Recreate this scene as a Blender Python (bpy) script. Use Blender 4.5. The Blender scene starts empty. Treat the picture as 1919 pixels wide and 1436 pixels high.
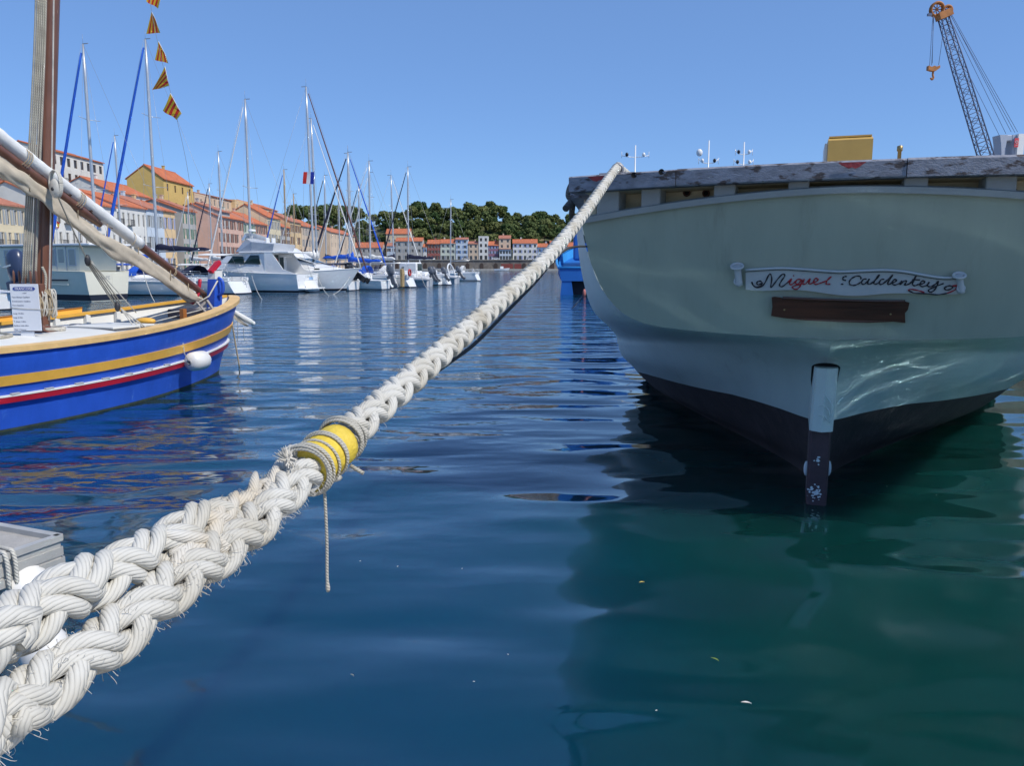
import bpy, math, random
import numpy as np
from mathutils import Matrix, Vector

random.seed(7)
RNG = np.random.default_rng(7)
S = bpy.context.scene
COL = S.collection

# ------------------------------------------------------------------ camera
CAM_H, FPX, PITCH = 2.2, 1480.0, math.radians(8.42)
PW, PH = 1919.0, 1436.0
cam_d = bpy.data.cameras.new('camera')
cam_d.sensor_fit = 'HORIZONTAL'
cam_d.sensor_width = 36.0
cam_d.lens = 36.0 * FPX / PW
cam_d.clip_start, cam_d.clip_end = 0.05, 6000.0
cam = bpy.data.objects.new('camera', cam_d)
cam.location = (0, 0, CAM_H)
cam.rotation_euler = (math.pi / 2 - PITCH, 0, 0)
COL.objects.link(cam)
S.camera = cam

# ------------------------------------------------------------------ sky and sun
SUN_AZ, SUN_EL = math.radians(-30.0), math.radians(49.0)       # azimuth from +X towards +Y
wd = bpy.data.worlds.new('World')
S.world = wd
wd.use_nodes = True
wn = wd.node_tree
wn.nodes.clear()
sky = wn.nodes.new('ShaderNodeTexSky')
sky.sky_type = 'NISHITA'
sky.sun_disc = False
sky.sun_elevation = SUN_EL
sky.sun_rotation = math.pi / 2 - SUN_AZ
sky.altitude = 1500
sky.air_density, sky.dust_density, sky.ozone_density = 1.0, 0.0, 10.0
bg = wn.nodes.new('ShaderNodeBackground')
bg.inputs['Strength'].default_value = 0.15
wo = wn.nodes.new('ShaderNodeOutputWorld')
even = wn.nodes.new('ShaderNodeMix')                             # an even clear blue over the whole dome softens the gradient
even.data_type = 'RGBA'
even.inputs[0].default_value = 0.45
even.inputs[7].default_value = (1.42, 2.6, 5.2, 1)
wn.links.new(sky.outputs[0], even.inputs[6])
wn.links.new(even.outputs[2], bg.inputs['Color'])
wn.links.new(bg.outputs[0], wo.inputs['Surface'])
sun_d = bpy.data.lights.new('sun', 'SUN')
sun_d.energy = 4.1
sun_d.angle = math.radians(0.53)
sun_d.color = (1.0, 0.955, 0.88)
sun = bpy.data.objects.new('sun', sun_d)
to_sun = Vector((math.cos(SUN_EL) * math.cos(SUN_AZ), math.cos(SUN_EL) * math.sin(SUN_AZ), math.sin(SUN_EL)))
sun.rotation_euler = to_sun.to_track_quat('Z', 'Y').to_euler()
sun.location = (60, -15, 60)
COL.objects.link(sun)
vs = S.view_settings
vs.view_transform, vs.look, vs.exposure, vs.gamma = 'Standard', 'None', 0.0, 1.0
vs.use_curve_mapping = False
cy = S.cycles
cy.max_bounces, cy.diffuse_bounces, cy.glossy_bounces = 7, 3, 4
cy.transmission_bounces, cy.transparent_max_bounces = 4, 8
cy.blur_glossy = 0.0
cy.caustics_reflective, cy.caustics_refractive = True, False
cy.sample_clamp_indirect = 0.0
cy.use_guiding, cy.use_surface_guiding, cy.use_volume_guiding = True, True, False   # finds the sun glints off the water that dance on the hull
cy.guiding_training_samples, cy.surface_guiding_probability = 128, 0.7
cy.use_denoising = True
cy.use_adaptive_sampling = False

# ------------------------------------------------------------------ helpers
CP, SP = math.cos(PITCH), math.sin(PITCH)
def ray(x, y):
    """direction of photo pixel x, y in the world"""
    a, b = (x - PW / 2) / FPX, (PH / 2 - y) / FPX
    return np.array([a, CP + b * SP, -SP + b * CP])
CAMP = np.array([0, 0, CAM_H])
def at_y(x, y, Y): r = ray(x, y); return CAMP + r * (Y / r[1])
def at_x(x, y, X): r = ray(x, y); return CAMP + r * (X / r[0])
def at_z(x, y, z=0.0): r = ray(x, y); return CAMP + r * ((z - CAM_H) / r[2])
def px_of(p):
    q = np.asarray(p, float) - CAMP
    d = q[1] * CP - q[2] * SP
    return (PW / 2 + FPX * q[0] / d, PH / 2 - FPX * (q[1] * SP + q[2] * CP) / d)

MATS = {}
def mat(name, col, rough=0.6, metal=0.0, var=0.0, vscale=3.0, bump=0.0, bscale=20.0, col2=None, c2scale=4.0,
        c2lo=0.5, c2hi=0.6, spec=0.5, coat=0.0, stretch=None, detail=4.0, alpha=1.0):
    """procedural material: colour with noisy value changes, optional patches of a second colour, fine relief"""
    if name in MATS: return MATS[name]
    m = bpy.data.materials.new(name)
    m.use_nodes = True
    nt = m.node_tree
    b = nt.nodes['Principled BSDF']
    b.inputs['Base Color'].default_value = (*col, 1)
    b.inputs['Roughness'].default_value = rough
    b.inputs['Metallic'].default_value = metal
    b.inputs['Specular IOR Level'].default_value = spec
    b.inputs['Coat Weight'].default_value = coat
    b.inputs['Alpha'].default_value = alpha
    L = nt.links
    vec = None
    if var or bump or col2:
        tc = nt.nodes.new('ShaderNodeTexCoord')
        vec = tc.outputs['Object']
        if stretch:
            mp = nt.nodes.new('ShaderNodeMapping')
            mp.inputs['Scale'].default_value = stretch
            L.new(vec, mp.inputs['Vector']); vec = mp.outputs[0]
    def noise(sc, det):
        n = nt.nodes.new('ShaderNodeTexNoise')
        n.inputs['Scale'].default_value = sc
        n.inputs['Detail'].default_value = det
        n.inputs['Roughness'].default_value = 0.62
        L.new(vec, n.inputs['Vector'])
        return n.outputs['Fac']
    out = None
    if var:
        n = noise(vscale, detail)
        r = nt.nodes.new('ShaderNodeMapRange')
        r.inputs[1].default_value, r.inputs[2].default_value = 0.3, 0.7
        r.inputs[3].default_value, r.inputs[4].default_value = 1 - var, 1 + var
        L.new(n, r.inputs[0])
        mx = nt.nodes.new('ShaderNodeVectorMath'); mx.operation = 'SCALE'
        mx.inputs[0].default_value = col
        L.new(r.outputs[0], mx.inputs['Scale'])
        out = mx.outputs[0]
    if col2:
        n = noise(c2scale, 6.0)
        r = nt.nodes.new('ShaderNodeMapRange'); r.interpolation_type = 'SMOOTHSTEP'
        r.inputs[1].default_value, r.inputs[2].default_value = c2lo, c2hi
        L.new(n, r.inputs[0])
        mx = nt.nodes.new('ShaderNodeMix'); mx.data_type = 'RGBA'
        L.new(r.outputs[0], mx.inputs[0])
        if out: L.new(out, mx.inputs[6])
        else: mx.inputs[6].default_value = (*col, 1)
        mx.inputs[7].default_value = (*col2, 1)
        out = mx.outputs[2]
    if out: L.new(out, b.inputs['Base Color'])
    if bump:
        n = noise(bscale, 5.0)
        bp = nt.nodes.new('ShaderNodeBump')
        bp.inputs['Strength'].default_value = bump
        bp.inputs['Distance'].default_value = 0.02
        L.new(n, bp.inputs['Height'])
        L.new(bp.outputs[0], b.inputs['Normal'])
    MATS[name] = m
    return m

def unit(v):
    v = np.asarray(v, float); return v / (np.linalg.norm(v) + 1e-12)
def crom(pts, n):
    """Catmull-Rom through points, n samples per span"""
    P = np.asarray(pts, float)
    P = np.vstack([2 * P[0] - P[1], P, 2 * P[-1] - P[-2]])
    out = []
    for i in range(1, len(P) - 2):
        for k in range(n):
            t = k / n
            a, b, c, d = P[i - 1], P[i], P[i + 1], P[i + 2]
            out.append(0.5 * (2 * b + (c - a) * t + (2 * a - 5 * b + 4 * c - d) * t * t + (3 * b - a - 3 * c + d) * t ** 3))
    out.append(P[-2])
    return np.array(out)
def resample(P, step=None, n=None):
    P = np.asarray(P, float)
    d = np.r_[0, np.cumsum(np.linalg.norm(np.diff(P, axis=0), axis=1))]
    if n is None: n = max(2, int(d[-1] / step) + 1)
    s = np.linspace(0, d[-1], n)
    return np.stack([np.interp(s, d, P[:, k]) for k in range(P.shape[1])], 1), s
def frames(P):
    P = np.asarray(P, float)
    T = np.gradient(P, axis=0); T /= np.linalg.norm(T, axis=1)[:, None] + 1e-12
    up = np.array([0, 0, 1.0]) if abs(T[0][2]) < 0.9 else np.array([1.0, 0, 0])
    N = np.zeros_like(P); N[0] = unit(np.cross(T[0], up))
    for i in range(1, len(P)):
        v = N[i - 1] - T[i] * np.dot(N[i - 1], T[i])
        N[i] = unit(v)
    return T, N, np.cross(T, N)

class MB:
    """collects shapes that become ONE mesh object"""
    def __init__(s): s.v, s.f, s.m, s.s, s.uv = [], [], [], [], {}
    def add(s, verts, faces, m=0, smooth=False):
        o = len(s.v); s.v.extend(tuple(map(float, p)) for p in verts)
        for f in faces:
            s.f.append(tuple(i + o for i in f)); s.m.append(m); s.s.append(smooth)
        return s
    def poly(s, pts, m=0): return s.add(pts, [tuple(range(len(pts)))], m)
    def box(s, c, d, m=0, R=None, bev=0.0):
        c = np.asarray(c, float); h = np.asarray(d, float) / 2
        if bev > 0:
            b = min(bev, *(h * 0.45))
            vs_, key = [], {}
            for sx in (-1, 1):
                for sy in (-1, 1):
                    for sz in (-1, 1):
                        for ax in range(3):
                            sg = np.array([sx, sy, sz]); q = sg * (h - b); q[ax] = sg[ax] * h[ax]
                            key[(sx, sy, sz, ax)] = len(vs_); vs_.append(q)
            fs = []
            for ax in range(3):
                a1, a2 = (ax + 1) % 3, (ax + 2) % 3
                for sg in (-1, 1):
                    idx = []
                    for p, q in ((-1, -1), (1, -1), (1, 1), (-1, 1)):
                        k = [0, 0, 0]; k[ax] = sg; k[a1] = p; k[a2] = q; idx.append(key[(*k, ax)])
                    fs.append(tuple(idx if sg > 0 else idx[::-1]))
            for ax in range(3):
                a1, a2 = (ax + 1) % 3, (ax + 2) % 3
                for p in (-1, 1):
                    for q in (-1, 1):
                        k0 = [0, 0, 0]; k0[ax] = -1; k0[a1] = p; k0[a2] = q
                        k1 = list(k0); k1[ax] = 1
                        f = (key[(*k0, a1)], key[(*k1, a1)], key[(*k1, a2)], key[(*k0, a2)])
                        fs.append(f if p * q < 0 else f[::-1])
            for sx in (-1, 1):
                for sy in (-1, 1):
                    for sz in (-1, 1):
                        f = tuple(key[(sx, sy, sz, a)] for a in range(3))
                        fs.append(f if sx * sy * sz > 0 else f[::-1])
            V = np.array(vs_)
        else:
            V = np.array([[x, y, z] for x in (-1, 1) for y in (-1, 1) for z in (-1, 1)]) * h
            fs = [(0, 1, 3, 2), (4, 6, 7, 5), (0, 4, 5, 1), (2, 3, 7, 6), (0, 2, 6, 4), (1, 5, 7, 3)]
        if R is not None: V = V @ np.asarray(R).T
        return s.add(V + c, fs, m)
    def beam(s, a, b, w, h=None, m=0, up=(0, 0, 1)):
        """box from a to b with cross section w (sideways) x h (towards up)"""
        a, b = np.asarray(a, float), np.asarray(b, float); h = h or w
        t = unit(b - a); n = np.cross(t, up)
        n = unit(n) if np.linalg.norm(n) > 1e-4 else unit(np.cross(t, (1, 0, 0)))
        return s.box((a + b) / 2, (np.linalg.norm(b - a), w, h), m, np.stack([t, n, np.cross(t, n)], 1))
    def tube(s, pts, r, n=8, m=0, caps=True, flat=1.0, uv=False, smooth=True):
        P = np.asarray(pts, float)
        if len(P) == 2: P = np.vstack([P[0], P[1]])
        T, N, B = frames(P)
        r = np.broadcast_to(np.asarray(r, float), (len(P),))
        a = np.linspace(0, 2 * math.pi, n, endpoint=False)
        V = (P[:, None] + r[:, None, None] * (np.cos(a)[None, :, None] * N[:, None] + flat * np.sin(a)[None, :, None] * B[:, None])).reshape(-1, 3)
        o = len(s.v)
        fs = [(i * n + k, i * n + (k + 1) % n, (i + 1) * n + (k + 1) % n, (i + 1) * n + k) for i in range(len(P) - 1) for k in range(n)]
        if uv:
            d = np.r_[0, np.cumsum(np.linalg.norm(np.diff(P, axis=0), axis=1))]
            f0 = len(s.f)
            for q in range(len(fs)):
                i, k = divmod(q, n)
                s.uv[f0 + q] = ((d[i], k / n), (d[i], (k + 1) / n), (d[i + 1], (k + 1) / n), (d[i + 1], k / n))
        s.add(V, fs, m, smooth)
        if caps:
            L = len(P) - 1
            s.f.append(tuple(o + k for k in range(n))[::-1]); s.m.append(m); s.s.append(False)
            s.f.append(tuple(o + L * n + k for k in range(n))); s.m.append(m); s.s.append(False)
        return s
    def grid(s, G, m=0, smooth=True, flip=False, close_j=False):
        G = np.asarray(G, float); a, b = G.shape[:2]
        fs = []
        for i in range(a - 1):
            for j in range(b if close_j else b - 1):
                f = (i * b + j, (i + 1) * b + j, (i + 1) * b + (j + 1) % b, i * b + (j + 1) % b)
                fs.append(f[::-1] if flip else f)
        return s.add(G.reshape(-1, 3), fs, m, smooth)
    def lathe(s, prof, n=16, o=(0, 0, 0), R=None, m=0, smooth=True):
        a = np.linspace(0, 2 * math.pi, n, endpoint=False)
        V = np.array([[r * math.cos(t), r * math.sin(t), z] for r, z in prof for t in a])
        if R is not None: V = V @ np.asarray(R).T
        fs = [(i * n + k, i * n + (k + 1) % n, (i + 1) * n + (k + 1) % n, (i + 1) * n + k) for i in range(len(prof) - 1) for k in range(n)]
        return s.add(V + np.asarray(o, float), fs, m, smooth)
    def ball(s, c, r, n=12, m=0):
        r = np.broadcast_to(np.asarray(r, float), (3,))
        pr = [(max(1e-4, math.sin(t)), -math.cos(t)) for t in np.linspace(0, math.pi, n // 2 + 2)]
        a = np.linspace(0, 2 * math.pi, n, endpoint=False)
        V = np.array([[q * math.cos(t), q * math.sin(t), z] for q, z in pr for t in a]) * r
        fs = [(i * n + k, i * n + (k + 1) % n, (i + 1) * n + (k + 1) % n, (i + 1) * n + k) for i in range(len(pr) - 1) for k in range(n)]
        return s.add(V + np.asarray(c, float), fs, m, True)
    def prism(s, poly, h, fn=None, m=0):
        """2D polygon (counter-clockwise) extruded by h along z, mapped by fn(x, y, z)"""
        n = len(poly)
        V = [(x, y, 0) for x, y in poly] + [(x, y, h) for x, y in poly]
        if fn: V = [fn(*p) for p in V]
        fs = [tuple(range(n))[::-1], tuple(range(n, 2 * n))] + [(i, (i + 1) % n, n + (i + 1) % n, n + i) for i in range(n)]
        return s.add(V, fs, m)
    def torus(s, c, R_, r, ax=(0, 0, 1), n=18, k=8, m=0):
        t = unit(ax); a = unit(np.cross(t, (1, 0, 0) if abs(t[0]) < .9 else (0, 1, 0))); b = np.cross(t, a)
        th = np.linspace(0, 2 * math.pi, n + 1)
        G = [[np.asarray(c) + (R_ + r * math.cos(p)) * (math.cos(q) * a + math.sin(q) * b) + r * math.sin(p) * t
              for p in np.linspace(0, 2 * math.pi, k, endpoint=False)] for q in th]
        return s.grid(G, m, True, close_j=True)
    def mesh(s, name, mats):
        me = bpy.data.meshes.new(name)
        me.from_pydata(s.v, [], s.f)
        for x in (mats if isinstance(mats, (list, tuple)) else [mats]): me.materials.append(x)
        me.polygons.foreach_set('material_index', s.m)
        me.polygons.foreach_set('use_smooth', s.s)
        if s.uv:
            u = me.uv_layers.new(name='UVMap').data
            for p in me.polygons:
                q = s.uv.get(p.index)
                if q:
                    for li, w in zip(p.loop_indices, q): u[li].uv = w
        me.update()
        return me
    def build(s, name, mats, parent=None, world=False):
        if world and parent is not None:
            l, rz = XF[parent.name]
            V = np.array(s.v) - np.array(l); c, q = math.cos(-rz), math.sin(-rz)
            s.v = [tuple(p) for p in np.stack([V[:, 0] * c - V[:, 1] * q, V[:, 0] * q + V[:, 1] * c, V[:, 2]], 1)]
        return link(name, s.mesh(name, mats), parent)
XF = {}
def link(name, me, parent=None, loc=None, rot=None, scale=None):
    o = bpy.data.objects.new(name, me); COL.objects.link(o)
    if parent is not None: o.parent = parent
    if loc is not None: o.location = tuple(map(float, loc))
    if rot is not None: o.rotation_euler = rot
    if scale is not None: o.scale = scale
    return o
def tag(o, label=None, cat=None, group=None, kind=None):
    for k, x in (('label', label), ('category', cat), ('group', group), ('kind', kind)):
        if x: o[k] = x
    return o
def thing(name, label, cat, loc=(0, 0, 0), rotz=0.0, group=None):
    o = link(name, None); o.location = tuple(map(float, loc)); o.rotation_euler = (0, 0, rotz)
    o.empty_display_size = 0.2
    XF[o.name] = (tuple(map(float, loc)), rotz)
    return tag(o, label, cat, group)
def clone(o, parent=None):
    c = o.copy(); COL.objects.link(c)
    if parent is not None: c.parent = parent
    for ch in list(o.children): clone(ch, c)
    return c
def text_mesh(txt, size, m, parent, name, M, thick=0.002, align='CENTER', shear=0.0):
    cu = bpy.data.curves.new(name, 'FONT'); cu.body = txt; cu.size = size; cu.extrude = thick
    cu.align_x = align; cu.shear = shear; cu.resolution_u = 2
    t = bpy.data.objects.new(name, cu)
    me = bpy.data.meshes.new_from_object(t); bpy.data.objects.remove(t); bpy.data.curves.remove(cu)
    me.materials.clear(); me.materials.append(m)
    me.transform(M)
    return link(name, me, parent)
# ================================================================== water
def water_material():
    m = bpy.data.materials.new('harbour_water'); m.use_nodes = True
    nt = m.node_tree; L = nt.links; b = nt.nodes['Principled BSDF']
    b.inputs['Base Color'].default_value = (0.003, 0.056, 0.053, 1)
    b.inputs['Roughness'].default_value = 0.055
    b.inputs['Subsurface Weight'].default_value = 1.0
    b.inputs['Subsurface Radius'].default_value = (3.0, 8.0, 7.0)
    b.inputs['Subsurface Scale'].default_value = 1.0
    b.inputs['Subsurface Anisotropy'].default_value = 0.75
    b.inputs['IOR'].default_value = 1.66
    b.inputs['Specular Tint'].default_value = (0.55, 0.80, 1, 1)
    tc = nt.nodes.new('ShaderNodeTexCoord')
    def math_(op, a, c=None):
        n = nt.nodes.new('ShaderNodeMath'); n.operation = op
        for i, x in enumerate((a, c)):
            if x is None: continue
            if isinstance(x, (int, float)): n.inputs[i].default_value = x
            else: L.new(x, n.inputs[i])
        return n.outputs[0]
    def layer(scale, sx, rot, det, amp, rough=0.5):
        mp = nt.nodes.new('ShaderNodeMapping')
        mp.inputs['Scale'].default_value = (sx, 1, 1); mp.inputs['Rotation'].default_value = (0, 0, rot)
        L.new(tc.outputs['Object'], mp.inputs['Vector'])
        n = nt.nodes.new('ShaderNodeTexNoise'); n.inputs['Scale'].default_value = scale
        n.inputs['Detail'].default_value = det; n.inputs['Roughness'].default_value = rough
        n.inputs['Distortion'].default_value = 0.3
        L.new(mp.outputs[0], n.inputs['Vector'])
        return math_('MULTIPLY', n.outputs['Fac'], amp)
    # wind reaches the open basin, the corner by the quay is calmer
    sx = nt.nodes.new('ShaderNodeSeparateXYZ'); L.new(tc.outputs['Object'], sx.inputs[0])
    br = nt.nodes.new('ShaderNodeMapRange'); br.interpolation_type = 'SMOOTHSTEP'
    br.inputs[1].default_value, br.inputs[2].default_value = 4.0, 26.0
    br.inputs[3].default_value, br.inputs[4].default_value = 0.12, 1.0
    L.new(sx.outputs['Y'], br.inputs[0])
    pat = layer(0.06, 0.5, 0.2, 2, 1.5)
    wind = math_('MULTIPLY', br.outputs[0], pat)
    # the corner between the schooner and the quays lies sheltered
    shl = nt.nodes.new('ShaderNodeMapRange'); shl.interpolation_type = 'SMOOTHSTEP'
    shl.inputs[1].default_value, shl.inputs[2].default_value, shl.inputs[3].default_value, shl.inputs[4].default_value = -0.5, 2.6, 1.0, 0.22
    L.new(sx.outputs['X'], shl.inputs[0])
    far = nt.nodes.new('ShaderNodeMapRange'); far.interpolation_type = 'SMOOTHSTEP'
    far.inputs[1].default_value, far.inputs[2].default_value = 10.0, 24.0
    L.new(sx.outputs['Y'], far.inputs[0])
    calm = math_('MAXIMUM', shl.outputs[0], far.outputs[0])
    swell = layer(1.02, 0.48, 0.10, 0.7, 0.152)
    mid = math_('MULTIPLY', layer(2.2, 0.42, -0.06, 1.5, 0.050), math_('MULTIPLY', math_('POWER', calm, 1.8), math_('POWER', br.outputs[0], 0.45)))
    rip = math_('MULTIPLY', math_('MULTIPLY', layer(5.5, 0.85, 0.15, 2.0, 0.027), wind), math_('POWER', calm, 2.4))
    # reflected-sky blue painted into the open water, green beside the schooner's reflection
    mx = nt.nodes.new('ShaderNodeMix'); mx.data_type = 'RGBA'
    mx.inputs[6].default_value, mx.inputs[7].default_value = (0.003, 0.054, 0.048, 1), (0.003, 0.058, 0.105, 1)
    sky_mix = nt.nodes.new('ShaderNodeMapRange'); sky_mix.interpolation_type = 'SMOOTHSTEP'
    sky_mix.inputs[1].default_value, sky_mix.inputs[2].default_value, sky_mix.inputs[3].default_value, sky_mix.inputs[4].default_value = -0.6, 2.0, 1.0, 0.0
    L.new(sx.outputs['X'], sky_mix.inputs[0])
    L.new(math_('MAXIMUM', sky_mix.outputs[0], far.outputs[0]), mx.inputs[0]); L.new(mx.outputs[2], b.inputs['Base Color'])
    h = math_('ADD', math_('ADD', swell, mid), rip)
    bp = nt.nodes.new('ShaderNodeBump'); bp.inputs['Strength'].default_value = 1.0
    bp.inputs['Distance'].default_value = 1.0
    L.new(h, bp.inputs['Height']); L.new(bp.outputs[0], b.inputs['Normal'])
    return m
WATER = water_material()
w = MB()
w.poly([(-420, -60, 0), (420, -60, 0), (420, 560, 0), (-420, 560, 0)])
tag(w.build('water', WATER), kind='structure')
w = MB(); w.poly([(-3000, -500, -1.0), (3000, -500, -1.0), (3000, 5000, -1.0), (-3000, 5000, -1.0)])
tag(w.build('ground', mat('far_ground', (0.12, 0.1, 0.06), 0.9, var=0.3, vscale=0.02)), kind='structure')

M_CONC = mat('quay_concrete', (0.40, 0.37, 0.32), 0.85, var=0.18, vscale=1.2, bump=0.4, bscale=9)
# quay the photograph is taken from, and the stone quay on the far side of the schooner
q = MB(); q.box((0, -18.5, -.7), (140, 40, 2.6)); tag(q.build('quay', M_CONC), kind='structure')
th_ = math.radians(19.5); f_, r_ = np.array([math.sin(th_), math.cos(th_), 0]), np.array([math.cos(th_), -math.sin(th_), 0])
a_ = np.array([2.84, 7.05, 0]) + r_ * 4.7
P4 = [a_ - f_ * 5.2, a_ - f_ * 5.2 + r_ * 260, a_ + f_ * 320 + r_ * 260, a_ + f_ * 320]
q = MB(); q.prism([(p[0], p[1]) for p in P4], 3.3, lambda x, y, z: (x, y, z - 2.0)); tag(q.build('stone_quay', mat('pale_quay_stone', (0.42, 0.37, 0.29), 0.9, var=.25, vscale=1.5, bump=.6, bscale=4)), kind='structure')
# ================================================================== materials of the town
M_CONC = mat('quay_concrete', (0.40, 0.37, 0.32), 0.85, var=0.18, vscale=1.2, bump=0.4, bscale=9)
M_STONE = mat('quay_stone', (0.15, 0.135, 0.12), 0.9, var=0.3, vscale=0.35, bump=0.5, bscale=1.5, col2=(0.24, 0.2, 0.16), c2scale=0.25, c2lo=.5, c2hi=.7)
M_ROOF = mat('terracotta_tiles', (0.50, 0.155, 0.07), 0.8, var=0.28, vscale=0.9, bump=0.6, bscale=6, stretch=(3, 0.5, 1), col2=(0.32, 0.11, 0.06), c2scale=0.3, c2lo=.55, c2hi=.75)
M_ROOF2 = mat('faded_terracotta_tiles', (0.42, 0.17, 0.11), 0.85, var=0.3, vscale=1.1, bump=0.6, bscale=6, stretch=(3, 0.5, 1))
M_GLASS = mat('window_glass', (0.03, 0.035, 0.04), 0.12)
M_FRAME = mat('white_window_frame', (0.6, 0.58, 0.54), 0.6)
M_DARKFR = mat('brown_window_frame', (0.16, 0.09, 0.06), 0.6)
def plaster(name, c, v=0.1): return mat('plaster_' + name, c, 0.9, var=v, vscale=0.35, bump=0.15, bscale=5, col2=tuple(x * 0.72 for x in c), c2scale=0.18, c2lo=.56, c2hi=.8)
P_WHITE = plaster('white', (0.68, 0.66, 0.61)); P_CREAM = plaster('cream', (0.66, 0.56, 0.38)); P_PINK = plaster('pink', (0.63, 0.40, 0.31))
P_YELL = plaster('yellow', (0.60, 0.42, 0.14)); P_GREY = plaster('grey', (0.42, 0.40, 0.37)); P_MAROON = plaster('maroon', (0.33, 0.11, 0.09))
P_BLUEW = plaster('pale_blue', (0.52, 0.58, 0.64)); P_PURP = plaster('purple', (0.30, 0.15, 0.20)); P_BEIGE = plaster('beige', (0.60, 0.46, 0.33))
P_GREENW = plaster('pale_green', (0.58, 0.61, 0.50)); P_APRI = plaster('apricot', (0.66, 0.47, 0.26))
SH_BLUE = mat('blue_shutter', (0.12, 0.22, 0.42), 0.6); SH_GREY = mat('grey_shutter', (0.33, 0.35, 0.36), 0.6)
SH_BROWN = mat('brown_shutter', (0.14, 0.06, 0.04), 0.6); SH_GREEN = mat('green_shutter', (0.10, 0.2, 0.14), 0.6); SH_LILAC = mat('lilac_shutter', (0.35, 0.38, 0.55), 0.6)
M_IRON = mat('black_iron', (0.03, 0.03, 0.035), 0.5)

_win, _sh, _bal, _door = {}, {}, {}, {}
def win_mesh(w_, h_, fm):
    k = (round(w_, 2), round(h_, 2), fm.name)
    if k not in _win:
        b = MB(); t = 0.07
        b.box((0, 0.03, h_ / 2), (w_, 0.02, h_), 1)
        b.box((-w_ / 2 + t / 2, 0, h_ / 2), (t, 0.06, h_), 0).box((w_ / 2 - t / 2, 0, h_ / 2), (t, 0.06, h_), 0)
        b.box((0, 0, h_ - t / 2), (w_ - 2 * t, 0.058, t), 0).box((0, 0, t / 2), (w_ - 2 * t, 0.058, t), 0)
        b.box((0, 0, h_ / 2), (t * .8, 0.05, h_ - 2 * t), 0)
        _win[k] = b.mesh('window', [fm, M_GLASS])
    return _win[k]
def sh_mesh(w_, h_, sm):
    k = (round(w_, 2), round(h_, 2), sm.name)
    if k not in _sh:
        b = MB(); b.box((0, 0, h_ / 2), (w_ / 2, 0.05, h_), 0)
        for q in range(1, int(h_ / 0.22)): b.box((0, -0.03, q * 0.22), (w_ / 2 - .1, 0.012, 0.14), 0)
        _sh[k] = b.mesh('shutter', sm)
    return _sh[k]
def bal_mesh(w_):
    k = round(w_, 2)
    if k not in _bal:
        b = MB(); b.box((0, -.32, 0), (w_, .64, .1), 0)
        b.box((0, -.62, .95), (w_, .04, .05), 0)
        for q in np.linspace(-w_ / 2 + .03, w_ / 2 - .03, 12): b.box((q, -.62, .49), (.025, .025, .88), 0)
        for sx_ in (-1, 1): b.box((sx_ * (w_ / 2 - .02), -.31, .95), (.04, .58, .045), 0)
        _bal[k] = b.mesh('balcony', M_IRON)
    return _bal[k]

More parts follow.
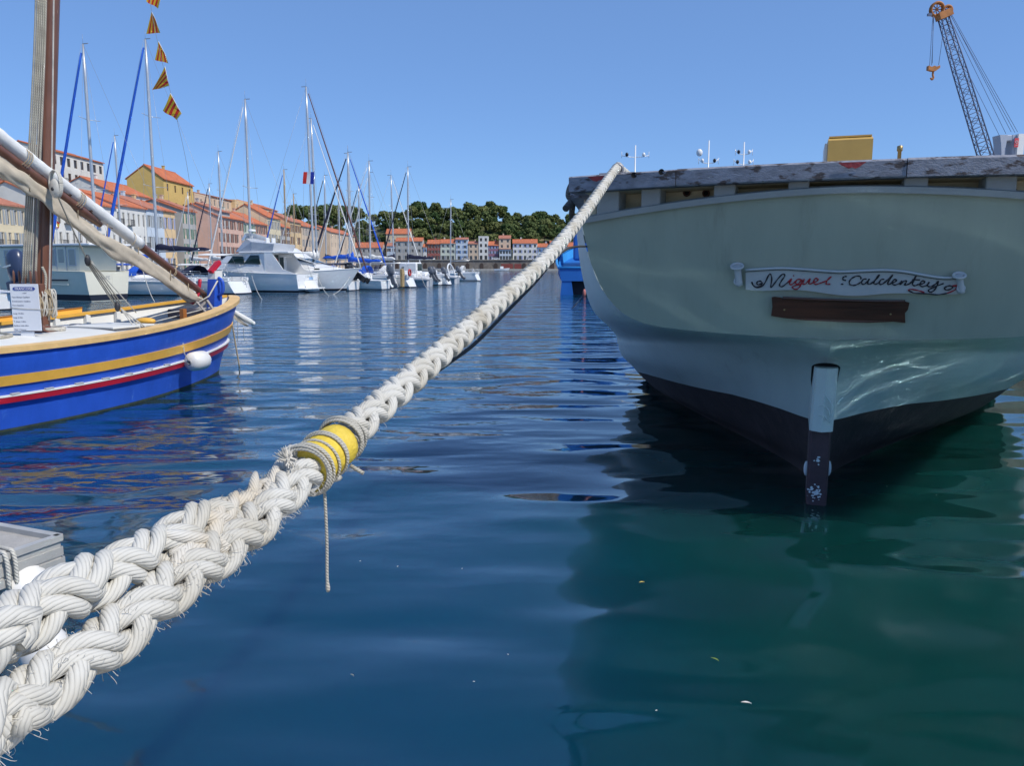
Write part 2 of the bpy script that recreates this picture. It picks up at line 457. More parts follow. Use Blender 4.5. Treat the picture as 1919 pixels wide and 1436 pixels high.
def house(label, loc, rotz, W, D, H, rise, wall, roof, cols, rows, shut=None, frame=None, group=None, kind='gable',
          name='house', open_cols=(), bal=(), side=None, chim=1, low=0.0, door=True, seed=0):
    """facade on local y = 0 facing -y, x along the front; rows = list of (sill z, height, width)"""
    rnd = random.Random(seed + int(W * 100))
    t = thing(name, label, 'house', loc, rotz, group)
    frame = frame or M_FRAME
    b = MB(); zb = -low
    cx = [W * (i + .5) / cols for i in range(cols)] if isinstance(cols, int) else [c * W for c in cols]
    wins = []
    for ri, (z0, h, w_) in enumerate(rows):
        for ci, x in enumerate(cx):
            if (ri, ci) in open_cols: continue
            wins.append((x - w_ / 2, x + w_ / 2, z0, z0 + h, ri, ci))
    xs = sorted({0, W, *[q for w_ in wins for q in w_[:2]]}); zs = sorted({zb, H, *[q for w_ in wins for q in w_[2:4]]})
    for i in range(len(xs) - 1):
        for j in range(len(zs) - 1):
            xm, zm = (xs[i] + xs[i + 1]) / 2, (zs[j] + zs[j + 1]) / 2
            if any(a < xm < c and d < zm < e for a, c, d, e, _, _ in wins): continue
            b.poly([(xs[i], 0, zs[j]), (xs[i + 1], 0, zs[j]), (xs[i + 1], 0, zs[j + 1]), (xs[i], 0, zs[j + 1])])
    R_ = 0.2
    for a, c, d, e, _, _ in wins:
        b.poly([(a, 0, d), (a, 0, e), (a, R_, e), (a, R_, d)]); b.poly([(c, 0, e), (c, 0, d), (c, R_, d), (c, R_, e)])
        b.poly([(a, 0, d), (a, R_, d), (c, R_, d), (c, 0, d)]); b.poly([(a, R_, e), (a, 0, e), (c, 0, e), (c, R_, e)])
        b.poly([(a, R_, d), (a, R_, e), (c, R_, e), (c, R_, d)])
    rz = H + (rise if kind == 'gable' else 0)
    for x, fl in ((0, 1), (W, 0)):
        p = [(x, 0, zb), (x, 0, H), (x, D / 2, rz), (x, D, H), (x, D, zb)]
        if kind != 'gable': p = [(x, 0, zb), (x, 0, H), (x, D, H), (x, D, zb)]
        b.poly(p if fl == 1 else p[::-1])
    b.poly([(W, D, zb), (0, D, zb), (0, D, H), (W, D, H)])
    if kind == 'flat':
        b.poly([(0, 0, H), (W, 0, H), (W, D, H), (0, D, H)])
        for c_, d_ in (((W / 2, .1, H + .2), (W + .1, .25, .42)), ((W / 2, D - .1, H + .2), (W + .1, .25, .42))): b.box(c_, d_)
        for x in (.08, W - .08): b.box((x, D / 2, H + .2), (.25, D - .5, .42))
    b.build('wall', wall, t)
    if kind == 'gable':
        r = MB(); o = 0.35; th = 0.16; sl = rise / (D / 2)
        for s_ in (0, 1):
            def P(x, f, up): # f = 0 eave, 1 ridge
                y = (-o + f * (D / 2 + o)) if s_ == 0 else (D + o - f * (D / 2 + o))
                return (x, y, H + (-o + f * (D / 2 + o)) * sl + up + 0.03)
            xs_ = np.linspace(-.2, W + .2, 2)
            lo_ = [P(x, f, 0) for x in xs_ for f in (0, 1)]; hi_ = [P(x, f, th) for x in xs_ for f in (0, 1)]
            V = lo_ + hi_
            r.add(V, [(0, 1, 3, 2), (4, 6, 7, 5), (0, 2, 6, 4), (1, 5, 7, 3), (0, 4, 5, 1), (2, 3, 7, 6)])
            if W < 26:
                for x in np.arange(0, W, 0.42):
                    r.tube([P(x, 0, th - .02), P(x, .99, th - .02)], 0.085, 5, caps=False)
        r.tube([(-.2, D / 2, rz + th + .03), (W + .2, D / 2, rz + th + .03)], .13, 6)
        ro = r.build('roof', roof, t)
    elif kind == 'shed':
        r = MB(); r.box((W / 2, D / 2 - .2, H + .1), (W + .5, D + .8, .2)); ro = r.build('roof', roof, t)
    else: ro = None
    if chim and ro:
        c = MB(); x = W * rnd.uniform(.2, .8)
        c.box((x, D * .55, rz + .35), (.7, .5, 1.5)); c.box((x, D * .55, rz + 1.15), (.85, .65, .12)); c.build('chimney', wall, ro)
    for a, c, d, e, ri, ci in wins:
        w_, h = c - a, e - d
        wo_ = link('window', win_mesh(w_, h, frame), t, ((a + c) / 2, R_ - 0.06, d))
        if shut and h < 2.6 and not (ri == 0 and door and rnd.random() < .4):
            for sg in (-1, 1):
                if rnd.random() < .12: continue
                link('shutter', sh_mesh(w_, h, shut), wo_, (sg * (w_ * .75 + .03), -R_ + .03, 0))
        if (ri in bal) or ((ri, ci) in bal): link('balcony', bal_mesh(w_ + .7), t, ((a + c) / 2, -.004, d - .02))
    if side:                       # openings on the gable that faces local -x
        for (yc, z0, w_, h) in side:
            link('window', win_mesh(w_, h, frame), t, (-.03, yc, z0), (0, 0, -math.pi / 2))
    return t

# ================================================================== far side of the basin
FY = 392.0
q = MB()
q.box((0, FY + 12, -.2), (420, 24, 2.2))
tag(q.build('far_quay', M_CONC), kind='structure')
WZ = 5.3
rw = thing('retaining_wall', 'long grey stone retaining wall above the far quay, below the row of houses', 'wall', (60, FY + 10, .9))
b = MB(); b.box((-40, 4, WZ / 2 - .45), (320, 8, WZ - .9)); b.build('wall', M_STONE, rw)
b = MB(); b.box((-40, -.15, WZ - .82), (320, .7, .25)); b.build('coping', M_CONC, rw)
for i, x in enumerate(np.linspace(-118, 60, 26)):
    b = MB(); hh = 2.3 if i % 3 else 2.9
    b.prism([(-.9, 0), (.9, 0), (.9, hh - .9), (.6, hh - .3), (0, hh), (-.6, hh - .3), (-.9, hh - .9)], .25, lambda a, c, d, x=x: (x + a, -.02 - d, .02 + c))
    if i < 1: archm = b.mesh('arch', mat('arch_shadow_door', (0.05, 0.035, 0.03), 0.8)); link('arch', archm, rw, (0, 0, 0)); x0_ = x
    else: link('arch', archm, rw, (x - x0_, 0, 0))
tr = MB(); tr.box((0, FY + 50, WZ / 2), (440, 64, WZ - .02)); tag(tr.build('terrace', mat('terrace_asphalt', (0.14, 0.13, 0.12), 0.9, var=.2, vscale=.3)), kind='structure')

FH = [  # x0, x1, top y (ridge), eave y, wall, roof, kind, cols, shutters, label
 (657, 717, 455, 464, P_GREY, M_ROOF, 'gable', 6, None, 'long low grey house with orange tiled roof and cream lit end'),
 (742, 792, 446, 452, P_GREY, M_ROOF, 'gable', 4, SH_GREY, 'grey three-storey house with bright orange roof and lit right end'),
 (725, 741, 456, 461, P_BLUEW, M_ROOF2, 'gable', 2, SH_BROWN, 'narrow white house squeezed against the taller grey house'),
 (793, 800, 458, 463, P_WHITE, M_ROOF, 'gable', 1, SH_BLUE, 'very narrow white house beside the maroon house'),
 (801, 825, 450, 457, P_MAROON, M_ROOF, 'gable', 4, SH_BROWN, 'maroon red quayside house with orange roof'),
 (825.5, 853, 449, 456, P_GREENW, M_ROOF, 'gable', 3, SH_GREY, 'pale cream house with orange roof next to the maroon house'),
 (854, 877, 446, 449, P_BLUEW, M_ROOF2, 'gable', 2, SH_BLUE, 'pale blue house with dark loggia under a pinkish roof'),
 (878, 896, 453, 457, P_BEIGE, M_ROOF2, 'gable', 2, None, 'small beige house with low faded roof'),
 (897, 915, 444, 444, P_WHITE, None, 'flat', 2, None, 'tall flat-topped white house with two columns of dark windows'),
 (915.5, 934, 453, 460, P_PURP, M_ROOF, 'gable', 3, SH_LILAC, 'purple house with lilac shutters and orange roof'),
 (935, 957, 442, 447, P_BEIGE, M_ROOF2, 'gable', 2, None, 'beige stepped house with a glazed ground-floor annex'),
 (961, 1007, 449, 456, P_WHITE, M_ROOF, 'gable', 5, SH_LILAC, 'large white house with blue shutters and a wide orange roof'),
 (1007.5, 1030, 457, 463, P_BLUEW, M_ROOF, 'gable', 3, SH_BLUE, 'pale house with blue shutters and low orange roof'),
 (1031, 1044, 452, 458, P_APRI, M_ROOF, 'gable', 2, SH_GREEN, 'apricot house half hidden behind the mooring rope'),
 (1045, 1088, 455, 462, P_WHITE, M_ROOF, 'gable', 5, SH_BLUE, 'white house with deep blue shutters above the blue fishing boat'),
 (1090, 1130, 452, 459, P_CREAM, M_ROOF, 'gable', 4, SH_GREEN, 'cream house behind the schooner stern'),
]
for i, (x0, x1, ty, ey, wm, rm, kd, nc, sh, lb) in enumerate(FH):
    Y = FY + 19
    a, c = at_y(x0, 480, Y), at_y(x1, 480, Y)
    H = at_y((x0 + x1) / 2, ey, Y)[2] - WZ
    ridge = at_y((x0 + x1) / 2, ty, Y + 4.5)[2] - WZ
    nr = max(2, round(H / 2.9)); st = H / nr
    W = c[0] - a[0]; ww = min(1.1, W / nc * .45)
    rows = [(.1, min(2.2, st * .75), ww * 1.25)] + [(st * r + .75, min(1.6, st * .55), ww) for r in range(1, nr)]
    house(lb, (a[0], Y, WZ), 0, W, 9, H, max(.8, ridge - H), wm, rm, nc, rows, sh, group='houses along the far quay', kind=kd, seed=i,
          frame=M_DARKFR if wm in (P_WHITE, P_MAROON) and kd == 'flat' else None)
# upper house on the slope and the annex
a, c = at_y(724, 470, FY + 34), at_y(769, 470, FY + 34)
house('grey house with lit cream end standing higher on the wooded slope', (a[0], FY + 34, WZ), 0, c[0] - a[0], 9, at_y(745, 438, FY + 34)[2] - WZ, 2.6, P_CREAM, M_ROOF, 4,
      [(9.5, 1.4, 1.0)], None, group='houses along the far quay', seed=31)
a, c = at_y(936, 470, FY + 15), at_y(958, 470, FY + 15)
house('pale blue glazed annex in front of the beige stepped house', (a[0], FY + 15, WZ), 0, c[0] - a[0], 3.9, at_y(945, 467, FY + 15)[2] - WZ, 1, P_BLUEW, M_ROOF2, 4,
      [(.1, 2, 1.3), (3.0, 1.7, 1.1)], None, group='houses along the far quay', kind='shed', chim=0, seed=32)
# quay sheds, parked cars, small boat
for x0, x1, lb in ((939, 961, 'dark red storage container on the far quay'), (964, 977, 'shorter dark red storage container on the far quay')):
    a, c = at_y(x0, 500, FY + 5), at_y(x1, 500, FY + 5)
    t = thing('container', lb, 'container', (a[0], FY + 5, .9), 0, 'containers on the far quay')
    W = c[0] - a[0]; b = MB(); b.box((W / 2, 1.2, 1.25), (W, 2.4, 2.4), bev=.05)
    for k in np.arange(.3, W, .5): b.box((k, -.02, 1.25), (.22, .06, 2.1))
    b.build('body', mat('dark_red_paint', (0.22, 0.05, 0.04), .6, var=.2, vscale=.8), t)
    b = MB()
    for k in (.6, W / 2, W - .6): b.box((k, 1.2, .02), (.3, 2.2, .1))
    b.build('skid', M_IRON, t)
def small_car(p, rz, col, label, group):
    t = thing('parked_car', label, 'car', p, rz, group)
    b = MB()
    prof = [(-2, .35), (2, .35), (2.05, .75), (1.3, .9), (.6, 1.42), (-1.2, 1.45), (-1.9, .95), (-2.05, .7)]
    b.prism([(x, z) for x, z in prof], 1.6, lambda x, z, y: (x, .8 - y, z)); b.build('body', mat('car_' + label.split()[0], col, .3), t)
    b = MB(); b.prism([(-1.6, .95), (1.1, .95), (.55, 1.36), (-1.15, 1.38)], 1.64, lambda x, z, y: (x, .82 - y, z)); b.build('windows', M_GLASS, t)
    wm = None
    for x in (-1.25, 1.25):
        for y in (-.72, .72):
            b = MB(); b.lathe([(.01, -.1), (.32, -.1), (.32, .1), (.01, .1)], 14, (0, 0, 0), [[1, 0, 0], [0, 0, -1], [0, 1, 0]])
            wm = wm or b.mesh('wheel', M_IRON); link('wheel', wm, t, (x, y, .32))
for px_, col, lb in ((873, (.6, .6, .6), 'silver car parked before the far houses'), (929, (.75, .75, .75), 'white car parked before the purple house'), (993, (.7, .7, .72), 'pale car parked before the large white house')):
    p = at_y(px_, 487, FY + 14.5); small_car((p[0], FY + 14.5, WZ), 0, col, lb, 'cars on the far terrace')

# ================================================================== wooded hill
HP = [(380, 396), (480, 398), (540, 402), (600, 399), (660, 397), (700, 393), (760, 388), (800, 384), (850, 382), (900, 390), (950, 392), (1000, 394), (1050, 399), (1100, 403), (1300, 415)]
def ridge_z(X):
    px_ = PW / 2 + X / 478.0 * FPX * .985
    return at_y(px_, np.interp(px_, [h[0] for h in HP], [h[1] for h in HP]), 485.0)[2] - 9.0
def hill_z(X, Y):
    f = np.clip((Y - 428) / 57.0, 0, 1); f = f ** .8
    n = 1.3 * math.sin(X * .11 + Y * .07) + 1.0 * math.sin(X * .05 - Y * .13 + 2)
    back = np.clip((Y - 485) / 120, 0, 1)
    return WZ - .3 + (ridge_z(X) - WZ) * f * (1 - .25 * back) + n * f
xs = np.linspace(-230, 160, 60); ys = np.r_[np.linspace(420, 490, 16), 520, 570, 640]
b = MB(); b.grid([[(x, y, hill_z(x, y)) for y in ys] for x in xs])
M_SCRUB = mat('hill_scrub', (0.075, 0.085, 0.035), 0.95, var=0.4, vscale=0.12, bump=.6, bscale=.8, col2=(0.22, 0.16, 0.09), c2scale=.05, c2lo=.56, c2hi=.68)
tag(b.build('hill', M_SCRUB), kind='structure')

def leaf_mat(name, c1, c2):
    m = bpy.data.materials.new(name); m.use_nodes = True; nt = m.node_tree; bs = nt.nodes['Principled BSDF']
    oi = nt.nodes.new('ShaderNodeObjectInfo'); mx = nt.nodes.new('ShaderNodeMix'); mx.data_type = 'RGBA'
    mx.inputs[6].default_value = (*c1, 1); mx.inputs[7].default_value = (*c2, 1)
    nt.links.new(oi.outputs['Random'], mx.inputs[0]); nt.links.new(mx.outputs[2], bs.inputs['Base Color'])
    bs.inputs['Roughness'].default_value = .75; bs.inputs['Specular IOR Level'].default_value = .2
    return m
M_PINE = leaf_mat('pine_foliage', (0.045, 0.082, 0.024), (0.15, 0.165, 0.055))
M_BUSH = leaf_mat('bush_foliage', (0.05, 0.075, 0.03), (0.10, 0.14, 0.035))
M_BARK = mat('bark', (0.11, 0.075, 0.05), .9, var=.3, vscale=3)
def crown_mesh(seed, R_, Hh, nclump, nleaf, size, flatb=True):
    r = np.random.default_rng(seed); b = MB()
    for _ in range(nclump):
        a, q = r.uniform(0, 6.283), math.sqrt(r.uniform(0, 1))
        zz = r.uniform(0, 1) ** .7
        rad = q * R_ * math.sqrt(max(.12, 1 - (zz * .95) ** 2)) if flatb else q * R_ * math.sin(math.pi * (.12 + .8 * zz))
        c = np.array([rad * math.cos(a), rad * math.sin(a), zz * Hh]); cr = R_ * r.uniform(.22, .4)
        d = r.normal(size=(nleaf, 3)); d /= np.linalg.norm(d, axis=1)[:, None]
        P = c + d * cr * r.uniform(.75, 1.05, (nleaf, 1)) * np.array([1, 1, .75])
        for p, n_ in zip(P, d):
            n_ = unit(n_ + r.normal(size=3) * .45); u = unit(np.cross(n_, r.normal(size=3))); v = np.cross(n_, u); s_ = size * r.uniform(.6, 1.3)
            b.add([p - u * s_ - v * s_ * .6, p + u * s_ - v * s_ * .5, p + u * s_ * .5 + v * s_, p - u * s_ * .6 + v * s_ * .8], [(0, 1, 2, 3)])
    return b
def trunk_mesh(seed, h, r0, branches=True):
    r = np.random.default_rng(seed); b = MB()
    P = crom([(0, 0, -.8), (r.uniform(-.2, .2), r.uniform(-.2, .2), h * .4), (r.uniform(-.5, .5), r.uniform(-.5, .5), h)], 4)
    b.tube(P, np.linspace(r0, r0 * .5, len(P)), 7)
    for k in range(4):
        a = k * 1.6 + r.uniform(0, 1); s_ = P[-3]
        b.tube([s_, s_ + np.array([math.cos(a), math.sin(a), .8]) * h * .28], [r0 * .45, r0 * .15], 5)
    return b
CROWN = [crown_mesh(s_, 4.6, 4.6, 26, 46, .46).mesh('crown', M_PINE) for s_ in (1, 2, 3)] + [crown_mesh(4, 4.3, 6.0, 26, 46, .46, False).mesh('crown', M_PINE)]
BUSHC = [crown_mesh(s_, 3.0, 4.0, 16, 44, .34, False).mesh('crown', M_BUSH) for s_ in (5, 6)]
TRUNK = [trunk_mesh(s_, 5.2, .26).mesh('trunk', M_BARK) for s_ in (1, 2, 3, 4)]
BTRUNK = [trunk_mesh(s_, 2.0, .16).mesh('trunk', M_BARK) for s_ in (1, 2)]
def tree(p, sc, k, label, group, bush=False, name='pine_tree'):
    t = thing(name, label, 'tree', p, random.uniform(0, 6.28), group); t.scale = (sc * random.uniform(.88, 1.12), sc * random.uniform(.88, 1.12), sc * random.uniform(.85, 1.15))
    if bush: link('trunk', BTRUNK[k % 2], t); link('crown', BUSHC[k % 2], t, (0, 0, .9))
    else: link('trunk', TRUNK[k], t); link('crown', CROWN[k], t, (0, 0, 3.6))
    return t
k = 0
for Y in np.arange(430, 497, 7.0):
    for X in np.arange(-128, 52, 6.9):
        x_, y_ = X + random.uniform(-2.5, 2.5), Y + random.uniform(-2.5, 2.5)
        pxx = px_of((x_, y_, hill_z(x_, y_)))[0]
        if pxx < 570 or pxx > 1110: continue
        if pxx < 720 and random.random() < .45: continue
        k += 1
        if k > 292: break
        sp = random.random() < .16
        tree((x_, y_, hill_z(x_, y_)), random.uniform(.62, 1.2) * (.8 if Y < 440 else 1), k % 4, 'rounded dark green pine on the wooded hill behind the far houses', 'pines on the hill', bush=sp)
tree((at_y(785, 380, 492)[0], 492, ridge_z(-52) - 1), 1.25, 2, 'taller flat-crowned pine breaking the skyline of the wooded hill', None)
# ================================================================== town along the left quay, fronts facing +X
LX = -62.0
q = MB(); q.box((LX - 20, 190, -.35), (58, 330, 3.0)); tag(q.build('town_quay', M_CONC), kind='structure')
LZ = 1.15
def yl(px_, X=LX): return at_x(px_, 480, X)[1]
def zl(px_, y, X=LX): return at_x(px_, y, X)[2]
TH = [ # x0, x1, eave y at x1, ridge y at x1, wall, cols, shutters, label
 (-60, 56, 390, 374, P_CREAM, 8, SH_GREY, 'cream yellow house with grey shutters at the end of the quay front'),
 (98, 160, 387, 366, P_WHITE, 5, None, 'white house with rows of tall windows behind the lateen yard'),
 (160, 222, 390, 372, P_WHITE, 6, None, 'white house with black balconies behind the blue furled sail'),
 (222, 278, 393, 380, P_WHITE, 6, None, 'long white house with dark tall windows behind the navy boom cover'),
 (279, 311, 396, 384, P_BLUEW, 3, SH_GREY, 'pale bluish house beside the apricot house'),
 (311, 332, 399, 390, P_APRI, 2, SH_LILAC, 'narrow apricot house with lilac shutters'),
 (346, 371, 399, 390, P_GREY, 3, SH_GREEN, 'narrow light grey house between two bare side walls'),
 (412, 459, 414, 402, P_PINK, 6, SH_BROWN, 'pink house with dark shutters'),
 (460, 481, 420, 408, P_GREENW, 3, SH_GREEN, 'pale green house between the two pink houses'),
 (482, 503, 423, 411, P_PINK, 3, SH_BROWN, 'second pink house, with lower orange roof'),
 (504, 528, 412, 399, P_CREAM, 4, SH_GREY, 'tall cream house beyond the pink houses'),
 (529, 545, 428, 418, P_GREY, 3, SH_BROWN, 'low greyish house past the tall cream house'),
 (546, 566, 419, 411, P_APRI, 4, SH_BROWN, 'ochre cream house near the bend of the quay'),
 (567, 600, 430, 422, P_BEIGE, 6, SH_GREY, 'beige house at the bend of the quay'),
]
LV = dict(group='houses along the town quay')
for i, (x0, x1, ey, ry, wm, nc, sh, lb) in enumerate(TH):
    Y0, Y1 = yl(x0), yl(x1)
    H = zl(x1, ey) - LZ; W = Y1 - Y0; D = 11.0
    nr = max(2, round(H / 3.1)); st = H / nr; ww = min(1.15, W / nc * .42)
    rows = [(.1, 2.4, ww * 1.3)] + [(st * r + .5, min(2.0, st * .66), ww) for r in range(1, nr)]
    ridge = at_x(x1, ry, LX - D / 2)[2] - LZ
    house(lb, (LX, Y0, LZ), math.pi / 2, W, D, H, min(4, max(1.4, ridge - H)), wm, M_ROOF if i % 4 else M_ROOF2, nc, rows, sh, bal=((1, 1), (1, 3), (2, 0), (2, 2), (1, 5)) if wm in (P_WHITE, P_CREAM) else (),
          seed=50 + i, chim=1, **LV)
# the two bare gable walls belong to deeper houses set back behind the front
for x0, x1, ey, wm, lb in ((333, 347, 392, P_BEIGE, 'house showing a bare brown-grey side wall beside the light grey house'), (371, 413, 396, P_GREY, 'house showing a broad bare side wall before the pink house')):
    p = at_x(x1, 480, LX); H = zl(x1, ey) - LZ
    a = at_y(x0, 480, p[1])
    house(lb, (LX - .02, p[1], LZ), math.pi / 2, 5 if x0 < 350 else 7, LX - a[0] if LX - a[0] > 8 else 9, H, 1.6, wm, M_ROOF2, 2, [(.1, 2.2, 1), (3.6, 1.8, 1), (6.8, 1.8, 1)], None, seed=int(x0), **LV)
# left hill rising behind the front row
def lhill(X, Y):
    f = np.clip((LX - 11 - X) / 45.0, 0, 1)
    g = np.interp(Y, [60, 150, 200, 260, 330, 420], [16, 15, 13, 9, 7, 8])
    return LZ + .2 + f * g + .5 * math.sin(X * .2 + Y * .13) * f
b = MB(); b.grid([[(x, y, lhill(x, y)) for y in np.linspace(70, 440, 50)] for x in np.linspace(LX - 11.5, -230, 30)], flip=True)
tag(b.build('town_hill', M_SCRUB), kind='structure')
def uphouse(lb, px0, px1, X, ey, rise, D, wm, roof, cols, rows_z, sh=None, kind='gable', base=None, bal=(), gr='houses up the town hill', frame=None):
    Y0, Y1 = at_x(px0, 400, X)[1], at_x(px1, 400, X)[1]
    top = at_x(px1, ey, X)[2]; bz = (base if base is not None else lhill(X, (Y0 + Y1) / 2)) ; H = top - bz
    rows = [(H - z, h, w_) for z, h, w_ in rows_z]
    return house(lb, (X, Y0, bz), math.pi / 2, Y1 - Y0, D, H, rise, wm, roof, cols, sorted(rows), sh, kind=kind, low=3, bal=bal, group=gr, seed=int(px0), frame=frame)
uphouse('big white apartment house with a red roof high above the quay', 104, 200, -97, 308, 1.8, 13, P_WHITE, M_ROOF, 8, [(2.6, 1.8, 1.3), (6.2, 2.2, 1.2), (10, 2.2, 1.2)], bal=((1, 1), (0, 3)), frame=M_DARKFR)
uphouse('bright yellow house with bare brown gable and orange roof up the hill', 310, 364, -80, 349, 3.0, 8.4, P_YELL, M_ROOF, 4, [(2.6, 1.6, .9), (6.6, 1.6, .9)], frame=M_DARKFR)
uphouse('terraced beige house with flat roofs up the hill', 366, 398, -80, 372, 1, 12, P_BEIGE, None, 4, [(2.4, 1.6, 1.1), (5.2, 1.5, 1.1)], kind='flat')
uphouse('stepped pinkish beige house below the terraced one', 399, 440, -79, 378, 1.2, 12, P_BEIGE, M_ROOF2, 5, [(2.4, 1.6, 1.1), (5.4, 1.5, 1.0)])
uphouse('small flat beige house at the end of the stepped houses', 441, 473, -78, 384, 1, 9, P_APRI, None, 4, [(2.2, 1.4, 1.0)], kind='flat')
uphouse('house with low red roof above the pink houses', 474, 520, -77, 396, 1.5, 9, P_CREAM, M_ROOF, 5, [(2.2, 1.4, 1.0)])
uphouse('white house with blue shutters behind the lateen mast', -40, 24, -84, 338, 2.0, 10, P_WHITE, M_ROOF, 4, [(3.0, 1.8, 1.3), (7, 2, 1.2)], SH_BLUE)
uphouse('grey gabled house above the cream quay front', 26, 70, -82, 358, 2.4, 10, P_GREY, M_ROOF2, 3, [(3.0, 1.6, 1.0)])
uphouse('long low house with orange roof behind the white quay front', 205, 285, -76, 372, 2.4, 10, P_WHITE, M_ROOF, 6, [(2.0, 1.4, 1.0)])
uphouse('pinkish house with orange roof at the far end of the town', 617, 664, -63, 443, 2.0, 9, P_BEIGE, M_ROOF, 8, [(2.2, 1.5, 1.0), (5.2, 1.6, 1.0)], base=LZ, gr='houses along the town quay')
for i in range(5):
    p = at_y(208 + i * 11, 352 + 4 * (i % 2), 205 + 3 * i); tree((p[0], p[1], p[2] - 5.5), .95, i % 2, 'dark round tree between the white apartment house and the yellow house', 'trees by the yellow house', bush=True, name='broadleaf_tree')
for i in range(9):
    p = at_y(548 + i * 15, 402 - 1.0 * (i % 3), 330 + 4 * i); tree((p[0], p[1], p[2] - 6.0), 1.0, i % 4, 'green pine on the low ridge behind the end of the town', 'trees on the low ridge')
# ================================================================== the white schooner, seen from astern
SC0, STH = np.array([2.84, 7.05, 0.0]), math.radians(19.5)
SF, SR = np.array([math.sin(STH), math.cos(STH), 0]), np.array([math.cos(STH), -math.sin(STH), 0])
def sc_loc(p):
    q_ = np.asarray(p, float) - SC0; return np.array([q_ @ SR, q_ @ SF, q_[2]])
def vt(u, z): return -.40 - .30 * (z - 1.59) - .15 * (1 - min(1.2, (u / 2.12) ** 2))
def on_tr(px_, py_, off=0.0):
    """photo pixel to the transom face, off metres proud of it (local coordinates)"""
    d = ray(px_, py_); a, c = 3.0, 9.0
    f = lambda t: (lambda l: l[1] - (vt(l[0], l[2]) - off))(sc_loc(CAMP + d * t))
    for _ in range(50):
        m_ = (a + c) / 2
        if f(m_) > 0: c = m_
        else: a = m_
    return sc_loc(CAMP + d * a)
M_HULLW = mat('schooner_white_paint', (0.60, 0.66, 0.61), 0.38, var=0.07, vscale=1.6, bump=0.10, bscale=5, col2=(0.47, 0.50, 0.45), c2scale=2.0, c2lo=.55, c2hi=.78, stretch=(1.6, .6, .5), detail=7)
M_TRANS = mat('transom_shaded_white', (0.35, 0.385, 0.30), 0.35, var=0.07, vscale=1.6, bump=0.10, bscale=5, col2=(0.27, 0.29, 0.225), c2scale=2.2, c2lo=.55, c2hi=.78, stretch=(2.2, 1, .45), detail=7)  # hull white darkened to grey-green, stern shade put into the colour; streaks are dirt
M_ANTI = mat('dark_antifouling', (0.045, 0.030, 0.028), 0.7, var=0.35, vscale=2.5, bump=0.3, bscale=12, col2=(0.085, 0.06, 0.055), c2scale=3, c2lo=.55, c2hi=.75)
M_WHT = mat('white_trim_paint', (0.72, 0.73, 0.72), 0.45, var=.05, vscale=4, bump=.1, bscale=25)
M_TIMB = mat('grey_painted_timber', (0.31, 0.32, 0.30), 0.6, var=.08, vscale=3, bump=.2, bscale=20)
M_CREAMB = mat('cream_bulwark_paint', (0.62, 0.54, 0.36), 0.6, var=.12, vscale=5, bump=.3, bscale=18, col2=(0.16, 0.10, 0.06), c2scale=4, c2lo=.64, c2hi=.72, stretch=(.6, 1, 3))
M_RAIL = mat('weathered_rail', (0.24, 0.25, 0.29), 0.75, var=.3, vscale=9, bump=.5, bscale=40, col2=(0.07, 0.055, 0.055), c2scale=7, c2lo=.52, c2hi=.62, stretch=(1, 1, 2.5), detail=8)
M_RAILR = mat('rail_red_remains', (0.27, 0.03, 0.035), 0.7, var=.3, vscale=12, bump=.4, bscale=40)
M_VARN = mat('dark_varnished_wood', (0.075, 0.026, 0.013), 0.3, var=.35, vscale=3, stretch=(.5, 4, 9), bump=.15, bscale=15, coat=.3)
M_BLK = mat('black_lettering', (0.012, 0.012, 0.018), 0.45); M_RED = mat('red_lettering', (0.38, 0.012, 0.02), 0.45)
M_HOLE = mat('dark_hole', (0.008, 0.008, 0.008), 0.9)

sch = thing('schooner', 'large white wooden schooner moored stern-to with a scrolled name board on its transom', 'boat', SC0, -STH)
def smooth(t): return t * t * (3 - 2 * t)
ROWS = [  # stern point (u, v, z), midship point (u, z), shape
 ((.0, .72, -1.0), (.15, -1.7), 'l'), ((.0, .72, -.5), (2.1, -.9), 'l'), ((.0, .72, .0), (3.00, .02), 'l'),
 ((.0, .66, .34), (3.05, .06), 'm'), ((.0, .60, .68), (3.13, .12), 'n'), ((.0, .30, 1.2), (3.23, .52), 'o'), ((.0, -.12, 1.45), (3.29, .74), 'o'),
 ((.0, None, 1.59), (3.34, .95), 'q'), ((.8, None, 1.62), (3.37, 1.15), 'q'), ((1.57, None, 1.69), (3.38, 1.4), 'q'), ((1.9, None, 1.91), (3.38, 1.62), 'q'),
 ((2.07, None, 2.29), (3.36, 1.95), 'q'), ((2.12, None, 2.60), (3.34, 2.25), 'q')]
EAS = {'l': lambda t: smooth(t) ** .72, 'm': lambda t: .55 * smooth(t) ** .72 + .45 * (1 - (1 - t) ** 2.2), 'n': lambda t: 1 - (1 - t) ** 2.2,
       'o': lambda t: 1 - (1 - t) ** 2.8, 'q': lambda t: 1 - (1 - t) ** 2.6}
EASZ = {'l': smooth, 'm': lambda t: 1 - (1 - t) ** 1.5, 'n': lambda t: 1 - (1 - t) ** 1.5, 'o': lambda t: 1 - (1 - t) ** 1.5, 'q': lambda t: 1 - (1 - t) ** 1.8}
TS = np.r_[np.linspace(0, .12, 9), np.linspace(.15, 1, 18)]
VM, VB = 9.0, 23.0
